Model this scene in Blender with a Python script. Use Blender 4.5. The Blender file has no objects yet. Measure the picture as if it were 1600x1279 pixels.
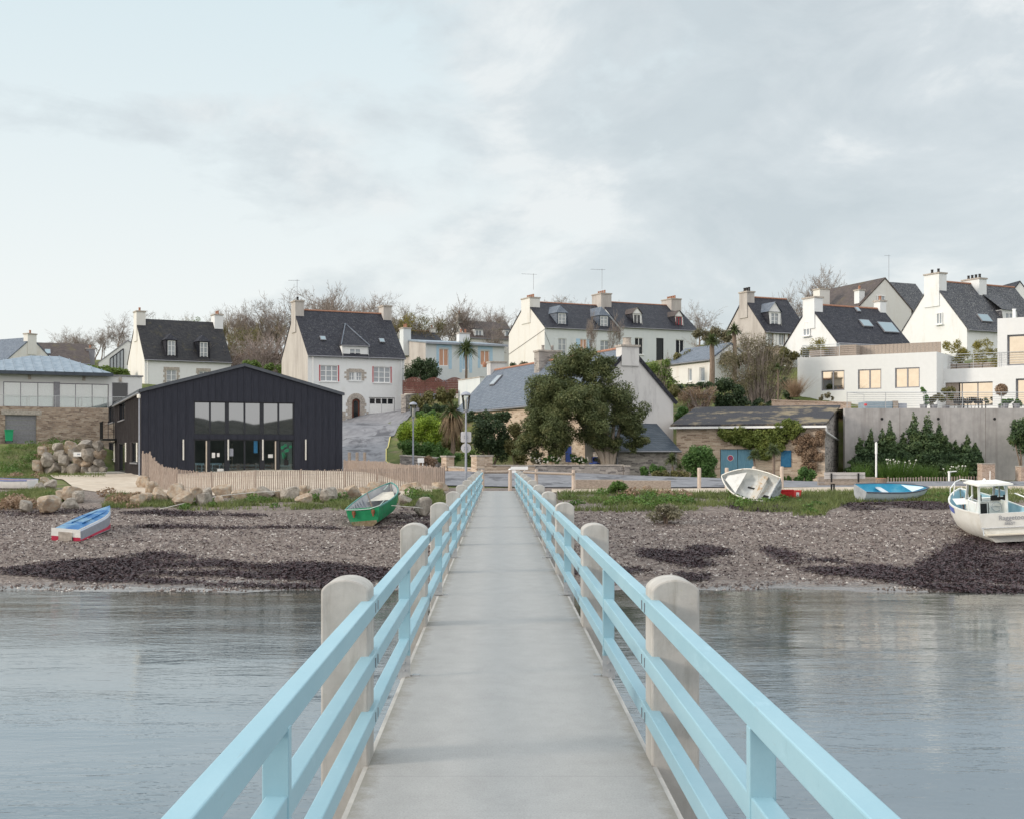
import bpy, bmesh, math, random
import numpy as np
from mathutils import Vector, Matrix, noise
rnd = random.Random(7)
scene = bpy.context.scene
COL = scene.collection
R = math.radians
F, VX, VY, CH = 2000.0, 777.0, 711.0, 1.75        # focal length and horizon in photo pixels, eye height over the deck

# ------------------------------------------------------------------ camera
cam_d = bpy.data.cameras.new('camera'); cam = bpy.data.objects.new('camera', cam_d); COL.objects.link(cam)
cam.location = (0, 0, CH); cam.rotation_euler = (R(90), 0, 0)
cam_d.sensor_width = 36; cam_d.lens = 36*F/1600
cam_d.shift_x = (800-VX)/1600; cam_d.shift_y = (VY-639.5)/1600
cam_d.clip_start = .1; cam_d.clip_end = 3000
scene.camera = cam

# ------------------------------------------------------------------ geometry helpers
def at(px, py, d):
    return Vector(((px-VX)/F*d, d, CH-(py-VY)/F*d))

class MB:
    def __init__(s): s.v = []; s.f = []
    def add(s, vs, fs):
        n = len(s.v); s.v += [tuple(p) for p in vs]; s.f += [tuple(n+i for i in f) for f in fs]
    def box(s, x0, x1, y0, y1, z0, z1):
        s.add([(x0,y0,z0),(x1,y0,z0),(x1,y1,z0),(x0,y1,z0),(x0,y0,z1),(x1,y0,z1),(x1,y1,z1),(x0,y1,z1)],
              [(0,3,2,1),(4,5,6,7),(0,1,5,4),(1,2,6,5),(2,3,7,6),(3,0,4,7)])
    def obox(s, c, ax, ay, az):                       # oriented box: centre and three half-vectors
        c = Vector(c); ax = Vector(ax); ay = Vector(ay); az = Vector(az); P = []
        for k in (-1,1):
            for i,j in ((-1,-1),(1,-1),(1,1),(-1,1)): P.append(c+ax*i+ay*j+az*k)
        s.add(P, [(0,3,2,1),(4,5,6,7),(0,1,5,4),(1,2,6,5),(2,3,7,6),(3,0,4,7)])
    def beam(s, a, b, w, h, up=(0,0,1)):
        a = Vector(a); b = Vector(b); d = b-a; L = d.length; d.normalize()
        sd = d.cross(Vector(up))
        if sd.length < 1e-6: sd = d.cross(Vector((1,0,0)))
        sd.normalize(); u = sd.cross(d)
        s.obox((a+b)/2, d*L/2, sd*w/2, u*h/2)
    def prism(s, poly, ax, lo, hi):                   # convex polygon (2d) extruded along an axis
        n = len(poly)
        def m(p, t): return {'x':(t,p[0],p[1]), 'y':(p[0],t,p[1]), 'z':(p[0],p[1],t)}[ax]
        s.add([m(p,lo) for p in poly]+[m(p,hi) for p in poly],
              [tuple(range(n)), tuple(range(2*n-1,n-1,-1))]+[(i,i+n,(i+1)%n+n,(i+1)%n) for i in range(n)])
    def tube(s, pts, rad, n=6, cap=True):
        pts = [Vector(p) for p in pts]
        if not isinstance(rad, (list,tuple)): rad = [rad]*len(pts)
        base = len(s.v); ref = Vector((0,0,1))
        for i,p in enumerate(pts):
            d = (pts[min(i+1,len(pts)-1)]-pts[max(i-1,0)])
            if d.length < 1e-9: d = Vector((0,0,1))
            d.normalize()
            a = d.cross(ref if abs(d.dot(ref)) < .95 else Vector((1,0,0))); a.normalize(); b = d.cross(a)
            for k in range(n):
                t = 2*math.pi*k/n; s.v.append(tuple(p+(a*math.cos(t)+b*math.sin(t))*rad[i]))
        for i in range(len(pts)-1):
            for k in range(n):
                s.f.append((base+i*n+k, base+i*n+(k+1)%n, base+(i+1)*n+(k+1)%n, base+(i+1)*n+k))
        if cap:
            s.f.append(tuple(base+k for k in range(n))[::-1]); s.f.append(tuple(base+(len(pts)-1)*n+k for k in range(n)))
    def lathe(s, prof, c=(0,0,0), n=12):
        base = len(s.v)
        for r,z in prof:
            for k in range(n):
                t = 2*math.pi*k/n; s.v.append((c[0]+r*math.cos(t), c[1]+r*math.sin(t), c[2]+z))
        for i in range(len(prof)-1):
            for k in range(n):
                s.f.append((base+i*n+k, base+i*n+(k+1)%n, base+(i+1)*n+(k+1)%n, base+(i+1)*n+k))
        s.f.append(tuple(base+k for k in range(n))[::-1]); s.f.append(tuple(base+(len(prof)-1)*n+k for k in range(n)))
    def build(s, name, mat, parent=None, smooth=False, bevel=0, fix=True, weld=False):
        me = bpy.data.meshes.new(name); me.from_pydata(s.v, [], s.f)
        if fix:
            bm = bmesh.new(); bm.from_mesh(me)
            if weld: bmesh.ops.remove_doubles(bm, verts=bm.verts, dist=1e-4)
            bmesh.ops.recalc_face_normals(bm, faces=bm.faces)
            if bevel: bmesh.ops.bevel(bm, geom=bm.edges[:], offset=bevel, segments=2, affect='EDGES', profile=.5)
            bm.to_mesh(me); bm.free()
        me.materials.append(mat)
        if smooth: me.polygons.foreach_set('use_smooth', [True]*len(me.polygons))
        o = bpy.data.objects.new(name, me); COL.objects.link(o)
        if parent: o.parent = parent
        return o

def tag(o, label, cat, group=None):
    o['label'] = label; o['category'] = cat
    if group: o['group'] = group
    return o
def thing(name, label, cat, loc=(0,0,0), rz=0, group=None):
    o = bpy.data.objects.new(name, None); COL.objects.link(o); o.empty_display_size = .2
    o.location = loc; o.rotation_euler = (0,0,rz)
    return tag(o, label, cat, group)
def kind(o, k): o['kind'] = k; return o
def copy_tree(o, parent=None):
    c = o.copy(); COL.objects.link(c)
    if parent: c.parent = parent
    for ch in list(o.children): copy_tree(ch, c)
    return c
def fast_mesh(name, V, faces_n, mat, parent=None, smooth=False):   # V (n*k,3) array of separate k-gons
    k = faces_n; nf = len(V)//k
    me = bpy.data.meshes.new(name)
    me.vertices.add(len(V)); me.vertices.foreach_set('co', np.asarray(V, dtype=np.float32).ravel())
    me.loops.add(nf*k); me.loops.foreach_set('vertex_index', np.arange(nf*k, dtype=np.int32))
    me.polygons.add(nf); me.polygons.foreach_set('loop_start', np.arange(0, nf*k, k, dtype=np.int32))
    me.update(calc_edges=True); me.materials.append(mat)
    o = bpy.data.objects.new(name, me); COL.objects.link(o)
    if parent: o.parent = parent
    return o

# ------------------------------------------------------------------ materials
class NT:
    def __init__(s, name):
        s.m = bpy.data.materials.new(name); s.m.use_nodes = True; s.t = s.m.node_tree
        s.b = s.t.nodes['Principled BSDF']; s.out = s.t.nodes['Material Output']; s.tc = None
    def n(s, typ, **kw):
        x = s.t.nodes.new(typ)
        for k,v in kw.items():
            if k in x.inputs: x.inputs[k].default_value = v
            else: setattr(x, k, v)
        return x
    def l(s, a, b): s.t.links.new(a, b)
    def co(s, scale=(1,1,1), rot=(0,0,0)):
        if s.tc is None: s.tc = s.n('ShaderNodeTexCoord')
        mp = s.n('ShaderNodeMapping'); mp.inputs['Scale'].default_value = scale; mp.inputs['Rotation'].default_value = rot
        s.l(s.tc.outputs['Object'], mp.inputs['Vector']); return mp.outputs['Vector']
    def noise(s, scale, detail=5, vec=None, stretch=(1,1,1), rough=.6, dist=0):
        x = s.n('ShaderNodeTexNoise'); x.inputs['Scale'].default_value = scale; x.inputs['Detail'].default_value = detail
        x.inputs['Roughness'].default_value = rough; x.inputs['Distortion'].default_value = dist
        s.l(vec if vec else s.co(stretch), x.inputs['Vector']); return x.outputs['Fac']
    def ramp(s, fac, stops):
        x = s.n('ShaderNodeValToRGB'); cr = x.color_ramp
        while len(cr.elements) < len(stops): cr.elements.new(.5)
        for e,(p,c) in zip(cr.elements, stops): e.position = p; e.color = (*c,1) if len(c) == 3 else c
        s.l(fac, x.inputs['Fac']); return x.outputs['Color']
    def mix(s, a, b, fac, mode='MIX'):
        x = s.n('ShaderNodeMix'); x.data_type = 'RGBA'; x.blend_type = mode
        for sock,val in ((x.inputs[6],a),(x.inputs[7],b),(x.inputs[0],fac)):
            if isinstance(val, (int,float)): sock.default_value = val
            elif isinstance(val, tuple): sock.default_value = (*val,1)
            else: s.l(val, sock)
        return x.outputs[2]
    def math(s, op, a, b=0):
        x = s.n('ShaderNodeMath'); x.operation = op
        for i,val in enumerate((a,b)):
            if isinstance(val,(int,float)): x.inputs[i].default_value = val
            else: s.l(val, x.inputs[i])
        return x.outputs[0]
    def bump(s, h, strength=.4, dist=.05):
        x = s.n('ShaderNodeBump'); x.inputs['Strength'].default_value = strength; x.inputs['Distance'].default_value = dist
        s.l(h, x.inputs['Height']); s.l(x.outputs['Normal'], s.b.inputs['Normal']); return x
    def done(s, col=None, rough=.8, spec=.3, metal=0):
        if col is not None:
            if isinstance(col, tuple): s.b.inputs['Base Color'].default_value = (*col,1)
            else: s.l(col, s.b.inputs['Base Color'])
        if isinstance(rough,(int,float)): s.b.inputs['Roughness'].default_value = rough
        else: s.l(rough, s.b.inputs['Roughness'])
        s.b.inputs['Specular IOR Level'].default_value = spec; s.b.inputs['Metallic'].default_value = metal
        return s.m
    def xyz(s):
        v = s.co(); x = s.n('ShaderNodeSeparateXYZ'); s.l(v, x.inputs[0]); return x.outputs
    def comb(s, x=0, y=0, z=0):
        c = s.n('ShaderNodeCombineXYZ')
        for i,val in enumerate((x,y,z)):
            if isinstance(val,(int,float)): c.inputs[i].default_value = val
            else: s.l(val, c.inputs[i])
        return c.outputs[0]

def plain(name, c1, c2=None, scale=6, rough=.8, bump=0, bscale=30, stretch=(1,1,1), spec=.3, metal=0, dirt=None, dscale=1.2, dstretch=(1,1,1), dpos=(.5,.75), contrast=(.35,.65)):
    t = NT(name)
    col = t.ramp(t.noise(scale, 6, stretch=stretch), [(contrast[0],c1),(contrast[1],c2 or c1)])
    if dirt: col = t.mix(col, dirt, t.ramp(t.noise(dscale, 8, stretch=dstretch, rough=.7), [(dpos[0],(0,0,0)),(dpos[1],(1,1,1))]))
    if bump: t.bump(t.noise(bscale, 5, stretch=stretch), bump, .03)
    return t.done(col, rough, spec, metal)

def slate(name, c1, c2, lichen=None, lpos=(.58,.68), lscale=7, rough=.62, moss=None):
    t = NT(name); x,y,z = t.xyz()
    v = t.comb(t.math('ADD', x, y), z, 0)
    br = t.n('ShaderNodeTexBrick'); t.l(v, br.inputs['Vector'])
    br.inputs['Scale'].default_value = 1; br.inputs['Brick Width'].default_value = .26; br.inputs['Row Height'].default_value = .15
    br.inputs['Mortar Size'].default_value = .012; br.inputs['Color1'].default_value = (*c1,1); br.inputs['Color2'].default_value = (*c2,1)
    br.inputs['Mortar'].default_value = (c1[0]*.45,c1[1]*.45,c1[2]*.45,1); br.offset = .5
    col = t.mix(br.outputs['Color'], (.62,.62,.64), t.ramp(t.noise(1.1, 6), [(.3,(0,0,0)),(.8,(.35,.35,.35))]), 'MULTIPLY')
    if lichen: col = t.mix(col, lichen, t.ramp(t.noise(lscale, 8, rough=.75), [(lpos[0],(0,0,0)),(lpos[1],(.85,.85,.85))]))
    if moss: col = t.mix(col, moss, t.ramp(t.noise(.7, 7, rough=.7), [(.55,(0,0,0)),(.72,(.8,.8,.8))]))
    t.bump(br.outputs['Fac'], .35, -.02)
    return t.done(col, rough, .22)

def stone(name, cols, mortar, w=.42, h=.15, dirt=None, msize=.02):
    t = NT(name); x,y,z = t.xyz()
    nz = t.n('ShaderNodeTexNoise', Scale=1.7, Detail=3); t.l(t.co(), nz.inputs['Vector'])
    sx = t.n('ShaderNodeSeparateXYZ'); t.l(nz.outputs['Color'], sx.inputs[0])
    v = t.comb(t.math('ADD', t.math('ADD', x, y), t.math('MULTIPLY', sx.outputs[0], .5)), t.math('ADD', z, t.math('MULTIPLY', sx.outputs[1], .34)), 0)
    br = t.n('ShaderNodeTexBrick'); t.l(v, br.inputs['Vector']); br.inputs['Scale'].default_value = 1
    br.inputs['Brick Width'].default_value = w; br.inputs['Row Height'].default_value = h; br.inputs['Mortar Size'].default_value = msize
    br.inputs['Mortar Smooth'].default_value = .3; br.offset = .43; br.squash = 1.3; br.squash_frequency = 3
    br.inputs['Color1'].default_value = (0,0,0,1); br.inputs['Color2'].default_value = (1,1,1,1); br.inputs['Mortar'].default_value = (.5,.5,.5,1)
    n2 = t.noise(9, 6, stretch=(1,1,1.6)); n3 = t.noise(.9, 4)
    f = t.math('ADD', t.math('MULTIPLY', br.outputs['Color'], .55), t.math('MULTIPLY', n2, .5))
    k = len(cols); col = t.ramp(f, [(.18+.7*i/max(1,k-1), c) for i,c in enumerate(cols)])
    col = t.mix(col, mortar, t.math('MULTIPLY', br.outputs['Fac'], .85))
    if dirt: col = t.mix(col, dirt, t.ramp(n3, [(.52,(0,0,0)),(.75,(.7,.7,.7))]))
    t.bump(t.math('SUBTRACT', t.math('MULTIPLY', n2, .5), br.outputs['Fac']), .6, .04)
    return t.done(col, .9, .2)

def leafmat(name, c1, c2, c3=None, scale=1.5, trans=.25, fine=14):
    t = NT(name)
    a = t.noise(scale, 3); b = t.noise(fine, 2)
    f = t.math('ADD', t.math('MULTIPLY', a, .55), t.math('MULTIPLY', b, .45))
    col = t.ramp(f, [(.36,c1),(.52,c2),(.66,c3 or c2)])
    t.done(col, .55, .3)
    if trans:
        tr = t.n('ShaderNodeBsdfTranslucent'); mx = t.n('ShaderNodeMixShader'); mx.inputs[0].default_value = trans
        t.l(col, tr.inputs['Color']); t.l(t.b.outputs[0], mx.inputs[1]); t.l(tr.outputs[0], mx.inputs[2]); t.l(mx.outputs[0], t.out.inputs['Surface'])
    return t.m

def glassmat(name, col, rough=.04, spec=.5, warp=.0):
    t = NT(name)
    if warp: t.bump(t.noise(.8, 2), warp, .05)
    return t.done(col, rough, spec)

def seethrough(name, tint=(.9,.95,.95), refl=.12):
    t = NT(name); t.t.nodes.remove(t.b)
    tr = t.n('ShaderNodeBsdfTransparent'); tr.inputs['Color'].default_value = (*tint,1)
    gl = t.n('ShaderNodeBsdfGlossy'); gl.inputs['Roughness'].default_value = .02
    fr = t.n('ShaderNodeFresnel'); fr.inputs['IOR'].default_value = 1.5
    mx = t.n('ShaderNodeMixShader'); f = t.math('MAXIMUM', fr.outputs[0], refl)
    t.l(f, mx.inputs[0]); t.l(tr.outputs[0], mx.inputs[1]); t.l(gl.outputs[0], mx.inputs[2]); t.l(mx.outputs[0], t.out.inputs['Surface'])
    return t.m

M = {}
def white_render(name, c, dirt, amt=(.52,.78)):
    return plain(name, (c[0]*.96,c[1]*.96,c[2]*.96), c, 3, .9, .08, 60, spec=.15, dirt=dirt, dscale=.9, dstretch=(1,1,.22), dpos=amt)
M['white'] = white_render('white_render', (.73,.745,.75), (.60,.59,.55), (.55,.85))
M['cream'] = white_render('cream_render', (.70,.69,.66), (.58,.53,.46), (.52,.85))
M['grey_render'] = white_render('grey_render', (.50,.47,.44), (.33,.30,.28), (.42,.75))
M['stained'] = white_render('stained_render', (.66,.65,.64), (.30,.29,.30), (.5,.78))
M['modern_white'] = white_render('modern_render', (.68,.69,.69), (.70,.69,.66), (.55,.9))
M['bluegrey'] = white_render('bluegrey_render', (.63,.665,.675), (.52,.57,.60), (.5,.85))
M['slate_dark'] = slate('dark_slate', (.019,.020,.030), (.042,.043,.056), (.26,.26,.24), (.56,.69), 9)
M['slate_moss'] = slate('mossy_slate', (.022,.022,.027), (.044,.042,.044), (.20,.19,.15), (.60,.72), 7, moss=(.095,.082,.040))
M['slate_lichen'] = slate('lichen_slate', (.042,.045,.058), (.080,.082,.097), (.36,.36,.33), (.51,.65), 9)
M['slate_blue'] = slate('blue_slate', (.115,.140,.180), (.185,.210,.250), (.33,.33,.32), (.66,.76), 6, .5)
M['slate_teal'] = slate('teal_slate', (.050,.068,.090), (.085,.105,.130), (.20,.22,.20), (.66,.78), 6, .5)
M['slate_brown'] = slate('brown_slate', (.075,.058,.055), (.120,.095,.085), (.24,.20,.14), (.58,.72), 6, moss=(.13,.11,.045))
M['ridge'] = plain('terracotta', (.27,.125,.08), (.40,.22,.15), 12, .8)
M['granite'] = plain('granite', (.30,.27,.24), (.50,.45,.40), 7, .85, .3, 40)
M['stone_brown'] = stone('brown_stone', [(.16,.11,.085),(.32,.235,.18),(.46,.36,.28),(.52,.44,.37)], (.36,.31,.27), .38, .13, (.15,.13,.12))
M['stone_tan'] = stone('tan_stone', [(.22,.16,.12),(.42,.32,.24),(.56,.45,.35),(.62,.52,.42)], (.52,.43,.35), .5, .14)
M['stone_grey'] = stone('grey_stone', [(.11,.10,.10),(.24,.22,.21),(.38,.35,.32),(.48,.44,.41)], (.36,.33,.31), .4, .14, (.16,.15,.14))
M['white_paint'] = plain('white_paint', (.76,.77,.77), (.82,.82,.81), 8, .5, spec=.4)
M['red_paint'] = plain('red_paint', (.42,.03,.05), (.50,.05,.07), 8, .5)
M['blue_paint_door'] = plain('royal_blue_paint', (.03,.06,.25), (.045,.085,.32), 8, .55)
M['pale_blue_paint'] = plain('pale_blue_paint', (.36,.52,.66), (.42,.58,.70), 5, .6)
M['teal_paint'] = plain('teal_paint', (.135,.30,.42), (.19,.37,.48), 5, .6, .15, 40, stretch=(3,3,.5))
M['deepblue_paint'] = plain('deep_teal_paint', (.012,.105,.22), (.03,.15,.28), 5, .55)
M['dark_frame'] = plain('dark_frame_metal', (.018,.021,.028), (.026,.029,.037), 5, .45)
M['grey_metal'] = plain('grey_metal', (.20,.20,.22), (.26,.26,.28), 8, .45, metal=.3)
M['rail_metal'] = plain('galvanised_metal', (.42,.43,.44), (.55,.56,.57), 15, .4, metal=.6)
M['zinc'] = plain('zinc', (.20,.25,.30), (.30,.35,.40), .9, .5, metal=.25, stretch=(2.5,2.5,.6), dirt=(.15,.19,.23), dscale=1.1, dstretch=(3,3,.5))
M['glass_dark'] = glassmat('dark_glass', (.02,.023,.028), .04, .6)
M['glass_pale'] = glassmat('net_curtain_glass', (.30,.33,.36), .06, .6)
M['glass_mirror'] = plain('mirror_glass', (.60,.51,.40), (.66,.57,.45), 2, .03, metal=1)
t_ = NT('hall_glass'); t_.bump(t_.noise(.8,2), .10, .05); t_.done((.012,.013,.015), .4, .2)
g_ = t_.n('ShaderNodeBsdfGlossy'); g_.inputs['Roughness'].default_value = .015; g_.inputs['Color'].default_value = (.9,.93,.96,1)
x_ = t_.n('ShaderNodeMixShader'); x_.inputs[0].default_value = .27; t_.l(t_.b.outputs[0],x_.inputs[1]); t_.l(g_.outputs[0],x_.inputs[2]); t_.l(x_.outputs[0],t_.out.inputs['Surface']); M['glass_hall'] = t_.m
M['glass_clear'] = seethrough('clear_glass')
M['glass_curtain'] = seethrough('curtained_glass', (.95,.98,.98), .22)
M['glass_sky'] = glassmat('skylight_glass', (.20,.28,.32), .05, .9)
M['curtain'] = plain('curtain_fabric', (.80,.83,.80), (.90,.92,.90), 4, .9, stretch=(8,8,.2))
M['orange_curtain'] = plain('orange_curtain', (.50,.27,.18), (.62,.38,.28), 4, .9, stretch=(6,6,.3))
M['clad_front'] = plain('black_timber_cladding', (.015,.018,.030), (.028,.031,.046), 3, .6, .2, 25, stretch=(6,6,.4), spec=.3)
M['clad_side'] = plain('sunlit_timber_cladding', (.052,.045,.047), (.085,.076,.077), 3, .7, .2, 25, stretch=(6,6,.4), spec=.25)  # same boards as the front; sunlight on this side put into a lighter brown
M['clad_roof'] = plain('black_standing_seam', (.05,.056,.07), (.075,.085,.10), 3, .45, metal=.3)
M['paling'] = plain('chestnut_paling', (.24,.19,.16), (.44,.36,.31), 9, .85, .2, 40, stretch=(6,6,.5))
M['old_wood'] = plain('weathered_wood', (.22,.18,.15), (.40,.34,.29), 7, .85, .3, 30, stretch=(1,5,5))
M['post_wood'] = plain('pale_post_wood', (.44,.36,.30), (.58,.49,.42), 8, .85, .2, 30, stretch=(5,5,.6))
M['brown_fence'] = plain('brown_fence_wood', (.13,.055,.045), (.19,.085,.07), 6, .8, .2, 30)
M['concrete'] = plain('concrete', (.38,.362,.338), (.51,.49,.458), 3, .9, .15, 60, spec=.2, dirt=(.33,.31,.28), dscale=1.6, dstretch=(1,1,.35), dpos=(.55,.85))
t_ = NT('weathered_concrete'); oi = t_.n('ShaderNodeObjectInfo'); va = t_.n('ShaderNodeVectorMath'); va.operation = 'ADD'
sc_ = t_.math('MULTIPLY', oi.outputs['Random'], 37.0); t_.l(t_.co(), va.inputs[0]); t_.l(t_.comb(sc_,sc_,0), va.inputs[1]); vv = va.outputs[0]
def cn(scale, detail, st, rough=.65):
    mp_ = t_.n('ShaderNodeMapping'); mp_.inputs['Scale'].default_value = st; t_.l(vv, mp_.inputs['Vector']); return t_.noise(scale, detail, mp_.outputs[0], rough=rough)
c_ = t_.ramp(cn(5,8,(1,1,.8)), [(.3,(.37,.352,.328)),(.7,(.50,.48,.45))])
c_ = t_.mix(c_, (.25,.235,.20), t_.ramp(cn(5,7,(2.2,2.2,.22),.75), [(.50,(0,0,0)),(.74,(.65,.65,.65))]))
c_ = t_.mix(c_, (.42,.41,.30), t_.ramp(cn(13,6,(1,1,1),.8), [(.63,(0,0,0)),(.72,(.6,.6,.6))]))
c_ = t_.mix(c_, (.17,.165,.155), t_.ramp(cn(60,4,(1,1,1),.8), [(.64,(0,0,0)),(.74,(.6,.6,.6))]))
t_.bump(cn(45,5,(1,1,1)), .25, .01); M['post_concrete'] = t_.done(c_, .92, .2)
M['concrete_wall'] = plain('old_concrete_wall', (.37,.355,.35), (.47,.45,.44), 1.6, .92, .2, 20, spec=.15, dirt=(.25,.23,.22), dscale=.8, dstretch=(1.6,1,.14), dpos=(.50,.76))
M['brick'] = stone('brick', [(.26,.17,.12),(.42,.30,.23),(.52,.40,.32)], (.48,.40,.34), .22, .075)
M['black_metal'] = plain('black_metal', (.014,.014,.016), (.022,.022,.024), 10, .5)
M['black_rubber'] = plain('black_plastic', (.012,.012,.013), (.02,.02,.02), 10, .6)
M['green_plastic'] = plain('green_plastic', (.012,.30,.13), (.02,.35,.16), 5, .45)
M['red_plastic'] = plain('red_plastic', (.55,.03,.04), (.65,.05,.05), 5, .4)
M['lamp_white'] = plain('lamp_diffuser', (.74,.72,.66), (.78,.76,.70), 5, .5)
M['lamp_grey'] = plain('lamp_grey_paint', (.27,.29,.34), (.33,.35,.40), 6, .5)
M['sign_back'] = plain('sign_back_metal', (.50,.50,.52), (.60,.60,.62), 5, .5, metal=.2)
M['paper'] = plain('white_paper', (.70,.70,.68), (.78,.78,.76), 5, .9)
M['rope'] = plain('rope', (.55,.52,.47), (.68,.66,.62), 30, .9)
M['rust'] = plain('rusty_iron', (.20,.075,.04), (.30,.12,.07), 20, .9)
M['rock_tan'] = plain('tan_boulder', (.26,.19,.135), (.45,.37,.285), 1.7, .92, .9, 5, spec=.15, dirt=(.30,.29,.26), dscale=2.2, dpos=(.48,.70))
M['rock_grey'] = plain('grey_boulder', (.22,.195,.17), (.39,.355,.31), 2.2, .92, .9, 5, spec=.15, dirt=(.17,.15,.12), dscale=3, dpos=(.52,.72))
M['bark'] = plain('bark', (.16,.12,.09), (.27,.21,.17), 8, .95, .5, 20, stretch=(3,3,.6))
M['bark_pale'] = plain('pale_bark', (.26,.215,.175), (.36,.31,.26), 8, .95, .3, 20, stretch=(3,3,.6))
M['twig'] = plain('twigs', (.20,.165,.145), (.30,.255,.225), 2, .95)
M['twig_ivy'] = plain('ivy_twigs', (.15,.13,.07), (.25,.20,.13), 2, .95)
M['twig_red'] = plain('red_twigs', (.25,.20,.18), (.35,.29,.265), 2, .95)
# leaves
M['l_big'] = leafmat('evergreen_leaves', (0.060,0.081,0.035), (0.119,0.144,0.056), (0.219,0.206,0.088))
M['l_dark'] = leafmat('dark_leaves', (0.030,0.054,0.027), (0.057,0.090,0.042), (0.093,0.128,0.054))
M['l_mid'] = leafmat('mid_leaves', (0.049,0.105,0.031), (0.098,0.189,0.050), (0.154,0.238,0.070))
M['l_bright'] = leafmat('bright_leaves', (0.115,0.182,0.022), (0.257,0.365,0.038), (0.405,0.499,0.068))
M['l_yellow'] = leafmat('yellow_leaves', (.14,.13,.035), (.26,.23,.055), (.36,.31,.09))
M['l_olive'] = leafmat('olive_leaves', (0.091,0.095,0.035), (0.161,0.154,0.059), (0.238,0.210,0.091))
M['l_grey'] = leafmat('grey_leaves', (0.144,0.138,0.090), (0.240,0.222,0.150), (0.336,0.300,0.216))
M['l_dry'] = leafmat('dry_leaves', (0.192,0.126,0.084), (0.324,0.228,0.156), (0.432,0.324,0.228))
M['l_hedge'] = leafmat('hedge_leaves', (0.077,0.119,0.031), (0.154,0.224,0.056), (0.238,0.308,0.084))
M['l_column'] = leafmat('pittosporum_leaves', (.038,.075,.038), (.085,.135,.058), (.20,.24,.085), scale=.8)
M['l_ivy'] = leafmat('ivy_leaves', (.085,.115,.026), (.15,.19,.042), (.25,.265,.075))
M['l_palm'] = leafmat('palm_leaves', (.05,.075,.03), (.10,.13,.05), (.16,.18,.08))
M['l_palmdry'] = leafmat('dry_palm_leaves', (.13,.09,.055), (.24,.17,.10), (.34,.25,.15))
M['l_grass'] = leafmat('grass_blades', (.085,.115,.038), (.15,.185,.062), (.23,.25,.10), scale=.5, fine=5)
M['l_weed'] = leafmat('weed_leaves', (.05,.10,.025), (.10,.18,.035), (.16,.24,.06), scale=.8)
M['l_scrub'] = leafmat('scrub_leaves', (0.108,0.102,0.060), (0.180,0.162,0.096), (0.264,0.222,0.144), scale=.8)
M['seaweed'] = plain('seaweed', (.020,.014,.017), (.085,.052,.058), 6, .55, spec=.35)
M['flower'] = plain('white_flowers', (.62,.60,.55), (.75,.73,.68), 9, .8)

# ------------------------------------------------------------------ terrain
CTRL = [(-400,690,105),(0,692,105),(60,692,105),(130,690,103),(100,742,92),(30,748,80),(-120,740,85),(165,741,101),(240,742,100),
 (350,742,110),(450,738,112),(480,662,124),(560,661,122),(632,660,128),(640,742,90),(606,738,92),(580,722,97),(574,702,104),(578,682,112),
 (596,667,120),(650,655,130),(700,642,140),(640,722,95),(660,700,100),(690,690,104),(660,642,122),(690,618,125),(640,618,128),(700,592,136),
 (785,592,140),(860,600,150),(730,728,93),(850,728,95),(960,738,90),(760,640,112),(1057,752,88),(1320,755,82),(1150,640,100),(1250,640,100),(1060,640,106),
 (1400,640,95),(1600,640,95),(1400,752,84),(1600,752,84),(1900,752,84),(1900,640,95),(870,560,150),(1090,562,156),(1060,600,115),(1120,600,108),
 (1150,560,122),(1240,565,118),(1300,572,112),(1420,565,118),(1560,562,122),(200,600,139),(360,612,140),(300,655,125),(100,590,140),
 (200,568,190),(400,562,190),(600,552,190),(800,545,200),(1100,545,200),(1400,500,185),(1700,500,180),(-300,580,190),(2000,500,180),
 (1350,753,86),(1450,753,86),(1550,753,86),(1650,753,86),(0,750,70),(300,752,70),(700,752,70),(1100,752,70),(1500,752,70)]
CP = np.array([tuple(at(*c)) for c in CTRL])
PROF = [(-400,-6),(24,-3.6),(33,-2.38),(36.0,-2.05),(40,-1.74),(44.6,-1.40),(50.8,-.85),(56.2,-.45),(61.5,-.12),(66,0.0),(70,.05)]
PY = np.array([p[0] for p in PROF]); PZ = np.array([p[1] for p in PROF])
def Hn(x, y):                                          # ground height, arrays
    x = np.asarray(x, float); y = np.asarray(y, float)
    sh = np.interp(x, [-60,-16,-10,0,8,18,30,60],[.6,.6,-.3,0,.2,.1,-1.4,-2.0])
    shore = np.interp(y+sh*np.clip((70-y)/30,0,1), PY, PZ)
    w = 0; z = 0
    for c in CP:
        k = 1.0/(((x-c[0])**2+(y-c[1])**2)+4.0)**2
        w = w+k; z = z+k*c[2]
    z = z/w
    t = np.clip((y-66)/12, 0, 1); t = t*t*(3-2*t)
    return shore*(1-t)+z*t
def Hg(x, y): return float(Hn(np.array([x]), np.array([y]))[0])
def ghit(px, py):                                      # where the sight line through a photo pixel meets the ground
    ds = np.linspace(20, 230, 2101); xs = (px-VX)/F*ds; zs = CH-(py-VY)/F*ds
    g = Hn(xs, ds); i = int(np.argmax(zs <= g))
    if zs[i] > g[i]: i = len(ds)-1
    return Vector((xs[i], ds[i], g[i]))
def gx(px, d):                                         # the ground under a column of the photo at a distance
    x = (px-VX)/F*d; return Vector((x, d, Hg(x, d)))

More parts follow.
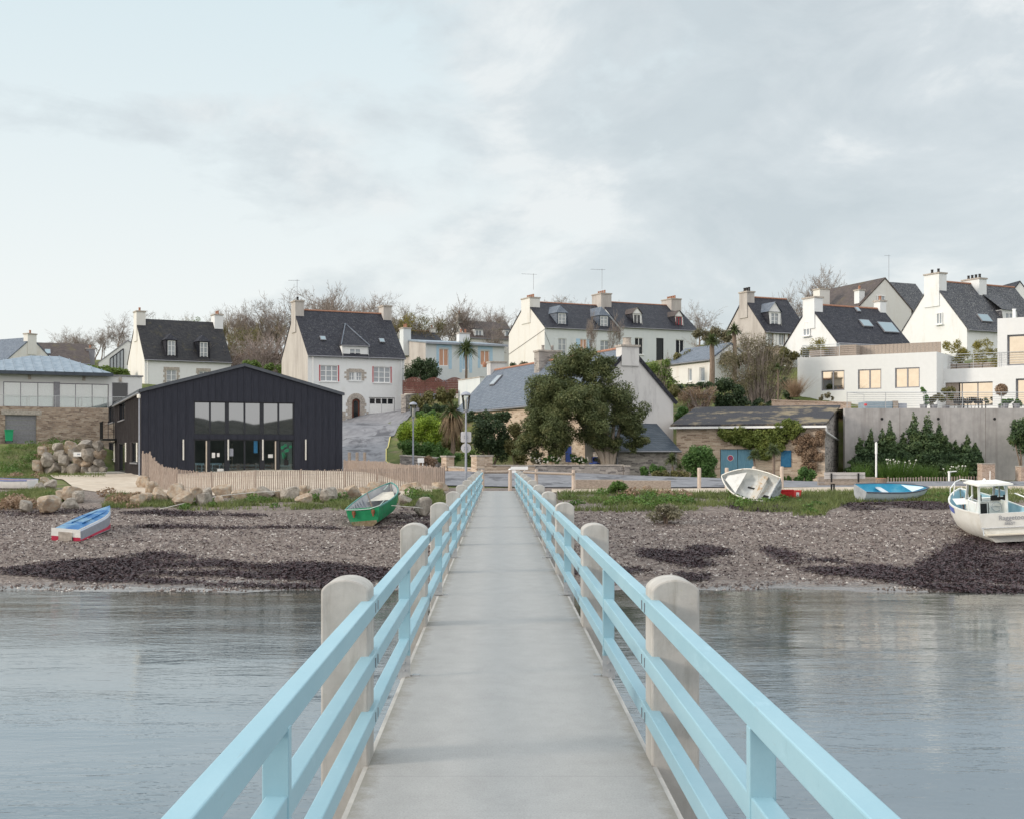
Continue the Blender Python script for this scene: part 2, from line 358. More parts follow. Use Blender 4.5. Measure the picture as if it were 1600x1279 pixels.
# ------------------------------------------------------------------ foliage
def leaf_arrays(blobs, n, size, seed, shell=.45, up=.25, aspect=.55, droop=0):
    g = np.random.default_rng(seed); B = np.array(blobs, float)
    w = (B[:,3]*B[:,4]*B[:,5])**.72; w /= w.sum()
    idx = g.choice(len(B), n, p=w)
    d = g.normal(size=(n,3)); d /= np.linalg.norm(d,axis=1)[:,None]
    r = shell+(1-shell)*g.random(n)**.6
    r *= 1+.10*g.normal(size=n)
    P = B[idx,:3]+d*r[:,None]*B[idx,3:6]
    nrm = d+.9*g.normal(size=(n,3)); nrm[:,2] += up; nrm /= np.linalg.norm(nrm,axis=1)[:,None]
    a = np.cross(nrm, g.normal(size=(n,3))); a /= np.linalg.norm(a,axis=1)[:,None]; a[:,2] -= droop
    b = np.cross(nrm, a)
    s = size*(.6+.8*g.random(n))[:,None]
    V = np.empty((n,4,3)); V[:,0] = P-a*s; V[:,1] = P+b*s*aspect; V[:,2] = P+a*s; V[:,3] = P-b*s*aspect
    return V.reshape(-1,3)
def leaves(name, blobs, n, size, mat, parent=None, seed=1, **kw):
    return fast_mesh(name, leaf_arrays(blobs, n, size, seed, **kw), 4, mat, parent)
def lobes(c, r, n, k, seed, lo=-.2):                   # n clump ellipsoids spread over an ellipsoid
    g = random.Random(seed); out = []
    for i in range(n):
        while True:
            p = Vector((g.uniform(-1,1),g.uniform(-1,1),g.uniform(lo,1)))
            if .15 < p.length < 1: break
        p *= .82; s = k*g.uniform(.7,1.25)
        out.append((c[0]+p.x*r[0], c[1]+p.y*r[1], c[2]+p.z*r[2], r[0]*s, r[1]*s, r[2]*s*.85))
    return out
def blades(pts, h, w, seed, lean=.35):                 # upright grass blades (triangles)
    g = np.random.default_rng(seed); P = np.asarray(pts, float); n = len(P)
    t = g.random(n)*2*np.pi; hh = h*(.5+g.random(n)); ww = w*(.7+.6*g.random(n))
    dx = np.stack([np.cos(t),np.sin(t),np.zeros(n)],1)*ww[:,None]
    tip = P+np.stack([g.normal(size=n)*lean*hh,g.normal(size=n)*lean*hh,hh],1)
    V = np.empty((n,3,3)); V[:,0] = P-dx; V[:,1] = P+dx; V[:,2] = tip
    return V.reshape(-1,3)
def bush(name, label, base, r, n, size, mat, seed, cat='bush', group=None, k=.5, nl=14, stem=True, up=.25, lo=-.3, zc=None, **kw):
    t = thing(name, label, cat, base, 0, group)
    c = (0,0,zc if zc is not None else r[2]*.9)
    leaves('foliage', lobes(c, r, nl, k, seed, lo), n, size, mat, t, seed, up=up, **kw)
    if stem:
        m = MB(); g = random.Random(seed)
        for i in range(4):
            a = g.uniform(0,6.28); m.tube([(0,0,-.2),(math.cos(a)*r[0]*.2,math.sin(a)*r[1]*.2,c[2]*.6),(math.cos(a)*r[0]*.45,math.sin(a)*r[1]*.45,c[2]*1.2)],[.05*r[2]**.5,.03,.012],5)
        m.build('stem', M['bark'], t)
    return t
def branch_tree(seed, H, spread=1.0, levels=5, trunk_r=.25, fork=.22, upb=.25, kids=3, twig_r=.012, trunk_n=1):
    g = random.Random(seed); T = MB(); C = MB()
    def grow(p, d, L, r, lev):
        n = 4 if lev < 2 else (3 if lev < 4 else 2); pts = [p]; q = p.copy(); dd = d.copy()
        for i in range(n):
            dd = (dd+Vector((g.gauss(0,.15),g.gauss(0,.15),g.gauss(.03,.1)))).normalized(); q = q+dd*L/n; pts.append(q.copy())
        r1 = max(r*.66, twig_r)
        (T if lev == 0 else C).tube(pts, [r+(r1-r)*i/n for i in range(n+1)], 6 if lev < 2 else (4 if lev < 3 else 3), cap=False)
        if lev >= levels: return
        for i in range(kids+1):
            t = 1.0 if i == 0 else (g.uniform(.72,1.0) if lev == 0 else g.uniform(.25,1.0))
            k = min(n-1,int(t*n)); b = pts[k].lerp(pts[k+1], t*n-k)
            ax = Vector((g.gauss(0,1),g.gauss(0,1),g.gauss(0,.6))); ax = (ax-ax.project(dd)).normalized()
            nd = (dd*(1 if i == 0 else .62)+ax*((.28 if i == 0 else .75)*spread)+Vector((0,0,upb))).normalized()
            grow(b, nd, L*(g.uniform(.70,.86) if i == 0 else g.uniform(.50,.78)), r1*(.95 if i == 0 else .62), lev+1)
    for i in range(trunk_n):
        d0 = Vector((g.gauss(0,.12 if trunk_n == 1 else .35),g.gauss(0,.12 if trunk_n == 1 else .2),1)).normalized()
        grow(Vector((g.gauss(0,.15)*(trunk_n > 1),0,-.3)), d0, H*.30, trunk_r, 0)
    return T, C
# ------------------------------------------------------------------ world and sun
w = bpy.data.worlds.new('World'); scene.world = w; w.use_nodes = True; nt = w.node_tree; N = nt.nodes; Lk = nt.links
bg = N['Background']; bg.inputs['Strength'].default_value = .1
SUN_EL, SUN_AZ = R(17), R(255)                         # azimuth: the sun stands left of and a little behind the camera
sky = N.new('ShaderNodeTexSky'); sky.sky_type = 'NISHITA'; sky.sun_disc = False
sky.sun_elevation = SUN_EL; sky.sun_rotation = SUN_AZ; sky.air_density = 1; sky.dust_density = 1.5; sky.ozone_density = 1
tc = N.new('ShaderNodeTexCoord')
def wn(typ, **kw):
    x = N.new(typ)
    for k,v in kw.items():
        if k in x.inputs: x.inputs[k].default_value = v
        else: setattr(x, k, v)
    return x
def wmath(op, a, b=0):
    x = N.new('ShaderNodeMath'); x.operation = op
    for i,val in enumerate((a,b)):
        if isinstance(val,(int,float)): x.inputs[i].default_value = val
        else: Lk.new(val, x.inputs[i])
    return x.outputs[0]
def wramp(fac, stops):
    x = N.new('ShaderNodeValToRGB'); cr = x.color_ramp
    while len(cr.elements) < len(stops): cr.elements.new(.5)
    for e,(p,c) in zip(cr.elements, stops): e.position = p; e.color = (*c,1)
    Lk.new(fac, x.inputs['Fac']); return x.outputs['Color']
def wmix(a, b, f, mode='MIX'):
    x = N.new('ShaderNodeMix'); x.data_type = 'RGBA'; x.blend_type = mode
    for sock,val in ((x.inputs[6],a),(x.inputs[7],b),(x.inputs[0],f)):
        if isinstance(val,(int,float)): sock.default_value = val
        elif isinstance(val, tuple): sock.default_value = (*val,1)
        else: Lk.new(val, sock)
    return x.outputs[2]
sep = N.new('ShaderNodeSeparateXYZ'); Lk.new(tc.outputs['Generated'], sep.inputs[0])
X, Y, Z = sep.outputs
mp = wn('ShaderNodeMapping'); mp.inputs['Scale'].default_value = (1,1,1.9); mp.inputs['Rotation'].default_value = (0,R(-28),0); mp.inputs['Location'].default_value = (1.35,.6,.15)
Lk.new(tc.outputs['Generated'], mp.inputs['Vector'])
n1 = wn('ShaderNodeTexNoise', Scale=3.1, Detail=10, Roughness=.56, Distortion=.35); Lk.new(mp.outputs[0], n1.inputs['Vector'])
n3 = wn('ShaderNodeTexNoise', Scale=6.0, Detail=9, Roughness=.6, Distortion=.4); Lk.new(mp.outputs[0], n3.inputs['Vector'])
n2 = wn('ShaderNodeTexNoise', Scale=9, Detail=8, Roughness=.62, Distortion=.3); Lk.new(mp.outputs[0], n2.inputs['Vector'])
f = wmath('ADD', wmath('MULTIPLY', n1.outputs['Fac'], .80), wmath('MULTIPLY', n2.outputs['Fac'], .20))
f = wmath('ADD', f, wmath('MULTIPLY', X, .46))         # more cloud to the right
f = wmath('SUBTRACT', f, .0)
cover = wramp(f, [(.43,(0,0,0)),(.505,(.8,.8,.8)),(.60,(1,1,1))])
# thin high veil: pale, bluer towards the top; cloud bodies: light grey
veil = wramp(Z, [(0.0,(7.4,7.55,7.4)),(.12,(7.2,7.5,7.45)),(.36,(5.7,6.7,7.05)),(.55,(8.0,9.0,9.6)),(.9,(14.5,15.5,16.0))])
bodyv = wramp(n3.outputs['Fac'], [(.36,(4.75,5.25,5.5)),(.52,(5.5,5.95,6.15)),(.64,(6.9,7.15,7.15))])
hi = wramp(Z, [(.36,(0,0,0)),(.7,(1,1,1))])
body = wmix(bodyv, veil, hi)
col = wmix(veil, body, cover)
back = wramp(Y, [(0.0,(0,0,0)),(1.0,(0,0,0))])
yy = wmath('MULTIPLY', wmath('ADD', wmath('MULTIPLY', Y, -1), 0), 1)
warm = wramp(yy, [(-.0,(0,0,0)),(.55,(1,1,1))])
col = wmix(col, (11.5,11.2,10.9), warm)
col = wmix(col, sky.outputs['Color'], .12)
Lk.new(col, bg.inputs['Color'])
sd = bpy.data.lights.new('sun','SUN'); sd.energy = 1.8; sd.angle = R(11); sd.color = (1,.89,.76)
so = bpy.data.objects.new('sun', sd); COL.objects.link(so)
sv = Vector((math.sin(SUN_AZ)*math.cos(SUN_EL), math.cos(SUN_AZ)*math.cos(SUN_EL), math.sin(SUN_EL)))
so.rotation_euler = sv.to_track_quat('Z','Y').to_euler(); so.location = (-40,-20,40)
scene.view_settings.view_transform = 'Standard'; scene.view_settings.look = 'None'; scene.view_settings.exposure = .4
scene.view_settings.gamma = 1; scene.render.film_transparent = False
scene.cycles.use_denoising = True
try: scene.cycles.denoiser = 'OPENIMAGEDENOISE'
except Exception: pass
scene.cycles.max_bounces = 6; scene.cycles.transparent_max_bounces = 12; scene.cycles.caustics_reflective = False; scene.cycles.caustics_refractive = False

# ------------------------------------------------------------------ ground
def grid_sheet(name, xs, ys, zf, mat, dz=0):
    Xg, Yg = np.meshgrid(xs, ys); Zg = zf(Xg.ravel(), Yg.ravel())+dz
    V = np.stack([Xg.ravel(),Yg.ravel(),Zg],1); nx, ny = len(xs), len(ys)
    fs = [(j*nx+i,j*nx+i+1,(j+1)*nx+i+1,(j+1)*nx+i) for j in range(ny-1) for i in range(nx-1)]
    me = bpy.data.meshes.new(name); me.from_pydata([tuple(v) for v in V], [], fs); me.materials.append(mat)
    me.polygons.foreach_set('use_smooth', [True]*len(me.polygons))
    o = bpy.data.objects.new(name, me); COL.objects.link(o); return kind(o, 'structure')

# shingle beach
t = NT('shingle')
vo = t.n('ShaderNodeTexVoronoi'); vo.inputs['Scale'].default_value = 15; t.l(t.co(), vo.inputs['Vector'])
vo2 = t.n('ShaderNodeTexVoronoi'); vo2.inputs['Scale'].default_value = 6; t.l(t.co(), vo2.inputs['Vector'])
s1 = t.n('ShaderNodeSeparateColor'); t.l(vo.outputs['Color'], s1.inputs[0]); s2 = t.n('ShaderNodeSeparateColor'); t.l(vo2.outputs['Color'], s2.inputs[0])
PEB = [(.0,(.075,.06,.055)),(.25,(.17,.135,.115)),(.5,(.27,.22,.19)),(.75,(.35,.29,.25)),(.93,(.45,.40,.36)),(1,(.58,.55,.51))]
c1 = t.ramp(s1.outputs[0], PEB); c2 = t.ramp(s2.outputs[1], PEB)
col = t.mix(c1, c2, t.ramp(t.noise(2.2,3),[(.45,(0,0,0)),(.6,(.8,.8,.8))]))
col = t.mix(col, (.235,.20,.185), .3)
col = t.mix(col, (.63,.60,.585), 1.0, 'MULTIPLY')
weed = t.ramp(t.noise(1.0, 8, stretch=(.35,1.6,1), rough=.75), [(.58,(0,0,0)),(.68,(.75,.75,.75))])
col = t.mix(col, (.06,.035,.04), weed)
z = t.xyz()[2]
wet = t.ramp(t.math('ADD', z, t.math('MULTIPLY', t.noise(1.3,5,stretch=(.4,1.4,1)), .35)), [(0,(1,1,1)),(1,(0,0,0))])
wr = t.n('ShaderNodeMapRange'); wr.inputs['From Min'].default_value = -1.74; wr.inputs['From Max'].default_value = -1.86; t.l(t.math('ADD', z, t.math('MULTIPLY', t.noise(1.3,5,stretch=(.4,1.4,1)), .30)), wr.inputs['Value'])
rg = t.math('SUBTRACT', .9, t.math('MULTIPLY', wr.outputs[0], .80))
col = t.mix(col, (.55,.55,.55), t.math('MULTIPLY', wr.outputs[0], .5), 'MULTIPLY')
t.bump(t.math('MULTIPLY', t.math('ADD', vo.outputs['Distance'], t.math('MULTIPLY', vo2.outputs['Distance'], 1.5)), t.math('SUBTRACT', 1.0, t.math('MULTIPLY', wr.outputs[0], .93))), .7, -.022)
M['shingle'] = t.done(col, rg, .4)
# grass / soil hillside
M['turf'] = plain('turf', (.075,.10,.035), (.15,.165,.06), .8, .95, .3, 20, spec=.1, dirt=(.20,.15,.105), dscale=.6, dpos=(.5,.68))
M['sand'] = plain('sandy_gravel', (.44,.365,.29), (.55,.475,.39), 1.5, .95, .25, 60, spec=.1, dirt=(.36,.31,.26), dscale=1, dpos=(.5,.8))
M['asphalt'] = plain('asphalt', (.155,.155,.17), (.235,.235,.25), 1.3, .8, .15, 80, spec=.35, dirt=(.085,.085,.095), dscale=.45, dstretch=(1,.6,1), dpos=(.52,.60))

ys_b = np.concatenate([np.linspace(-30,30,10), np.arange(31,68.01,.4)])
xs_b = np.concatenate([np.linspace(-160,-40,20), np.arange(-39,41,.6), np.linspace(42,160,18)])
def beach_z(x, y):
    z = Hn(x, y); nz = np.array([noise.noise((a*.35,b*.35,0))*.05+noise.noise((a*1.6,b*1.6,3))*.02 for a,b in zip(x,y)])
    lo = np.array([noise.noise((a*.28,b*.22,7))*.13+noise.noise((a*.9,b*.7,9))*.05 for a,b in zip(x,y)])
    return z+nz*np.clip((66-y)/6,0,1)+lo*np.clip(1-abs(y-36.5)/4,0,1)
grid_sheet('beach', xs_b, ys_b, beach_z, M['shingle'])
ys_h = np.concatenate([np.arange(60,150,1.0), np.linspace(150,230,24), np.array([260,330,450,700,1100])])
xs_h = np.concatenate([np.array([-900,-500,-300,-200]), np.linspace(-150,-62,24), np.arange(-60,62,1.2), np.linspace(62,150,24), np.array([200,300,500,900])])
def hill_z(x, y):
    z = Hn(x, np.minimum(y,225)); return z-.012*np.maximum(y-225,0)+np.where(y < 66, -.06, 0)
grid_sheet('hillside', xs_h, ys_h, hill_z, M['turf'], -.04)

# sheets lying on the ground: strip between two polylines given as ground points
def drape(name, left, right, mat, dz, n=90, m=14, zf=None):
    def res(pl):
        pl = [Vector((p[0],p[1],0)) for p in pl]; L = [0]
        for a,b in zip(pl,pl[1:]): L.append(L[-1]+(b-a).length)
        out = []
        for i in range(n):
            s = L[-1]*i/(n-1); k = max(j for j in range(len(L)-1) if L[j] <= s+1e-9); f = (s-L[k])/max(1e-9,L[k+1]-L[k]); out.append(pl[k].lerp(pl[k+1], f))
        return out
    A, B = res(left), res(right); V = []
    for a,b in zip(A,B):
        for j in range(m): V.append(a.lerp(b, j/(m-1)))
    xy = np.array([(v.x,v.y) for v in V]); z = Hn(xy[:,0],xy[:,1])+dz
    m_ = MB(); m_.v = [(p[0],p[1],q) for p,q in zip(xy,z)]
    m_.f = [(i*m+j,i*m+j+1,(i+1)*m+j+1,(i+1)*m+j) for i in range(n-1) for j in range(m-1)]
    return kind(m_.build(name, mat, smooth=True, fix=False), 'structure')
def W(px, d): return ((px-VX)/F*d, d)
# quay road along the front, then the lane climbing left past the white house
drape('quay_road', [W(560,71.5),(2,68.2),(12,68.2),(24,68.2),(60,69)], [W(575,92),W(700,89),W(880,82),W(1050,84),(60,80)], M['asphalt'], .02, 60, 16)
drape('lane', [W(470,88),W(462,100),W(455,112),W(462,123),W(500,125.2),W(560,127.2),W(632,130.2),W(690,142)], [W(628,88),W(612,92),W(603,97),W(603,104),W(610,111),W(620,115.5),W(640,120),W(730,136)], M['asphalt'], .05, 80, 30)
drape('lane_marking', [W(628,87.9),W(611.6,92),W(602.5,97),W(602.6,104),W(609.5,110.5)], [W(629.6,87.9),W(613.2,92),W(604.1,97),W(604.1,104),W(611,110.5)], plain('yellow_road_paint',(.55,.47,.14),(.62,.55,.22),4,.7), .062, 50, 3)
drape('sand_path', [W(862,62.8),W(1000,62.8),W(1300,61.5),W(1500,61.5),(60,62)], [W(862,65.8),W(1000,66.2),W(1300,68),W(1500,69),(60,69.4)], M['sand'], .035, 70, 8)
drape('sand_yard', [W(120,66),W(150,63.5),W(230,61.5),W(330,60.8),W(480,60.5),W(690,61.2)], [W(70,92),W(160,96),W(235,84),W(340,84),W(540,88),W(690,71)], M['sand'], .03, 70, 24)

# water, and the far shore behind the viewer
t = NT('water')
v1 = t.noise(2.6, 3, stretch=(.45,1.25,1), dist=.6); v2 = t.noise(.55, 3, stretch=(.5,1.3,1), dist=.5); v3 = t.noise(9, 2, stretch=(.5,1.2,1))
h = t.math('ADD', t.math('ADD', t.math('MULTIPLY', v1, .5), t.math('MULTIPLY', v2, 1.1)), t.math('ADD', t.math('MULTIPLY', v3, .16), t.math('MULTIPLY', t.noise(5, 3, stretch=(.5,1.2,1), dist=.4), .30)))
msk = t.ramp(t.noise(.10,3,stretch=(.6,1.4,1)), [(.42,(.22,.22,.22)),(.60,(1,1,1))])
t.bump(t.math('MULTIPLY', h, msk), .28, .10)
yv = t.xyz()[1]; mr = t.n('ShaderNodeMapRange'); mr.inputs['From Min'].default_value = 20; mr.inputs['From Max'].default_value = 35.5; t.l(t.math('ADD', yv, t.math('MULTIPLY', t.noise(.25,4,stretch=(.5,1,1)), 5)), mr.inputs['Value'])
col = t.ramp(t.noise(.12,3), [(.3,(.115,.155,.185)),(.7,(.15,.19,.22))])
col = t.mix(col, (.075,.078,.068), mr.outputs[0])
M['water'] = t.done(col, .04, .75); t.b.inputs['IOR'].default_value = 1.36
m = MB(); m.add([(-700,-500,-2.05),(700,-500,-2.05),(700,40,-2.05),(-700,40,-2.05)], [(0,1,2,3)])
kind(m.build('water', M['water'], fix=False), 'structure')
m = MB(); g = random.Random(5); n = 260
V = []
for i in range(n+1):
    x = -500+1000*i/n; hh = 4*math.sin(i*.06+1)+3*math.sin(i*.21)+g.uniform(-2.6,2.6)*(i%3 != 0); V += [(x,-330,-2.3),(x,-345,9+g.uniform(0,2)),(x,-400,18+hh),(x,-520,12)]
m.v = V; m.f = [(4*i+j,4*i+4+j,4*i+5+j,4*i+1+j) for i in range(n) for j in range(3)]
kind(m.build('far_shore_hill', plain('far_woods',(.030,.036,.030),(.075,.078,.066),.12,.95), smooth=False), 'structure')

# ------------------------------------------------------------------ footbridge
CX = .073; HW = .80; END = 63.6; Y0 = -3.2
t = NT('brushed_concrete')
x,y,z = t.xyz()
wv = t.n('ShaderNodeTexWave'); wv.wave_type = 'BANDS'; wv.bands_direction = 'Y'; wv.inputs['Scale'].default_value = 15; wv.inputs['Distortion'].default_value = 1.6; wv.inputs['Detail'].default_value = 2; wv.inputs['Detail Scale'].default_value = 3
t.l(t.co(), wv.inputs['Vector'])
col = t.ramp(t.noise(3.2, 9, stretch=(1.2,.8,1), rough=.75), [(.3,(.385,.378,.367)),(.5,(.43,.423,.412)),(.72,(.475,.468,.456))])
col = t.mix(col, (.24,.24,.245), t.math('MULTIPLY', wv.outputs['Fac'], .42))
col = t.mix(col, (.34,.335,.325), t.ramp(t.noise(5, 8, stretch=(.6,1.6,1), rough=.7), [(.54,(0,0,0)),(.78,(.6,.6,.6))]))
jt = t.n('ShaderNodeMath'); jt.operation = 'PINGPONG'; t.l(t.math('ADD', y, -1.1), jt.inputs[0]); jt.inputs[1].default_value = 5.89/2
joint = t.ramp(jt.outputs[0], [(0,(1,1,1)),(.007,(0,0,0))])
col = t.mix(col, (.10,.095,.09), t.math('MULTIPLY', joint, .35))
col = t.mix(col, (.20,.195,.19), t.ramp(t.noise(95, 3, rough=.8), [(.46,(0,0,0)),(.70,(.55,.55,.55))]))
edge = t.n('ShaderNodeMapRange'); edge.inputs['From Min'].default_value = .70; edge.inputs['From Max'].default_value = .80; t.l(t.math('ADD', t.math('ABSOLUTE', x), t.math('MULTIPLY', t.math('SUBTRACT', t.noise(4,8,rough=.8), .5), .35)), edge.inputs['Value'])
col = t.mix(col, (.20,.185,.15), t.math('MULTIPLY', edge.outputs[0], .7))
col = t.mix(col, (.12,.115,.11), t.ramp(t.noise(26, 6, rough=.7), [(.68,(0,0,0)),(.74,(.6,.6,.6))]))
t.bump(wv.outputs['Fac'], .5, .0022)
M['deck'] = t.done(col, .85, .25)
t = NT('light_blue_paint')
col = t.ramp(t.noise(3, 7, stretch=(1,.4,1)), [(.3,(.25,.425,.50)),(.7,(.305,.48,.55))])
col = t.mix(col, (.17,.30,.36), t.ramp(t.noise(7, 10, rough=.82), [(.60,(0,0,0)),(.72,(.75,.75,.75))]))
col = t.mix(col, (.46,.66,.75), t.ramp(t.noise(6, 8, stretch=(1,.3,1), rough=.75), [(.60,(0,0,0)),(.75,(.5,.5,.5))]))
col = t.mix(col, (.22,.30,.33), t.ramp(t.noise(34, 5, stretch=(1,.14,1), rough=.7), [(.66,(0,0,0)),(.74,(.6,.6,.6))]))
col = t.mix(col, (.24,.17,.12), t.ramp(t.noise(16, 9, rough=.85), [(.71,(0,0,0)),(.76,(.8,.8,.8))]))
t.bump(t.noise(40,4), .12, .01)
M['rail_blue'] = t.done(col, .42, .45)
bridge = thing('footbridge', 'long concrete footbridge with pale blue railings leading straight to the shore', 'footbridge', (CX,0,0))
m = MB(); m.box(-HW,HW,Y0,END,-.26,0); m.build('deck', M['deck'], bridge)
for sx in (-1,1):
    m = MB(); m.box(*sorted((sx*HW,sx*(HW+.028))),Y0,END,-.34,-.006); m.build('kerb', M['concrete'], bridge)
POSTS = [7.23+5.89*(k-1) for k in range(0,11)]; POSTS = [p for p in POSTS if p < END-1]
def post_mesh():
    m = MB(); pw, pd, n = .27, .31, 12
    prof = []
    for i in range(n+1):
        a = i/n*2-1; prof.append((a*pw/2, .955+.095*math.sqrt(max(0,1-(a*.93)**2))-.0))
    poly = [(-pw/2,-3.6),(pw/2,-3.6)]+prof[::-1]
    m.prism(poly, 'y', -pd/2, pd/2); return m
pm = post_mesh().build('concrete_post', M['post_concrete'], bridge, bevel=.012)
first = True
for y in POSTS:
    for sx in (-1,1):
        o = pm if first else pm.copy()
        if not first: COL.objects.link(o); o.parent = bridge
        first = False; o.location = (sx*(HW+.135), y+.155, 0); o.rotation_euler = (0,0,0 if sx > 0 else math.pi)
RW, RH = .075, .092; RX = HW-.0375+.046
for sx in (-1,1):
    for zt in (.929,.615,.304):
        cuts = [Y0]+[p+.155+.17 for p in POSTS]+[END-.6]; jr = random.Random(int(zt*1000)+sx)
        js = [(jr.gauss(0,.003),jr.gauss(0,.004)) for _ in cuts]
        for (y0,y1),(a_,b_) in zip(zip(cuts,cuts[1:]),zip(js,js[1:])):
            m = MB(); V = []
            for yy,(jx,jz) in ((y0+.002,a_),(y1-.002,b_)):
                for xx,zz in ((-1,-RH),(1,-RH),(1,0),(-1,0)): V.append((sx*RX+xx*RW/2+jx,yy,zt+zz+jz))
            m.add(V,[(0,1,2,3),(7,6,5,4),(0,4,5,1),(1,5,6,2),(2,6,7,3),(3,7,4,0)]); m.build('rail', M['rail_blue'], bridge, bevel=.006)
# uprights between the posts, with a galvanised foot plate
def upright():
    m = MB(); m.box(-.045,.045,-.028,.028,.13,.845); u = m.build('baluster', M['rail_blue'], bridge, bevel=.004)
    m = MB(); m.box(-.049,.049,-.036,-.0285,.0,.165); m.box(-.049,.049,-.036,.04,-.02,.008)
    for zz in (.05,.11): m.lathe([(.012,-.008),(.012,.008)],(0,-.04,zz),6)
    m.box(.06,.12,-.02,.03,-.02,.012)
    f = m.build('foot_plate', M['rail_metal'], u); return u
u0 = upright(); first = True
for y in [p+5.89/2 for p in [POSTS[0]-5.89]+POSTS]:
    if y > END-1: continue
    for sx in (-1,1):
        o = u0 if first else copy_tree(u0, bridge)
        first = False; o.location = (sx*(RX+.002), y, 0); o.rotation_euler = (0,0,0 if sx < 0 else 0)
        if sx > 0: o.scale = (-1,1,1)
# bolt heads where the rails are fixed to the posts
m = MB()
for zt in (.929,.615,.304):
    for k in (-.07,.07): m.box(-.170, -.1655, k-.006, k+.006, zt-.075, zt-.02)
bolt0 = m.build('bolt', M['grey_metal'], pm)
for o in [c for c in bridge.children if c.name.startswith('concrete_post') and c is not pm]:
    c = bolt0.copy(); COL.objects.link(c); c.parent = o
# notch brackets: dark gap line of the timber shoe at each post
for y in [p for p in POSTS if p > 20][::4]:
    m = MB(); m.box(-.5,.5,y-.35,y+.35,-4.2,-.26); m.build('pier', M['concrete'], bridge)

# ------------------------------------------------------------------ house kit
class House:
    """a building frame: local x along the front, y into the depth, z up from the base of the front left corner"""
    def __init__(s, name, label, pxl, pxr, d, a, D, yb, ye, yr, ridge='x', W=None, cat='house', group=None):
        o = at(pxl, yb, d); s.o = o; s.a = R(a); ca, sa = math.cos(s.a), math.sin(s.a); s.ca, s.sa = ca, sa
        k = (pxr-VX)/F
        s.W = W or (k*d-o.x)/(ca-k*sa); s.D = D
        s.eave = CH-(ye-VY)/F*d-o.z
        L = (0,D/2) if ridge == 'x' else (s.W/2,0)
        dr = d+L[0]*sa+L[1]*ca
        s.top = CH-(yr-VY)/F*dr-o.z; s.ridge = ridge
        s.root = thing(name, label, cat, o, s.a, group)
        s.slope = (s.top-s.eave)/((D if ridge == 'x' else s.W)/2)
    def loc(s, P):
        p = Vector(P)-s.o; return Vector((p.x*s.ca+p.y*s.sa, -p.x*s.sa+p.y*s.ca, p.z))
    def world(s, p):
        return Vector((s.o.x+p[0]*s.ca-p[1]*s.sa, s.o.y+p[0]*s.sa+p[1]*s.ca, s.o.z+p[2]))
    def hit(s, px, py, n, c):                         # local point where the sight line meets the plane n.p = c
        e = s.loc((0,0,CH)); q = s.loc(at(px,py,100.0)); d = q-e; n = Vector(n)
        t = (c-n.dot(e))/n.dot(d); return e+d*t
    def front(s, px, py, v=0): p = s.hit(px,py,(0,1,0),v); return p.x, p.z
    def left(s, px, py, u=0): p = s.hit(px,py,(1,0,0),u); return p.y, p.z
    def onroof(s, px, py):                            # front slope (ridge x) or left slope (ridge y)
        n = (0,-s.slope,1) if s.ridge == 'x' else (-s.slope,0,1)
        return s.hit(px, py, n, s.eave)
    def frect(s, x0, x1, y0, y1, v=0):
        ym = (y0+y1)/2; xm = (x0+x1)/2
        return (s.front(x0,ym,v)[0], s.front(x1,ym,v)[0], s.front(xm,y1,v)[1], s.front(xm,y0,v)[1])
    def lrect(s, x0, x1, y0, y1, u=0):                # on the left side: u runs back to front along local -y
        ym = (y0+y1)/2; xm = (x0+x1)/2
        a = s.left(x0,ym,u)[0]; b = s.left(x1,ym,u)[0]
        return (s.D-a, s.D-b, s.left(xm,y1,u)[1], s.left(xm,y0,u)[1])
    @property
    def fax(s): return (Vector((0,0,0)), Vector((1,0,0)), Vector((0,1,0)))
    @property
    def lax(s): return (Vector((0,s.D,0)), Vector((0,-1,0)), Vector((1,0,0)))
ZV = Vector((0,0,1))
def P3(ax, u, n, z): return ax[0]+ax[1]*u+ax[2]*n+ZV*z
def abox(mb, ax, u0, u1, n0, n1, z0, z1):
    mb.add([P3(ax,u,n,z) for z in (z0,z1) for u,n in ((u0,n0),(u1,n0),(u1,n1),(u0,n1))],
           [(0,3,2,1),(4,5,6,7),(0,1,5,4),(1,2,6,5),(2,3,7,6),(3,0,4,7)])
def wall_rect(mb, ax, u0, u1, z0, z1, holes, depth=.22):
    us = sorted({u0,u1}|{max(u0,min(u1,h[i])) for h in holes for i in (0,1)}); zs = sorted({z0,z1}|{max(z0,min(z1,h[i])) for h in holes for i in (2,3)})
    for a,b in zip(us,us[1:]):
        for c,d in zip(zs,zs[1:]):
            um, zm = (a+b)/2, (c+d)/2
            if any(h[0] < um < h[1] and h[2] < zm < h[3] for h in holes): continue
            mb.add([P3(ax,a,0,c),P3(ax,b,0,c),P3(ax,b,0,d),P3(ax,a,0,d)], [(0,1,2,3)])
    for h in holes:
        a,b,c,d = h
        for q in (((a,c),(b,c)),((b,c),(b,d)),((b,d),(a,d)),((a,d),(a,c))):
            mb.add([P3(ax,q[0][0],0,q[0][1]),P3(ax,q[1][0],0,q[1][1]),P3(ax,q[1][0],depth,q[1][1]),P3(ax,q[0][0],depth,q[0][1])], [(0,1,2,3)])
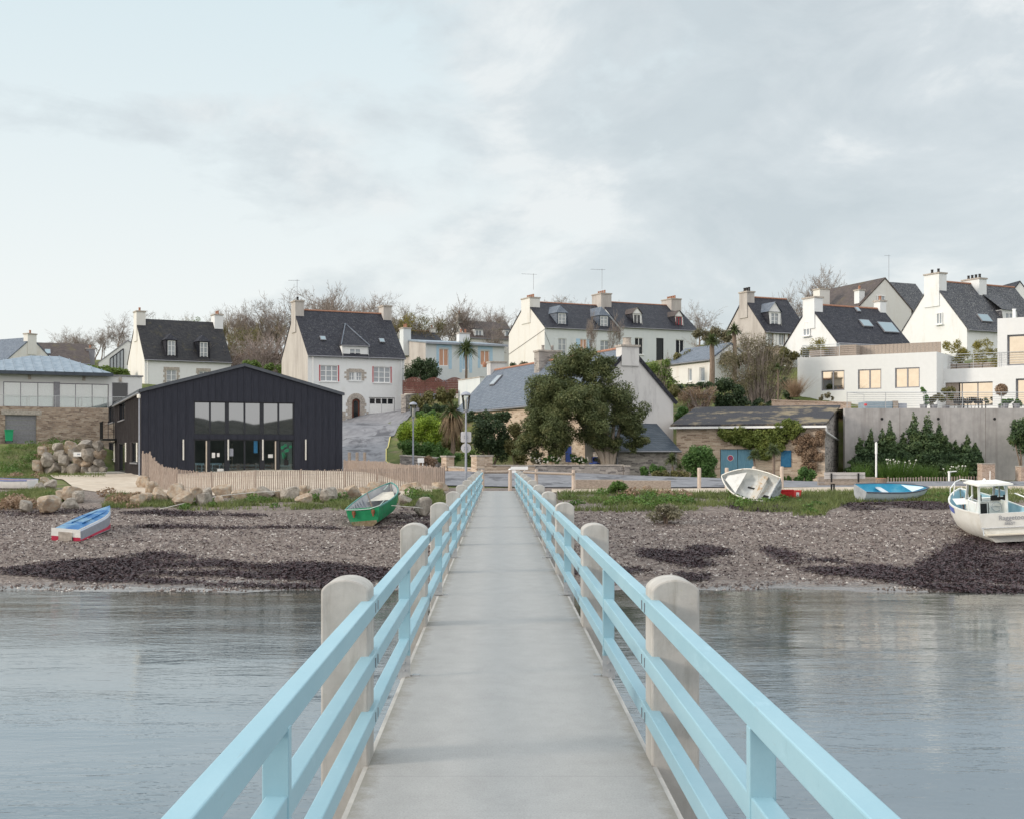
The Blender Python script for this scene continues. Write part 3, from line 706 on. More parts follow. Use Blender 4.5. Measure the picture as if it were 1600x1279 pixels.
def window(parent, ax, h, nx=2, nz=1, fm='white_paint', pm='glass_dark', dep=.13, fw=.07, sill=True, surround=None, shut=None, bar=.035, name='window', sillm=None):
    a,b,c,d = h; m = MB()
    abox(m,ax,a,a+fw,dep-.04,dep+.05,c,d); abox(m,ax,b-fw,b,dep-.04,dep+.05,c,d)
    abox(m,ax,a+fw,b-fw,dep-.04,dep+.05,c,c+fw); abox(m,ax,a+fw,b-fw,dep-.04,dep+.05,d-fw,d)
    for i in range(1,nx):
        u = a+(b-a)*i/nx; w_ = fw*.6 if nx == 2 else bar; abox(m,ax,u-w_,u+w_,dep-.03,dep+.04,c+fw,d-fw)
    for j in range(1,nz):
        z = c+(d-c)*j/nz; abox(m,ax,a+fw,b-fw,dep-.022,dep+.035,z-bar*.6,z+bar*.6)
    w_ = m.build(name, M[fm], parent)
    m = MB(); abox(m,ax,a+.02,b-.02,dep+.02,dep+.03,c+.02,d-.02); m.build('pane', M[pm], w_)
    if sill:
        m = MB(); abox(m,ax,a-.12,b+.12,-.10,dep-.05,c-.09,c-.004); m.build('sill', M[sillm or fm], w_)
    if surround:
        m = MB(); g = random.Random(int(a*100)); z = c
        n = max(3,int((d-c)/.28)); hh = (d-c)/n
        for i in range(n):
            e = .34 if i%2 else .20
            abox(m,ax,a-e,a-.003,-.035,.1,c+hh*i+.01,c+hh*(i+1)-.01); abox(m,ax,b+.003,b+e,-.035,.1,c+hh*i+.01,c+hh*(i+1)-.01)
        abox(m,ax,a-.3,b+.3,-.035,.1,d+.003,d+.30); m.build('surround', M[surround], w_)
    if shut:
        mt, ww = shut
        for u0,u1 in ((a-ww-.02,a-.02),(b+.02,b+ww+.02)):
            m = MB(); abox(m,ax,u0,u1,-.05,-.008,c-.02,d+.02)
            m.build('shutter', M[mt], w_)
    return w_
def walls(H, wm, holes=(), lholes=(), base=-2.5, gm=None, sm=None, rm=None):
    W, D, e, t = H.W, H.D, H.eave, H.top; m = MB(); g = MB(); s_ = MB()
    wall_rect(m, H.fax, 0, W, base, e, holes); wall_rect(s_, H.lax, 0, D, base, e, lholes)
    m.add([(0,D,base),(W,D,base),(W,D,e),(0,D,e)],[(0,1,2,3)]); g.add([(W,0,base),(W,D,base),(W,D,e),(W,0,e)],[(0,1,2,3)])
    if H.ridge == 'x':
        for x in (0,W): (s_ if x == 0 else g).add([(x,0,e),(x,D,e),(x,D/2,t)],[(0,1,2)])
    else:
        for y in (0,D): m.add([(0,y,e),(W,y,e),(W/2,y,t)],[(0,1,2)])
    if gm or sm:
        m.build('wall', M[wm], H.root, weld=True); s_.build('gable_wall' if H.ridge == 'x' else 'side_wall', M[sm or gm], H.root); g.build('gable_wall' if H.ridge == 'x' else 'side_wall', M[gm or sm], H.root)
    else:
        m.add(s_.v, s_.f); m.add(g.v, g.f); m.build('wall', M[wm], H.root, weld=True)
def roof(H, rm, oh=.25, ox=.06, th=.14, ridge_m='ridge', gut='grey_metal'):
    W, D, e, t, s = H.W, H.D, H.eave, H.top, H.slope; m = MB()
    if H.ridge == 'x':
        for sg in (0,1):
            f = (lambda y: y) if sg == 0 else (lambda y: D-y)
            m.prism([(f(-oh),e-oh*s),(f(D/2),t),(f(D/2),t+th*1.2),(f(-oh),e-oh*s+th)], 'x', -ox, W+ox)
    else:
        for sg in (0,1):
            f = (lambda y: y) if sg == 0 else (lambda y: W-y)
            m.prism([(f(-oh),e-oh*s),(f(W/2),t),(f(W/2),t+th*1.2),(f(-oh),e-oh*s+th)], 'y', -ox, D+ox)
    r = m.build('roof', M[rm], H.root)
    if ridge_m:
        m = MB()
        if H.ridge == 'x': m.tube([(-ox+.02,D/2,t+.13),(W+ox-.02,D/2,t+.13)], .12, 6)
        else: m.tube([(W/2,-ox+.02,t+.13),(W/2,D+ox-.02,t+.13)], .12, 6)
        m.build('ridge_tiles', M[ridge_m], r)
    if gut:
        m = MB()
        if H.ridge == 'x': m.tube([(-ox,-oh-.06,e-oh*s+.02),(W+ox,-oh-.06,e-oh*s+.02)], .075, 6)
        else: m.tube([(-oh-.06,-ox,e-oh*s+.02),(-oh-.06,D+ox,e-oh*s+.02)], .075, 6)
        m.build('gutter', M[gut], H.root)
    return r
def chimney(H, x, y, wx, wy, ztop, zb, mat, pots=3, pot_m='ridge', cap='granite', along='y'):
    if along == 'y' and H.ridge == 'x':
        if abs(x-wx/2) < .12: x = wx/2-.11
        if abs(H.W-x-wx/2) < .12: x = H.W-wx/2+.11
    if H.ridge == 'y' and abs(y-wy/2) < .06: y = wy/2-.11
    m = MB(); m.box(x-wx/2,x+wx/2,y-wy/2,y+wy/2,zb,ztop-.12); c = m.build('chimney', M[mat], H.root)
    m = MB(); m.box(x-wx/2-.08,x+wx/2+.08,y-wy/2-.08,y+wy/2+.08,ztop-.119,ztop+.02); m.build('cap', M[cap], c)
    for i in range(pots):
        k = (i+.5)/pots-.5; p = (x,y+k*wy*.85) if along == 'y' else (x+k*wx*.85,y)
        m = MB(); m.lathe([(.13,0),(.11,.32),(.14,.36),(.12,.42)], (p[0],p[1],ztop+.02), 8); m.build('chimney_pot', M[pot_m], c)
    return c
def dormer(H, x0, x1, y0, y1, ypk, body, rm, kind_='hip', nx=2, nz=3, fm='white_paint', pm='glass_dark', mx=.16, eav=.12, wall_dormer=False, frontm=None, pkx=None):
    """dormer on the front slope whose window fills the given photo rectangle"""
    if wall_dormer: yd = 0.0
    else: yd = max(.05, H.onroof((x0+x1)/2, y1+1.0).y)
    a,b,c,d = H.frect(x0,x1,y0,y1,yd); zt = H.front((x0+x1)/2, ypk, yd+.6)[1]
    ze = d+eav; L, Rr = a-mx, b+mx
    yback = lambda z: (z-H.eave)/H.slope
    m = MB()
    wall_rect(m, (Vector((0,yd,0)),Vector((1,0,0)),Vector((0,1,0))), L, Rr, (H.eave if wall_dormer else c-.25), ze, [(a,b,c,d)], .12)
    for x in (L,Rr): m.add([(x,yd,c-.3),(x,yd,ze),(x,yback(ze)+.1,ze),(x,yback(c-.3),c-.3)],[(0,1,2,3)])
    if kind_ == 'gable': m.add([(L,yd,ze),(Rr,yd,ze),((L+Rr)/2,yd,zt)],[(0,1,2)])
    dm = m.build('dormer', M[frontm or body], H.root, fix=False)
    xm = (L+Rr)/2; o = .13; m = MB()
    if wall_dormer: zt = H.onroof((x0+x1)/2-4, ypk).z
    yb = yback(zt)+.1
    if kind_ == 'shed':
        m.add([(L-o,yd-.2,ze),(Rr+o,yd-.2,ze),(Rr+o,yback(zt),zt),(L-o,yback(zt),zt)],[(0,1,2,3)])
    else:
        fy = yd-.15 if kind_ == 'gable' else (yback(zt)-.35 if wall_dormer else yd+min((zt-ze)*.55, .9))
        V = [(L-o,yd-.15,ze-.03),(Rr+o,yd-.15,ze-.03),(Rr+o,yback(ze)+.2,ze-.03),(L-o,yback(ze)+.2,ze-.03),(xm,fy,zt),(xm,yb,zt)]
        m.add(V,[(0,4,5,3),(1,2,5,4),(0,3,2,1)]+([(0,1,4)] if kind_ != 'gable' else []))
    m.build('dormer_roof', M[rm], dm)
    if wall_dormer:
        m = MB(); pk = Vector((xm,fy,zt+.05))
        for xx in (L-o,Rr+o): m.beam((xx,yd-.15,ze+.03),pk,.09,.08)
        m.beam(pk,(xm,yb,zt+.05),.10,.09); m.build('hip_caps', M['slate_blue'], dm)
        m = MB(); m.box(L-o,Rr+o,yd-.20,yd-.152,ze-.10,ze-.0); m.build('eave_board', M['grey_metal'], dm)
    if frontm and frontm != body:
        m = MB()
        for x,sg in ((L,-1),(Rr,1)): m.add([(x+sg*.01,yd+.02,c-.3),(x+sg*.01,yd+.02,ze-.04),(x+sg*.01,yback(ze)+.1,ze-.04),(x+sg*.01,yback(c-.3),c-.3)],[(0,1,2,3)])
        m.build('dormer_cheek', M[body], dm)
    window(dm, (Vector((0,yd,0)),Vector((1,0,0)),Vector((0,1,0))), (a,b,c,d), nx, nz, fm, pm, .05, .07, sill=not wall_dormer and False)
    return dm
def skylight(H, x0, x1, y0, y1, pm='glass_sky'):
    p = H.onroof((x0+x1)/2,(y0+y1)/2); q0 = H.onroof(x0,(y0+y1)/2); q1 = H.onroof(x1,(y0+y1)/2); b0 = H.onroof((x0+x1)/2,y1); b1 = H.onroof((x0+x1)/2,y0)
    if H.ridge == 'x': U = Vector((1,0,0)); V_ = Vector((0,1,H.slope)).normalized(); w_ = abs(q1.x-q0.x)/2
    else: U = Vector((0,-1,0)); V_ = Vector((1,0,H.slope)).normalized(); w_ = abs(q1.y-q0.y)/2
    hgt = (b1-b0).dot(V_)/2; hgt = max(.3, abs(hgt)); w_ = max(.22, w_)
    if H.ridge == 'y': w_ = min(w_, .6); hgt = min(hgt, .8)
    nn = U.cross(V_).normalized(); nn = nn if nn.z > 0 else -nn
    c = p+nn*.19; m = MB()
    m.obox(c, U*w_, V_*hgt, nn*.05); s = m.build('skylight', M['grey_metal'], H.root)
    m = MB(); m.obox(c+nn*.055, U*(w_-.06), V_*(hgt-.06), nn*.006); m.build('pane', M[pm], s)
def downpipe(H, x, z0, z1, mat='white_paint'):
    m = MB(); m.tube([(x,-.09,z1),(x,-.09,z0)], .05, 6); m.build('downpipe', M[mat], H.root)
def antenna(H, x, y, z0, h, w=.9, mat='grey_metal'):
    m = MB(); m.tube([(x,y,z0),(x,y,z0+h)], .022, 5); m.tube([(x-w,y,z0+h*.93),(x+w*.3,y,z0+h*.96)], .016, 4)
    for i in range(6): m.tube([(x-w+i*w*.2,y-.22,z0+h*.935),(x-w+i*w*.2,y+.22,z0+h*.935)], .01, 3)
    m.build('antenna', M[mat], H.root)

# ------------------------------------------------------------------ tall white house in the middle
H = House('white_house', 'tall white house with central pointed dormer, arched brown door and red shutters', 481, 632, 125, 25, 9.5, 662, 553, 486)
hw1 = H.frect(500.5,528,571,596); hw2 = H.frect(583.6,610,573.3,598); hm = H.frect(545.6,565,582,594.5); hd = H.frect(549.9,562.8,622.5,659); hg = H.frect(576.7,617,621,657)
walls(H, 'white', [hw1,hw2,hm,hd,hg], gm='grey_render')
roof(H, 'slate_dark', oh=.22)
for h_ in (hw1,hw2): window(H.root, H.fax, h_, 3, 3, surround=None, shut=('red_paint',.09), bar=.05, pm='glass_pale')
window(H.root, H.fax, (hm[0],hm[0]+(hm[1]-hm[0])*.42,hm[2],hm[3]), 2, 2, fw=.05, pm='glass_pale', sill=False)
window(H.root, H.fax, (hm[0]+(hm[1]-hm[0])*.58,hm[1],hm[2],hm[3]), 2, 2, fw=.05, pm='glass_pale', sill=False)
m = MB(); abox(m,H.fax,hm[0]+(hm[1]-hm[0])*.42,hm[0]+(hm[1]-hm[0])*.58,0,.2,hm[2],hm[3]); abox(m,H.fax,hm[0]-.1,hm[1]+.1,-.08,.0,hm[2]-.12,hm[2]-.005); m.build('mullion_pier', M['white'], H.root)
m = MB(); g = random.Random(3)
for i in range(5):
    z0 = hm[2]+(hm[3]-hm[2]+.3)*i/5; z1 = hm[2]+(hm[3]-hm[2]+.3)*(i+1)/5-.02
    for sg,u in ((-1,hm[0]),(1,hm[1])):
        e = .5 if i%2 else .28; abox(m,H.fax,*sorted((u+sg*.003,u+sg*e)),-.03,.05,z0,z1)
for i in range(5): abox(m,H.fax,hm[0]-.05+(hm[1]-hm[0]+.1)*i/5,hm[0]-.05+(hm[1]-hm[0]+.1)*(i+1)/5-.02,-.03,.05,hm[3]+.02,hm[3]+.36)
m.build('surround', M['granite'], H.root)
# arched door
m = MB(); dw = hd[1]-hd[0]; dc = (hd[0]+hd[1])/2; sp = hd[3]-dw/2
pts = [(hd[0]+.03,hd[2]),(hd[1]-.03,hd[2])]+[(dc+(dw/2-.03)*math.cos(t_*math.pi/10),sp+(dw/2-.03)*math.sin(t_*math.pi/10)) for t_ in range(11)]
m.prism(pts,'y',.10,.16); dr = m.build('door', plain('brown_door_wood',(.10,.032,.02),(.15,.05,.03),5,.6,stretch=(5,5,.5)), H.root)
pts = [(hd[0]+.2,hd[2]+.45),(hd[1]-.2,hd[2]+.45)]+[(dc+(dw/2-.2)*math.cos(t_*math.pi/10),sp+(dw/2-.2)*math.sin(t_*math.pi/10)) for t_ in range(11)]
m = MB(); m.prism(pts,'y',.088,.099); m.build('pane', M['glass_dark'], dr)
m = MB()
for i in range(4):
    z0 = hd[2]+.55+i*.38
    for sg in (-1,1): m.beam((dc-sg*.2,.082,z0),(dc+sg*.2,.082,z0+.36),.025,.025)
m.build('grille', M['black_metal'], dr)
m = MB(); nn = 11
for i in range(nn):
    t0, t1 = math.pi*i/nn+.02, math.pi*(i+1)/nn-.02; r0, r1 = dw/2, dw/2+.52
    m.prism([(dc+r0*math.cos(t0),sp+r0*math.sin(t0)),(dc+r1*math.cos(t0),sp+r1*math.sin(t0)),(dc+r1*math.cos(t1),sp+r1*math.sin(t1)),(dc+r0*math.cos(t1),sp+r0*math.sin(t1))],'y',-.05,.04)
for i in range(6):
    for sg in (-1,1):
        e = .62 if i%2 else .45; z0 = hd[2]+(sp-hd[2])*i/6; abox(m,H.fax,*sorted((dc+sg*(dw/2+.003),dc+sg*(dw/2+e))),-.05,.04,z0+.01,hd[2]+(sp-hd[2])*(i+1)/6-.012)
# corner base stones
for u0,u1 in ((.0,.9),(hd[0]-1.6,hd[0]-.66),(hd[1]+.66,hg[0]-.06),(hg[1]+.08,H.W-.02)):
    for i in range(3):
        k = max(1,int((u1-u0)/.4))
        for j in range(k): abox(m,H.fax,u0+(u1-u0)*j/k+.01,u0+(u1-u0)*(j+1)/k-.01,-.04,.04,hd[2]+.05+i*.34,hd[2]+.05+i*.34+.32)
m.build('cut_stones', M['granite'], H.root)
m = MB(); abox(m,H.fax,hg[0]+.05,hg[1]-.05,.12,.17,hg[2]-.5,hg[3]-.05); gd = m.build('garage_door', M['white_paint'], H.root)
for i in range(4):
    u = hg[0]+.12+(hg[1]-hg[0]-.2)*i/4; m = MB(); abox(m,H.fax,u,u+(hg[1]-hg[0])/4-.17,.105,.119,hg[3]-.62,hg[3]-.12); m.build('pane', M['glass_dark'], gd)
m = MB(); abox(m,H.fax,(hg[0]+hg[1])/2-.012,(hg[0]+hg[1])/2+.012,.108,.119,hg[2]-.2,hg[3]-.65); m.build('leaf_gap', M['grey_metal'], gd)
dormer(H, 546,564,544.6,556.6,507.6,'white','slate_dark','hip',2,2,pm='glass_pale',mx=.75,eav=.3,wall_dormer=True)
skylight(H,499.7,508.3,528,534); skylight(H,592,600,531.7,537.4)
chimney(H,.45,H.D/2,.9,1.5,CH-(470-VY)/F*129-H.o.z,H.top-2.2,'grey_render',1,'black_metal'); chimney(H,H.W-.45,H.D/2,.9,1.5,CH-(478-VY)/F*133-H.o.z,H.top-2.2,'grey_render',0)
antenna(H,.3,H.D/2,H.top+1.0,2.2)
downpipe(H,.5,hd[2],H.eave-.2); downpipe(H,H.W-.35,hd[2],H.eave-.2)

# ------------------------------------------------------------------ white house with two dormers, left
H = House('white_house', 'white house with two slate dormers and granite window surrounds, behind black timber hall', 226, 361, 139, 28, 8.5, 640, 560, 500)
h1 = H.frect(260,276,578,602); h2 = H.frect(311,325,580,604)
walls(H, 'white', [h1,h2], gm='cream'); roof(H, 'slate_moss', oh=.2, ridge_m=None)
for h_ in (h1,h2): window(H.root,H.fax,h_,2,3,surround='granite',pm='glass_pale')
dormer(H,262,274,532.5,557,521.5,'slate_dark','slate_dark','hip',2,3,mx=.2,pm='glass_pale'); dormer(H,312.5,324.5,535,559,524,'slate_dark','slate_dark','hip',2,3,mx=.2,pm='glass_pale')
chimney(H,.5,H.D/2,1.0,1.5,CH-(487-VY)/F*143-H.o.z,H.top-2.4,'cream',1); chimney(H,H.W-.5,H.D/2,1.0,1.5,CH-(492-VY)/F*147-H.o.z,H.top-2.4,'white',2)
downpipe(H,.3,-1,H.eave-.2)

# ------------------------------------------------------------------ long pair of white houses, centre
def long_house(name, label, pxl, pxr, d, ye, yr, gm):
    H = House(name, label, pxl, pxr, d, 25, 10, 575, ye, yr); return H
H = long_house('terraced_house', 'white terraced house with broad sunlit cream gable and two slate dormers with white windows', 851, 968, 154, 511, 473, 'cream')
hs = [H.frect(872.3,885,529,556), H.frect(906.5,917,530,556), H.frect(938,952,532,558)]
walls(H,'bluegrey',hs,gm='cream'); roof(H,'slate_dark',oh=.18)  # cool shade on the front, warm sun on the gable put into render colours
for i,h_ in enumerate(hs): window(H.root,H.fax,h_,2,3 if i != 1 else 1,pm='glass_pale' if i != 1 else 'orange_curtain',shut=('pale_blue_paint' if i == 1 else 'bluegrey',.55),fm='white_paint')
dormer(H,872.3,884,490,507.5,477,'slate_blue','slate_blue','hip',2,3,mx=.18,pm='glass_pale'); dormer(H,938,949.5,494.5,511,479.5,'slate_blue','slate_blue','hip',2,3,mx=.18,pm='glass_pale')
chimney(H,.7,H.D/2,1.4,2.4,CH-(465-VY)/F*158-H.o.z,H.top-2.6,'cream',4); antenna(H,.5,H.D/2-1,H.top+1.5,2.0,1.6)
o2 = H.world((H.W,0,0)); d2 = o2.y; W1 = H.W
m = MB(); m.tube([(.0,-.03,H.eave-.6),(W1*.25,-.03,-1.2)],.02,4); m.tube([(-.03,0,H.eave-.3),(-.03,H.D,H.eave-2.6)],.025,4); m.build('cable', M['black_metal'], H.root)
H = House('terraced_house', 'white terraced house with dark windows, brown tiled dormers and long slate roof', 969.2, 1089, d2, 25, 10, 575, 510.5, 473)
hs = [H.frect(992,1005,528,554), H.frect(1025.4,1037,528.5,564), H.frect(1056,1069,531,555)]
walls(H,'bluegrey',hs,gm='bluegrey'); roof(H,'slate_dark',oh=.16)
window(H.root,H.fax,hs[0],2,1,fm='white_paint'); window(H.root,H.fax,hs[1],1,1,fm='dark_frame'); window(H.root,H.fax,hs[2],2,1,fm='white_paint')
dormer(H,990,1001,491.5,506,481.5,'slate_dark','slate_brown','gable',2,1,pm='glass_dark',frontm='white_paint',mx=.12); dormer(H,1056,1065.5,495.5,509,486,'slate_dark','slate_brown','gable',2,1,fm='red_paint',frontm='white_paint',mx=.12)
chimney(H,.2,H.D/2,1.5,2.4,CH-(463-VY)/F*165-H.o.z,H.top-2.6,'grey_render',4); chimney(H,H.W-.7,H.D/2,1.5,2.4,CH-(469-VY)/F*168-H.o.z,H.top-2.6,'grey_render',5)
antenna(H,-.2,H.D/2-.8,H.top+1.6,2.6,1.6); downpipe(H,H.W-.3,-1,H.eave-.2)

# ------------------------------------------------------------------ blue-grey bungalow with the flat roof
H = House('bungalow', 'pale blue bungalow with flat zinc roof behind the cordyline palm', 665, 788, 138, 25, 8, 594, 536, 530)
hs = [H.frect(686,701,545,572), H.frect(722,733,548,578), H.frect(750.6,765,548,571)]
H.top = H.eave+.5
m = MB(); wall_rect(m,H.fax,0,H.W,-2.5,H.eave,hs); W,D,e = H.W,H.D,H.eave
m.add([(W,0,-2.5),(W,D,-2.5),(W,D,e+.9),(W,0,e)],[(0,1,2,3)]); m.add([(0,D,-2.5),(W,D,-2.5),(W,D,e+.9),(0,D,e+.9)],[(0,1,2,3)])
m.build('wall', M['bluegrey'], H.root)
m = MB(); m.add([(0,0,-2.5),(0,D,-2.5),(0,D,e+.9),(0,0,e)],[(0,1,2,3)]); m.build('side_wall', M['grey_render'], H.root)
m = MB(); m.prism([(-.35,e-.02),(D+.2,e+.95),(D+.2,e+1.1),(-.35,e+.13)],'x',-.1,W+.25); m.build('roof', M['zinc'], H.root)
m = MB(); m.box(-.1,W+.25,-.43,-.352,e-.1,e+.1); m.build('gutter', M['lamp_grey'], H.root)
for i,h_ in enumerate(hs):
    w_ = window(H.root,H.fax,h_,2,1,pm='orange_curtain' if i != 1 else 'pale_blue_paint',sill=False)
    m = MB()
    for u0,u1,z0,z1 in ((h_[0]-.3,h_[0]-.01,h_[2]-.3,h_[3]+.45),(h_[1]+.01,h_[1]+.36,h_[2]-.3,h_[3]+.45),(h_[0]-.01,h_[1]+.01,h_[3]+.12,h_[3]+.45)): abox(m,H.fax,u0,u1,-.02,-.002,z0,z1)
    m.build('painted_surround', M['pale_blue_paint'], w_)
chimney(H,-.2,D*.7,.9,1.2,e+2.1,e-1,'bluegrey',2); chimney(H,W-2.2,D*.8,1.3,.8,e+1.9,e,'white',2,along='x')

# ------------------------------------------------------------------ far houses at the back
H = House('house', 'distant house with dark mansard roof seen over the flat blue bungalow', 729, 806, 172, 22, 7, 580, 527.5, 503)
h1 = H.frect(772,780,532,545); walls(H,'cream',[h1]); roof(H,'slate_brown',oh=.15,ridge_m=None); window(H.root,H.fax,h1,2,1)
dormer(H,743,753,516,525,512,'white','slate_dark','shed',2,1,mx=.15,pm='glass_pale'); dormer(H,790,800,517,526,513,'white','slate_dark','shed',2,1,mx=.15,pm='glass_pale')
chimney(H,.3,3.5,.7,1.0,H.top+1.1,H.top-2,'cream',1)
H = House('house', 'small distant dark roof between bare trees, above blue bungalow', 634, 690, 168, 20, 7, 575, 532, 518)
walls(H,'cream'); roof(H,'slate_dark',oh=.2); chimney(H,H.W-.4,3.5,.8,1.0,H.top+.6,H.top-2,'cream',1)
H = House('house', 'brown roofed house with two grey chimneys behind zinc roofed house', 52, 140, 165, 22, 8, 600, 565, 537)
walls(H,'grey_render'); roof(H,'slate_brown',oh=.25,ridge_m=None); skylight(H,70,79,548,555)
chimney(H,-.1,H.D*.35,1.0,1.3,H.top-.4,H.eave-1,'grey_metal',2); chimney(H,H.W+.3,H.D*.4,1.1,1.5,H.top-.5,H.eave-2,'grey_metal',1)
H = House('house', 'slate roofed house with white gable chimney at the far left edge', -48, 6, 158, -32, 8, 600, 570, 533)
walls(H,'cream'); roof(H,'slate_blue',oh=.2,ridge_m=None); chimney(H,H.W-.4,H.D/2,.8,1.3,H.top+.6,H.top-2,'cream',1)
H = House('house', 'white modern house with slanted gable window behind clipped hedge', 154, 246, 160, 8, 9, 600, 567, 533, 'y')
walls(H,'modern_white'); roof(H,'grey_metal',oh=.1,ridge_m=None,gut=None)
a0 = H.front(172,568); a1 = H.front(196,542)
m = MB(); zt = lambda u: H.eave+H.slope*u-.55
u0, u1 = H.front(172,560)[0], H.front(193,560)[0]
m.prism([(u0,-.5),(u1,-.5),(u1,zt(u1)),(u0,zt(u0))],'y',-.035,-.005); gw = m.build('window', M['glass_pale'], H.root)
m = MB()
for i in range(5): u = u0+(u1-u0)*i/4; m.box(u-.05,u+.05,-.06,-.036,-.5,zt(u))
m.beam((u0,-.05,zt(u0)),(u1,-.05,zt(u1)),.04,.12); m.build('frame', M['dark_frame'], gw)

# ------------------------------------------------------------------ houses on the right slope
H = House('cottage', 'low white cottage with blue slate roof beside the yucca trunk', 1112, 1172, 112, 25, 7.2, 612, 561, 538, 'y')
hl = [H.lrect(1075,1081,576,596), H.lrect(1093,1101,574,596)]
walls(H,'white',[],hl,sm='cream'); roof(H,'slate_blue',oh=.2,ridge_m=None)
for h_ in hl: window(H.root,H.lax,h_,1,1,pm='glass_pale')
H = House('house', 'grey rendered gable house with white dormer on its dark slate roof', 1195, 1262, 125, 25, 6.8, 575, 516.5, 466)
hs = [H.frect(1200,1208,521,540), H.frect(1217,1226,521,540)]
walls(H,'stone_brown',hs,gm='grey_render'); roof(H,'slate_dark',oh=.22)
for h_ in hs: window(H.root,H.fax,h_,2,1,pm='glass_pale',shut=('white_paint',.3))
dormer(H,1204.5,1216.5,489,508,473,'slate_dark','slate_blue','gable',2,3,mx=.25,pm='glass_pale',frontm='white_paint')
chimney(H,.45,H.D/2,.9,1.3,CH-(458-VY)/F*129-H.o.z,H.top-2.0,'grey_render',3,'black_metal')
H = House('white_house', 'white gable house with wide dark roof and two skylights above the terrace', 1307, 1422, 108, 27, 6.8, 575, 533.5, 478)
ht = H.lrect(1256.5,1267,503,525); walls(H,'white',[],[]); roof(H,'slate_dark',oh=.2)
window(H.root,(Vector((-.22,H.D,0)),Vector((0,-1,0)),Vector((1,0,0))),ht,2,1,pm='glass_pale')
skylight(H,1344,1359,503,513); skylight(H,1375,1397,507,522); skylight(H,1336,1341,485,488)
chimney(H,.45,H.D/2,.95,1.5,CH-(467-VY)/F*112-H.o.z,H.top-2.0,'white',0); chimney(H,H.W-.35,H.D/2,.7,.8,CH-(475-VY)/F*117-H.o.z,H.top-1.6,'white',1)
H = House('house', 'cream gable house with big brown roof behind the white houses', 1341, 1424, 138, 20, 10, 560, 481, 436, 'y')
h1 = H.frect(1370,1382,462,475); walls(H,'cream',[]); roof(H,'slate_brown',oh=.35,ridge_m=None)
window(H.root,(Vector((0,-.2,0)),Vector((1,0,0)),Vector((0,1,0))),h1,2,1,pm='glass_pale')
chimney(H,-.3,6.4,1.3,1.3,H.top-.5,H.eave-1,'cream',0); chimney(H,.8,.9,.7,.9,H.top-1.2,H.eave-1,'white',1)
m = MB(); m.tube([(H.W*.9,3,H.top-1),(H.W*.9,3,H.top+3.2)],.025,4); m.tube([(H.W*.9-.6,3,H.top+3.1),(H.W*.9+.2,3,H.top+3.1)],.015,4); m.build('antenna', M['grey_metal'], H.root)
H = House('house', 'grey gable with lichen slate roof between cream house and big white house', 1428, 1470, 142, 25, 8, 560, 500, 443)
walls(H,'grey_render'); roof(H,'slate_lichen',oh=.15,ridge_m=None)
H = House('white_house', 'big white gable house with speckled slate roof and long shed dormer', 1511, 1640, 120, 27, 8.6, 560, 513, 441)
ht = H.lrect(1464.5,1473.5,489,507); walls(H,'white',[]); roof(H,'slate_lichen',oh=.2)
window(H.root,(Vector((-.22,H.D,0)),Vector((0,-1,0)),Vector((1,0,0))),ht,2,1,pm='glass_pale')
skylight(H,1529,1545,494,505)
dormer(H,1571,1583,489,500,452,'slate_lichen','slate_lichen','shed',2,1,mx=.5,pm='glass_pale',frontm='white',eav=.25)
chimney(H,.5,H.D/2,1.0,1.9,CH-(428-VY)/F*124-H.o.z,H.top-2.4,'white',2,'black_metal'); chimney(H,5.6,H.D/2,1.0,2.2,CH-(438-VY)/F*127-H.o.z,H.top-2.0,'white',4,'black_metal')
H = House('white_house', 'distant white gable with small red shuttered window at far right', 1562, 1625, 150, 5, 9, 560, 482, 441, 'y')
h1 = H.frect(1569,1578,458,468); walls(H,'white',[]); roof(H,'slate_dark',oh=.3,ridge_m=None)
window(H.root,(Vector((0,-.2,0)),Vector((1,0,0)),Vector((0,1,0))),h1,1,1,pm='red_paint')

# ------------------------------------------------------------------ slate roofed cottage behind the big evergreen
H = House('stone_cottage', 'long stone cottage with blue grey slate roof and stained white gable', 914, 1052, 88, 21, 27, 730, 623.5, 545, 'y')
lh = [H.lrect(856,866.5,701,718), H.lrect(883,893,696,721), H.lrect(924,934,713,722), H.lrect(834,840,704,721), H.lrect(800,808,700,722)]
walls(H,'stained',[],lh,sm='stone_tan'); r_ = roof(H,'slate_blue',oh=.18)
window(H.root,H.lax,lh[0],2,1,fm='dark_frame'); 
for i in (1,3,4):
    m = MB(); abox(m,H.lax,lh[i][0]+.02,lh[i][1]-.02,.03,.1,lh[i][2],lh[i][3]); m.build('door' if i != 1 else 'shutter', M['blue_paint_door'], H.root)
window(H.root,H.lax,lh[2],1,1,fm='blue_paint_door')
skylight(H,768,786,590,603,'glass_pale')
chimney(H,H.W/2,.45,1.35,.9,CH-(541-VY)/F*90-H.o.z,H.top-1.2,'stained',0); 
m = MB(); m.lathe([(.36,0),(.30,.25),(.30,.5),(.36,.55)],(H.W/2,.45,CH-(541-VY)/F*90-H.o.z),8); m.build('chimney_pot', M['granite'], H.root)
chimney(H,H.W/2,14.5,1.9,1.0,H.top+.95,H.top-1,'stone_grey',2,'stone_grey',along='x'); chimney(H,H.W/2+.3,H.D-.3,1.5,.9,H.top+.9,H.top-3,'stained',0)
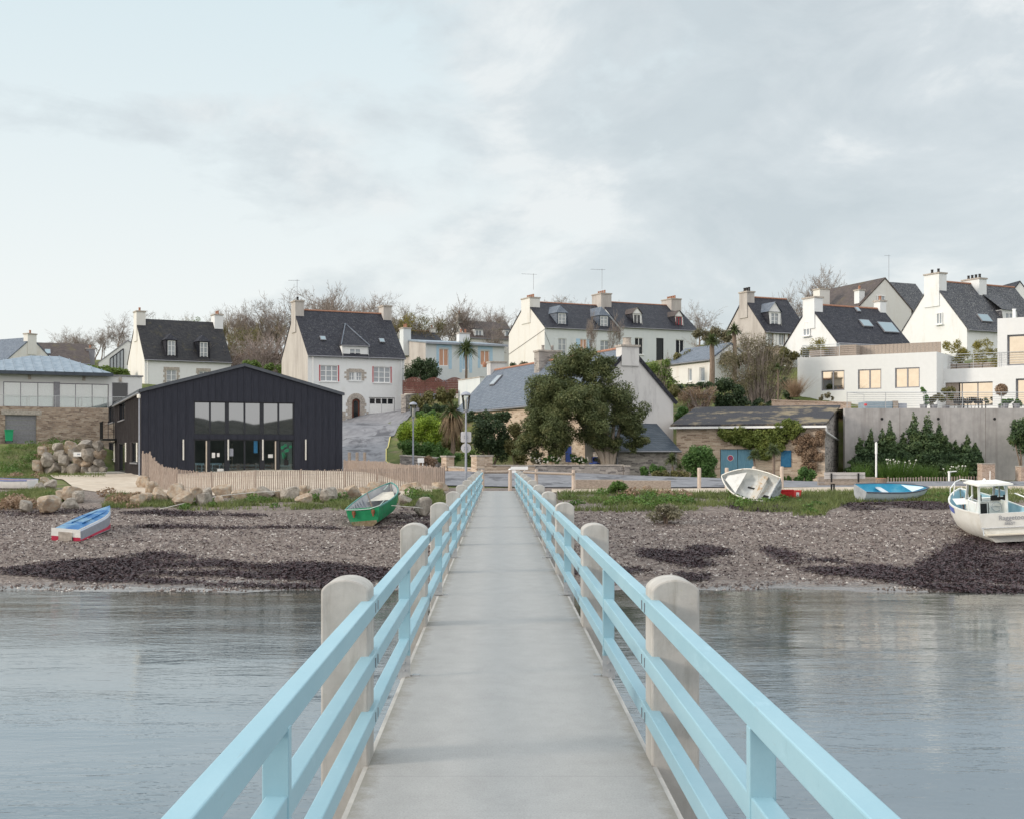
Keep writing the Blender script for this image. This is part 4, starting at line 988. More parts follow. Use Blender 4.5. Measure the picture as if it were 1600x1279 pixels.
# verge boards and lean-to in front of the gable
m = MB()
for sg in (0,1):
    f_ = (lambda x: x) if sg == 0 else (lambda x: H.W-x)
    m.beam((f_(-.25),-.08,H.eave-.25*H.slope+.05),(f_(H.W/2),-.08,H.top+.06),.05,.26)
m.build('verge_board', M['slate_dark'], H.root)
x0 = H.front(958,690,-3.2)[0]; x1 = H.front(1058,690,-3.2)[0]; zt = H.front(1012,663.5)[1]; ze = H.front(1012,703.5,-3.2)[1]
m = MB(); m.prism([(-3.45,ze-.1),(-.01,zt),(-.01,zt+.1),(-3.45,ze)],'x',x0-.15,x1+.15); m.build('lean_to_roof', M['slate_teal'], H.root)
m = MB(); m.box(x0,x1,-3.2,-.02,-2,ze-.08); m.build('lean_to_wall', M['stone_grey'], H.root)
m = MB(); m.tube([(x0-.15,-3.52,ze-.06),(x1+.15,-3.52,ze-.06)],.07,6); m.tube([(x0+.25,-3.52,ze-.06),(x0+.25,-3.3,ze-.4),(x0+.25,-3.3,-1)],.05,6); m.build('gutter', M['grey_metal'], H.root)

# ------------------------------------------------------------------ stone barn with teal doors
H = House('stone_barn', 'low stone barn with teal double doors, ivy and mossy dark roof', 1057, 1289, 88, -22, 7, 754, 665, 640, cat='barn')
W, D, e = H.W, H.D, H.eave; zb = 5.15-H.o.z
hd = H.frect(1125,1179.5,701,756); hb = H.frect(1220.5,1236,703,729)
m = MB(); wall_rect(m,H.fax,0,W,-1.5,e,[hd,hb],.3)
m.add([(0,0,-1.5),(0,D,-1.5),(0,D,zb),(0,0,e)],[(0,1,2,3)]); m.build('wall', M['stone_tan'], H.root)
m = MB(); m.add([(W,0,-1.5),(W,D,-1.5),(W,D,zb),(W,0,e)],[(0,1,2,3)]); m.add([(0,D,-1.5),(W,D,-1.5),(W,D,zb),(0,D,zb)],[(0,1,2,3)]); m.build('side_wall', M['stone_grey'], H.root)
M['barn_roof'] = plain('tarred_roof', (.022,.021,.026), (.045,.043,.05), 5, .75, .5, 12, stretch=(6,.7,1), dirt=(.22,.175,.11), dscale=.5, dpos=(.50,.60))
sl = (zb-e)/D
m = MB(); m.prism([(-.3,e-.3*sl),(D+.1,zb+.1*sl),(D+.1,zb+.1*sl+.14),(-.3,e-.3*sl+.14)],'x',-.35,W+.12); m.build('roof', M['barn_roof'], H.root)
m = MB(); m.box(-.4,W+.15,-.42,-.302,e-.2,e-.06); m.tube([(W+.12,-.36,e-.15),(W+.12,-.1,e-.5),(W+.12,D*.85,e-.95)],.06,6); m.build('gutter', M['white_paint'], H.root)
for k in (0,1):
    u0 = hd[0]+(hd[1]-hd[0])*k/2; u1 = hd[0]+(hd[1]-hd[0])*(k+1)/2; m = MB()
    nb = 8
    for j in range(nb): abox(m,H.fax,u0+.015+(u1-u0-.03)*j/nb+.006,u0+.015+(u1-u0-.03)*(j+1)/nb-.006,.12,.17,hd[2]-.3,hd[3]-.02)
    abox(m,H.fax,u0+.02,u1-.02,.145,.175,hd[2]-.3,hd[3]-.03)
    dd = m.build('door', M['teal_paint'], H.root)
    if k == 0:
        c = H.front(1141.3,714.8,.12); sgn = []
        for nm,r0,yy,mt in (('sign_disc',.21,.112,'white_paint'),('sign_ring',.18,.106,'red_paint'),('sign_field',.115,.100,None)):
            m = MB(); m.prism([(c[0]+r0*math.cos(i*math.pi/12),c[1]+r0*math.sin(i*math.pi/12)) for i in range(24)],'y',yy-.004,yy)
            m.build(nm, M[mt] if mt else plain('sign_violet',(.28,.10,.24),(.32,.12,.28),5,.5), dd)
        m = MB(); m.beam((c[0]-.09,.094,c[1]+.09),(c[0]+.09,.094,c[1]-.09),.01,.05,up=(0,1,0)); m.build('sign_bar', M['red_paint'], dd)
m = MB(); abox(m,H.fax,hb[0]-.02,hb[1]+.02,-.05,.02,hb[2],hb[3]); m.build('shutter', M['deepblue_paint'], H.root, bevel=.02)
BARN = H
# ------------------------------------------------------------------ black timber hall
H = House('timber_hall', 'black timber clad hall with gabled front and large windows by the beach', 220, 535, 80, 20.5, 23, 748, 612, 572.5, 'y', cat='building')
HALL = H; W, D, e, t = H.W, H.D, H.eave, H.top
up = H.frect(303,460,628,679); lo = H.frect(303,460,686,740)
lh = [H.lrect(169.5,177.5,634,660), H.lrect(185.5,195,628,656), H.lrect(170,178,690,716), H.lrect(185.5,195.5,692,736), H.lrect(205,216,690.5,722)]
base = .25
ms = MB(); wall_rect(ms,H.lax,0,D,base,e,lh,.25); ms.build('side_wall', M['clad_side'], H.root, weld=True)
m = MB(); wall_rect(m,H.fax,0,W,base,e,[up,lo],.25)
m.add([(0,D,base),(W,D,base),(W,D,e),(0,D,e)],[(0,1,2,3)]); m.add([(W,0,base),(W,D,base),(W,D,e),(W,0,e)],[(0,1,2,3)])
for y in (0,D): m.add([(0,y,e),(W,y,e),(W/2,y,t)],[(0,1,2)])
m.build('wall', M['clad_front'], H.root, fix=False)
# board-on-board cladding strips
m = MB(); g = random.Random(2); x = .05
def free(u, z0, z1, holes):
    segs = [(z0,z1)]
    for h in holes:
        if h[0]-.1 < u < h[1]+.1:
            n_ = []
            for a,b in segs:
                if h[2] > a: n_.append((a,min(b,h[2]-.02)))
                if h[3] < b: n_.append((max(a,h[3]+.02),b))
            segs = [s for s in n_ if s[1]-s[0] > .05]
    return segs
i = 0
while x < W-.1:
    zt = e+(t-e)*(1-abs(x-W/2)/(W/2))-.08
    for a,b in free(x,base,zt,[up,lo]): m.box(x-.035,x+.035,-.035,-.002,a,b)
    x += (.46,.40,.52)[i%3]; i += 1
m.build('cladding_strips', M['clad_front'], H.root); m = MB()
i = 0; u = .1
while u < D-.1:
    for a,b in free(u,base,e-.1,lh): abox(m,H.lax,u-.03,u+.03,-.035,-.002,a,b)
    u += (.42,.38,.46)[i%3]; i += 1
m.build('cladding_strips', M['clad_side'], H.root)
m = MB(); m.box(-.02,W+.02,-.02,D,-1.5,base-.02); m.build('plinth', plain('pale_plinth',(.60,.565,.51),(.68,.64,.58),3,.9), H.root)
m = MB(); s = H.slope
for sg in (0,1):
    f_ = (lambda x: x) if sg == 0 else (lambda x: W-x)
    m.prism([(f_(-.12),e-.12*s+.02),(f_(W/2),t+.02),(f_(W/2),t+.2),(f_(-.12),e-.12*s+.18)],'y',-.14,D+.1)
m.build('roof', M['clad_roof'], H.root)
m = MB()
for sg in (0,1):
    f_ = (lambda x: x) if sg == 0 else (lambda x: W-x)
    m.beam((f_(-.1),-.155,e-.1*s+.06),(f_(W/2),-.155,t+.08),.03,.16)
m.build('verge_trim', plain('anthracite_trim',(.07,.08,.095),(.09,.10,.12),4,.5), H.root)
m = MB(); m.tube([(-.16,-.1,e-.1),(-.16,D,e-.1)],.07,6); m.build('gutter', M['grey_metal'], H.root)
m = MB(); m.tube([(-.1,-.06,e-.1),(-.1,-.06,base-.6)],.05,6); m.build('downpipe', M['lamp_grey'], H.root)
m = MB(); m.lathe([(.03,0),(.11,.03),(.11,.22),(.03,.26)],(-.14,-.16,e-.42),8); m.build('wall_lamp', M['lamp_white'], H.root)
# glazing: groups of panes between the black posts
def pane_row(h, edges, zlist, pm, names='window'):
    a,b,c,d = h
    m = MB(); fw = .05
    abox(m,H.fax,a,b,.08,.18,d-.07,d); abox(m,H.fax,a,b,.08,.18,c,c+.07)
    for px,w_ in edges:
        u = H.front(px,(627+680)/2)[0] if isinstance(px,(int,float)) else px
        u = min(max(u,a+w_/2),b-w_/2); abox(m,H.fax,u-w_/2,u+w_/2,.06,.19,c+.07,d-.07)
    f_ = m.build(names, M['dark_frame'], H.root)
    us = sorted(min(max(H.front(px,653)[0],a),b) for px,_ in edges)
    for i_,(u0,u1) in enumerate(zip(us,us[1:])):
        if u1-u0 < .2: continue
        m = MB(); abox(m,H.fax,u0+.03,u1-.03,.15,.158,c+.05,d-.05); m.build('pane', pm if not isinstance(pm,list) else pm[i_%len(pm)], f_)
    return f_
E = [(303,.08),(328.5,.1),(355,.24),(382.5,.1),(409.5,.24),(435.5,.1),(460,.08)]
pane_row(up, E, None, M['glass_hall'])
E2 = [(303,.08),(326,.22),(355,.3),(382.5,.1),(410,.3),(434,.24),(460,.08)]
pane_row(lo, E2, None, M['glass_clear'], 'glazed_door_screen')
# the room behind the glass: dark back wall, floor, a table with blue cloth, notices on the glass
room = plain('dark_interior',(.05,.055,.06),(.08,.085,.085),1.5,.9)
m = MB(); z0 = lo[2]; z1 = lo[3]+.05; a, b = lo[0]-.3, lo[1]+.3
m.add([(a,4.5,z0),(b,4.5,z0),(b,4.5,z1),(a,4.5,z1)],[(0,1,2,3)]); m.add([(a,.26,z0),(b,.26,z0),(b,4.5,z0),(a,4.5,z0)],[(0,1,2,3)]); m.add([(a,.26,z1),(b,.26,z1),(b,4.5,z1),(a,4.5,z1)],[(0,1,2,3)])
for u in (a,b): m.add([(u,.26,z0),(u,4.5,z0),(u,4.5,z1),(u,.26,z1)],[(0,1,2,3)])
m.build('room', room, H.root, fix=False)
m = MB()
for px0,px1 in ((306,322),(332,350)):
    u0, u1 = H.front(px0,720)[0], H.front(px1,720)[0]; m.box(u0,u1,.9,1.6,z0+.62,z0+.72); m.box(u0+.1,u0+.16,1,1.06,z0,z0+.62); m.box(u1-.16,u1-.1,1,1.06,z0,z0+.62)
m.build('table', M['pale_blue_paint'], H.root)
m = MB(); u0,u1 = H.front(363,700)[0], H.front(371,700)[0]
for k in range(3): m.box(u0,u1,2.2,2.6,z0+.3+k*.6,z0+.36+k*.6)
m.box(u0-.04,u0,2.2,2.6,z0,z0+2); m.box(u1,u1+.04,2.2,2.6,z0,z0+2); m.build('shelf', M['old_wood'], H.root)
for rect,mt in (((331.5,336.5,706.5,714.5),'paper'),((339.5,343.5,707,713),'paper'),((419.5,427,709,714.5),'paper'),((340,350,731.5,737),'paper'),((397,403,688,707),'deepblue_paint'),((359,365,700,712),'lamp_grey')):
    r_ = H.frect(*rect); m = MB(); abox(m,H.fax,r_[0],r_[1],.136,.142,r_[2],r_[3]); m.build('notice', M[mt], H.root)
# pale green decorated panel with leaf rings, right bay
r_ = H.frect(439,457,688,737); m = MB(); abox(m,H.fax,r_[0],r_[1],.165,.18,r_[2]+.05,r_[3]-.06)
pnl = m.build('decorated_panel', plain('pale_green_panel',(.16,.21,.19),(.26,.30,.28),6,.7,stretch=(6,6,.6)), H.root)
m = MB(); g = random.Random(8)
for i in range(11):
    u = r_[0]+.1+g.random()*(r_[1]-r_[0]-.2); z = r_[3]-.2-g.random()*.9
    for k in range(8):
        q = k*math.pi/4; abox(m,H.fax,u+.07*math.cos(q)-.022,u+.07*math.cos(q)+.022,.146,.149,z+.07*math.sin(q)-.022,z+.07*math.sin(q)+.022)
m.build('green_rings', M['green_plastic'], pnl)
m = MB(); g = random.Random(9); uc = (r_[0]+r_[1])/2
for i in range(26):
    q = g.uniform(-1.1,1.1); L = g.uniform(.25,.6); m.beam((uc,.143,r_[2]+.75),(uc+math.sin(q)*L*.5,.143,r_[2]+.75+math.cos(q)*L),.006,.03,up=(0,1,0))
m.box(uc-.14,uc+.14,.138,.147,r_[2]+.45,r_[2]+.8)
m.build('plant_silhouette', M['black_rubber'], pnl)
# tall pale door handles and vertical lights on the cladding
for px in (322.5,430.5):
    u = H.front(px,710)[0]; m = MB(); m.box(u-.04,u+.04,.0,.05,lo[2]+.1,lo[3]-.1); m.build('door_handle', plain('pale_door_wood',(.52,.45,.36),(.60,.53,.44),6,.6), H.root)
for px in (286.2,356.3,410.3,477.3):
    u = H.front(px,702)[0]; za = H.front(px,718)[1]; zb_ = H.front(px,686)[1]; m = MB(); m.tube([(u,-.10,za),(u,-.10,zb_)],.05,8); m.box(u-.02,u+.02,-.1,-.03,za+.1,zb_-.1); m.build('strip_light', M['lamp_white'], H.root)
for px in (165.5,181,199,216.8):
    y_, za = H.left(px,721); zb_ = H.left(px,691)[1]; m = MB(); m.tube([(-.1,y_,za),(-.1,y_,zb_)],.06,8); m.build('strip_light', M['lamp_white'], H.root)
for i,h_ in enumerate(lh):
    window(H.root,H.lax,h_,2 if i != 3 else 1,1,'dark_frame','glass_dark',sill=(i < 3 or i == 4),sillm='grey_metal',name='window' if i != 3 else 'door')
# porch slab, ramp wall and black rail by the side door; small balcony at the far end
y_, z_ = H.left(190,738); m = MB(); m.box(-2.6,-.03,y_-3.4,y_+2.2,-1.2,H.left(188,736)[1]); m.build('porch', M['concrete'], H.root)
zp = H.left(188,736)[1]
m = MB()
for yy in (y_+2.1,y_+.2,): m.box(-2.55,-2.47,yy-.04,yy+.04,zp,zp+1.0)
m.box(-2.55,-2.47,y_-.2,y_+2.1,zp+.96,zp+1.02); m.box(-2.58,-2.44,y_+2.1,y_+2.35,zp-.2,zp+1.05); m.build('porch_railing', M['black_metal'], H.root)
m = MB(); m.box(-1.1,-.02,D-2.6,D+1,H.left(165,690)[1],H.left(165,690)[1]+.12)
for k in range(9): m.box(-1.1,-1.05,D-2.6+k*.42,D-2.55+k*.42,H.left(165,690)[1]+.12,H.left(165,664)[1])
for k in range(3): m.box(-1.1+.4*k,-1.05+.4*k,D-2.6,D-2.55,H.left(165,690)[1]+.12,H.left(165,664)[1])
m.box(-1.13,-1.02,D-2.6,D+1,H.left(165,664)[1]-.06,H.left(165,664)[1]); m.build('balcony', M['black_metal'], H.root)

# ------------------------------------------------------------------ house with the zinc roof on a stone terrace, left
H = House('zinc_roof_house', 'low white house with curved zinc roof and curtained glass front, at left', -22, 222, 107, 24, 11, 690, 585, 557)
W, D = H.W, H.D; zf = H.front(100,637)[1]; e = H.front(100,585)[1]; W = H.front(222,600)[0]
g1 = H.frect(5,86,597,636); g2 = H.frect(92,170,599.5,638); g3 = H.frect(175,200,598,634)
m = MB(); wall_rect(m,H.fax,0,W,zf-1,e-.05,[g1,g2,g3],.3)
m.add([(W,0,-2),(W,D,-2),(W,D,e-.05),(W,0,e-.05)],[(0,1,2,3)]); m.add([(0,0,e-.05),(W,0,e-.05),(W,D,e-.05),(0,D,e-.05)],[(0,1,2,3)]); m.build('wall', M['modern_white'], H.root)
m = MB(); m.box(W-4.2,W+.1,-.1,D,e-.048,e+.06); m.build('coping', M['grey_metal'], H.root)
xr = H.front(175.5,585,-.6)[0]; rl, rr = H.front(50,557,3)[0], H.front(97,557,3)[0]; zt = H.front(72,556.5,4.5)[1]
m = MB(); y0, y1 = -.7, D-.2; L0 = -3.2
V = [(L0,y0,e),(xr,y0,e),(xr,y1,e),(L0,y1,e),(rl,4.5,zt),(rr,4.5,zt),(L0,y0,e+.16),(xr,y0,e+.16),(xr,y1,e+.16),(L0,y1,e+.16)]
m.add(V,[(0,1,7,6),(1,2,8,7),(2,3,9,8),(3,0,6,9),(0,3,2,1),(6,7,5,4),(7,8,5),(8,9,4,5),(9,6,4)]); rf = m.build('roof', M['zinc'], H.root)
m = MB()
for i in range(1,17):                                  # standing seams on the front slope
    u = L0+(xr-L0)*i/17; tp = min(max(u,rl),rr); k = 1
    if u < rl: k = (u-L0)/(rl-L0); 
    if u > rr: k = (xr-u)/(xr-rr)
    m.beam((u,y0,e+.18),(u,y0+(4.5-y0)*k,e+.18+(zt-e-.16)*k),.05,.11)
m.build('standing_seams', M['zinc'], rf)
m = MB(); m.box(L0-.05,xr+.05,y0-.14,y0-.004,e-.12,e+.17); m.build('gutter', plain('dark_zinc_gutter',(.05,.06,.08),(.07,.085,.105),4,.5), H.root)
for px in (46,131,188):
    u = H.front(px,587)[0]; m = MB(); m.box(u-.12,u+.12,-.12,-.005,e-.5,e-.14); m.build('eave_bracket', M['granite'], H.root)
for k,(h_,nx) in enumerate(((g1,3),(g2,3),(g3,1))):
    w_ = window(H.root,H.fax,h_,nx,1,'grey_metal','glass_curtain' if k < 2 else 'glass_dark',sill=False,dep=.1,bar=.03)
    if k < 2:
        m = MB(); n_ = 90; a_, b_ = h_[0]+.05, h_[1]-.05
        for i in range(n_): u0 = a_+(b_-a_)*i/n_; u1 = a_+(b_-a_)*(i+1)/n_; m.add([(u0,.42+.09*(i%2),h_[2]),(u1,.42+.09*((i+1)%2),h_[2]),(u1,.42+.09*((i+1)%2),h_[3]),(u0,.42+.09*(i%2),h_[3])],[(0,1,2,3)])
        m.build('curtain', M['curtain'], w_, fix=False)
m = MB(); u = H.front(88.8,617)[0]; m.box(u-.25,u+.25,-.04,-.004,zf,g1[3]+.06); m.build('pilaster', M['grey_metal'], H.root)
gd = H.frect(8,57,648,692,-1.3); u1_ = H.front(215,660,-1.3)[0]
m = MB(); ax = (Vector((0,-1.3,0)),Vector((1,0,0)),Vector((0,1,0))); wall_rect(m,ax,-4,u1_,-1.8,zf,[gd],.35)
m.add([(-4,-1.3,zf),(u1_,-1.3,zf),(u1_,-.01,zf),(-4,-.01,zf)],[(0,1,2,3)]); m.add([(u1_,-1.3,-1.8),(u1_,3,-1.8),(u1_,3,zf),(u1_,-1.3,zf)],[(0,1,2,3)]); m.build('basement_wall', M['stone_brown'], H.root, fix=False)
m = MB(); abox(m,ax,gd[0]-.3,gd[1]+.4,-.03,.02,gd[3]+.01,gd[3]+.42); m.build('lintel', M['granite'], H.root)
m = MB()
for i in range(6): abox(m,ax,gd[0]+.02,gd[1]-.02,.22,.27,gd[2]-.2+(gd[3]-gd[2]+.2)*i/6+.012,gd[2]-.2+(gd[3]-gd[2]+.2)*(i+1)/6)
m.build('garage_door', M['grey_metal'], H.root)
m = MB()
for i in range(8):
    u = -3+(u1_+2.6)*i/7; m.tube([(u,-1.25,zf-.1),(u,-1.25,zf+.95)],.022,5)
for zz in (.95,): m.tube([(-3,-1.25,zf+zz),(u1_-.4,-1.25,zf+zz)],.02,5)
m.build('balcony_rail', M['rail_metal'], H.root)
m = MB()
for i in range(7):
    u0 = -3+(u1_+2.6)*i/7+.05; u1 = -3+(u1_+2.6)*(i+1)/7-.05; m.add([(u0,-1.25,zf+.05),(u1,-1.25,zf+.05),(u1,-1.25,zf+.9),(u0,-1.25,zf+.9)],[(0,1,2,3)])
m.build('balcony_glass', seethrough('balcony_glass',(.93,.96,.96),.06), H.root, fix=False)
ZINC = H; ZINC_GD = gd

# ------------------------------------------------------------------ retaining wall and modern white house on the terrace, right
wl = at(1320,637,88); wr = at(1640,637,88); zt = wl.z
rw = thing('retaining_wall', 'tall stained grey concrete retaining wall under the white modern house', 'wall', (wl.x,wl.y,0))
L = wr.x-wl.x+14
m = MB(); m.box(0,L,0,.4,-1.2,zt-.02); 
m.build('wall', M['concrete_wall'], rw)
for px in (1378,1466,1554):
    u = (px-1320)/F*88; z = CH-(654-VY)/F*88; m = MB(); m.prism([(u+.1*math.cos(k*math.pi/6),z+.1*math.sin(k*math.pi/6)) for k in range(12)],'y',-.01,.02); m.build('drain_hole', M['black_rubber'], rw)
m = MB()
for px in (1406,1540): u = (px-1320)/F*88; m.box(u-.012,u+.012,-.006,.02,-1,zt-.05)
m.build('expansion_joint', plain('joint_stain',(.15,.12,.10),(.22,.19,.17),6,.95,stretch=(1,1,.4)), rw)
m = MB(); m.add([(wl.x,88.4,zt-.05),(wl.x+L,88.4,zt-.05),(wl.x+L,116,zt-.05),(wl.x,116,zt-.05)],[(0,1,2,3)]); kind(m.build('terrace', plain('terrace_paving',(.42,.41,.39),(.5,.49,.47),2,.9), fix=False),'structure')
H = House('modern_house', 'modern white flat roofed house with large bronze reflecting windows on right terrace', 1246, 1463.5, 106, -33, 9, 641, 559, 559)
W, D, e = H.W, H.D, H.eave; H.top = e
hs = [H.frect(1283.5,1319.5,579,610), H.frect(1340.5,1377,577,608), H.frect(1398.5,1437,574.5,606)]
m = MB(); wall_rect(m,H.fax,0,W,-1.5,e,hs,.25); m.add([(0,0,-1.5),(0,D,-1.5),(0,D,e),(0,0,e)],[(0,1,2,3)]); m.add([(W,0,-1.5),(W,D,-1.5),(W,D,e),(W,0,e)],[(0,1,2,3)])
m.add([(0,0,e),(W,0,e),(W,D,e),(0,D,e)],[(0,1,2,3)]); m.build('wall', M['modern_white'], H.root, fix=False)
for i,h_ in enumerate(hs): window(H.root,H.fax,h_,2,1,'grey_metal','glass_mirror',sill=False,dep=.12,fw=.09,bar=.03)
SB = 2.2; ax = (Vector((0,SB,0)),Vector((1,0,0)),Vector((0,1,0))); eb = H.front(1472,577,SB)[1]; WB = W+16
b1 = H.frect(1477,1551,597,634,SB); b2 = H.frect(1587,1640,591,634,SB)
m = MB(); wall_rect(m,ax,W+.003,WB,-1.5,eb,[b1,b2],.5); m.add([(W+.003,SB,eb),(WB,SB,eb),(WB,D+4,eb),(W+.003,D+4,eb)],[(0,1,2,3)]); m.build('ground_floor_wall', M['modern_white'], H.root, fix=False)
window(H.root,ax,b1,3,1,'grey_metal','glass_mirror',sill=False,dep=.42,fw=.08); window(H.root,ax,b2,2,1,'grey_metal','glass_mirror',sill=False,dep=.3,fw=.12)
m = MB(); uc = H.front(1480,610,SB)[0]; m.box(b1[0]+.02,b1[0]+1.0,SB+.2,SB+.3,b1[2],b1[3]); m.build('timber_panel', M['old_wood'], H.root)
uC = H.front(1558.5,540,SB+.3)[0]; zC = H.front(1575,497,SB+.3)[1]; axC = (Vector((0,SB+.3,0)),Vector((1,0,0)),Vector((0,1,0))); cw = H.frect(1573.5,1640,522,570,SB+.3)
m = MB(); wall_rect(m,axC,uC,WB,eb+.01,zC,[cw],.4); m.add([(uC,SB+.3,eb),(uC,D,eb),(uC,D,zC),(uC,SB+.3,zC)],[(0,1,2,3)]); m.add([(uC,SB+.3,zC),(WB,SB+.3,zC),(WB,D,zC),(uC,D,zC)],[(0,1,2,3)]); m.build('upper_wall', M['modern_white'], H.root, fix=False)
window(H.root,axC,cw,2,1,'grey_metal','glass_mirror',sill=False,dep=.3,fw=.12)
m = MB(); m.lathe([(.12,0),(.12,.75),(.15,.78),(.15,.85)],(uC+.9,SB+2,zC),8); m.build('flue', M['white_paint'], H.root)
def railing(root, pts, h, nw, step, name='railing', r=.022):
    m = MB()
    for a,b in zip(pts,pts[1:]):
        a = Vector(a); b = Vector(b); n_ = max(1,int(round((b-a).length/step)))
        for i in range(n_+1): p = a.lerp(b,i/n_); m.tube([p,p+Vector((0,0,h))],r,5)
        for k in range(nw): q = Vector((0,0,h*(k+1)/nw)); m.tube([a+q,b+q],(r if k == nw-1 else .012),4)
    return m.build(name, M['rail_metal'], root)
railing(H.root,[(W+.3,SB+.15,eb),(WB-.3,SB+.15,eb)],1.15,6,1.9,'roof_terrace_railing')
railing(H.root,[(.3,.4,e),(.3,D-1,e)],1.0,6,1.8,'roof_terrace_railing'); railing(H.root,[(.3,.4,e),(3.4,.4,e)],1.0,6,1.6,'roof_terrace_railing')
m = MB()
for i in range(34): m.box(.4+(W-.6)*i/34*1.0,.4+(W-.6)*(i+1)/34-.02,2.2+.0,2.26,e,e+.95)
for k in range(6): m.box(3.2,4.6,1.0,2.1,e+k*.16,e+k*.16+.14)
m.build('timber_screen', M['old_wood'], H.root)
MOD = H; MOD_E, MOD_EB, MOD_SB, MOD_UC = e, eb, SB, uC
tr = thing('terrace_railing', 'long horizontal wire railing along the top of retaining wall', 'railing', (wl.x,wl.y+.15,zt))
railing(tr,[(.2,0,0),(L-4,0,0)],1.06,7,2.55,'railing',.026)
# ------------------------------------------------------------------ plants
def circ(cs, d, base, sub=9, k=.52, seed=1, dy=1.0, flat=1.0):
    """crown lobes from circles (photo x, y, radius, extra distance): each becomes several leaf clumps in depth"""
    g = random.Random(seed); out = []
    for c in cs:
        px, py, r = c[:3]; dd = d+(c[3] if len(c) > 3 else 0); p = at(px,py,dd)-base; rr = r/F*dd
        for i in range(sub):
            v = Vector((g.gauss(0,1),g.gauss(0,1),g.gauss(0,1))).normalized()*rr*.66*(g.random()**.4)
            q = rr*k*g.uniform(.75,1.25); out.append((p.x+v.x,p.y+v.y*dy,p.z+v.z,q,q*dy,q*flat))
    return out
def shrub(name, label, cs, d, mat, n, size, cat='bush', seed=1, base=None, group=None, sub=10, k=.55, stem='bark', **kw):
    bp = base or (sum(c[0] for c in cs)/len(cs))
    b = gx(bp, d); t = thing(name, label, cat, b, 0, group)
    B = circ(cs, d, b, sub, k, seed); leaves('foliage' if cat != 'tree' else 'crown', B, n, size, mat, t, seed, **kw)
    g = random.Random(seed+5); m = MB()
    for c in cs[:6]:
        p = at(c[0],c[1],d)-b; q = Vector((g.uniform(-.15,.15),g.uniform(-.1,.1),-.2)); r = .02+.012*p.z
        m.tube([q,q.lerp(p,.5)+Vector((g.uniform(-.1,.1),0,.1)),p],[r*1.5,r,r*.5],5)
    if stem: m.build('stem' if cat != 'tree' else 'trunk', M[stem], t)
    return t
# big evergreen in front of the cottage, several leaning stems
d = 84.5; b = gx(950,d)
t = thing('evergreen_tree', 'big round evergreen tree with several bare stems in front of slate cottage', 'tree', b)
CS = [(815,700,18),(838,708,15),(1000,688,18),(985,698,14),(960,692,20),(845,618,38),(985,640,34),(910,560,34),(835,655,36),(880,592,46),(932,588,40),(960,622,40),(852,642,40),(905,640,50),(972,658,36),(836,680,30),(872,688,34),(988,674,24),(928,682,36),(822,692,18),(945,568,20),(905,570,24),(862,610,30,-1),(905,615,40,-2),(930,650,38,-2.2),(870,660,36,-2)]
leaves('crown', circ(CS,d,b,16,.38,3,1.0,.74), 125000, .078, M['l_big'], t, 3, shell=.45, up=.5, aspect=.4)
m = MB()
for (x0,x1,y1,r) in ((944,925,650,.20),(949,946,640,.22),(954,962,630,.17),(957,975,640,.15),(947,900,650,.16),(951,935,600,.15)):
    p0 = at(x0,727,d)-b; p1 = at(x1,y1,d)-b; m.tube([p0-Vector((0,0,.5)),p0,p0.lerp(p1,.5)+Vector((0,.2,.1)),p1],[r*1.2,r,r*.8,r*.4],7)
m.build('trunk', M['bark_pale'], t)
# bright and dark rounded bushes on the bend of the lane
shrub('rounded_bush','bright yellow green rounded bush on the inside of the lane bend',[(638,672,17),(658,666,18),(680,668,18),(630,680,10),(650,682,17),(674,684,16),(692,676,14)],97,M['l_bright'],14000,.07,seed=4,group='clipped bushes at the lane bend',up=.5)
shrub('rounded_bush','darker green rounded bush below the bright one at lane bend',[(632,696,11),(646,699,14),(664,700,14),(686,702,14),(640,708,11),(658,710,11),(676,712,10)],95.5,M['l_mid'],9000,.07,seed=5,group='clipped bushes at the lane bend')
shrub('bush','small dark grey green mound on slope below brown garden fence',[(668,640,9),(680,637,9),(692,640,8)],118,M['l_dark'],2500,.07,seed=6)
shrub('bush','pale green low shrub above bright rounded bush by lane',[(672,655,8),(688,650,8),(660,658,6)],106,M['l_hedge'],2000,.08,seed=7)
shrub('ivy_bank','ivy covered bank under the brown garden fence',[(650,625,10),(668,622,12),(688,618,12),(706,616,9),(660,635,9),(645,632,7),(700,628,10)],122,M['l_olive'],5000,.10,cat='ivy',seed=8,stem=None)
shrub('round_tree','dense dark green round tree beside the tall white house',[(648,580,16),(668,572,16),(680,582,12),(655,570,12),(638,588,9),(668,588,14)],128,M['l_dark'],6500,.10,cat='tree',seed=9)
shrub('dark_bush','large dark bush left of the big evergreen and behind gate pillars',[(752,670,17),(772,668,18),(790,680,16),(760,695,20),(782,702,18),(745,690,12)],91,M['l_dark'],9000,.08,seed=10)
shrub('olive_bush','grey green bush between dark bush and big evergreen',[(806,672,14),(816,690,16),(800,700,14),(812,712,14)],90,M['l_olive'],5000,.075,seed=11)
shrub('shrub','leafy green shrub behind the left gate pillar',[(700,712,9),(716,714,8),(690,716,6),(706,722,8)],87,M['l_mid'],2500,.07,seed=12)
shrub('shrub','variegated shrub between the two right gate pillars',[(728,712,8),(737,708,8),(745,714,7),(735,722,9)],86.5,M['l_hedge'],2500,.06,seed=13)
shrub('shrub','brown dry shrub behind white garden board',[(668,718,8),(676,724,9),(660,724,6)],86,M['l_dry'],1500,.07,seed=14)
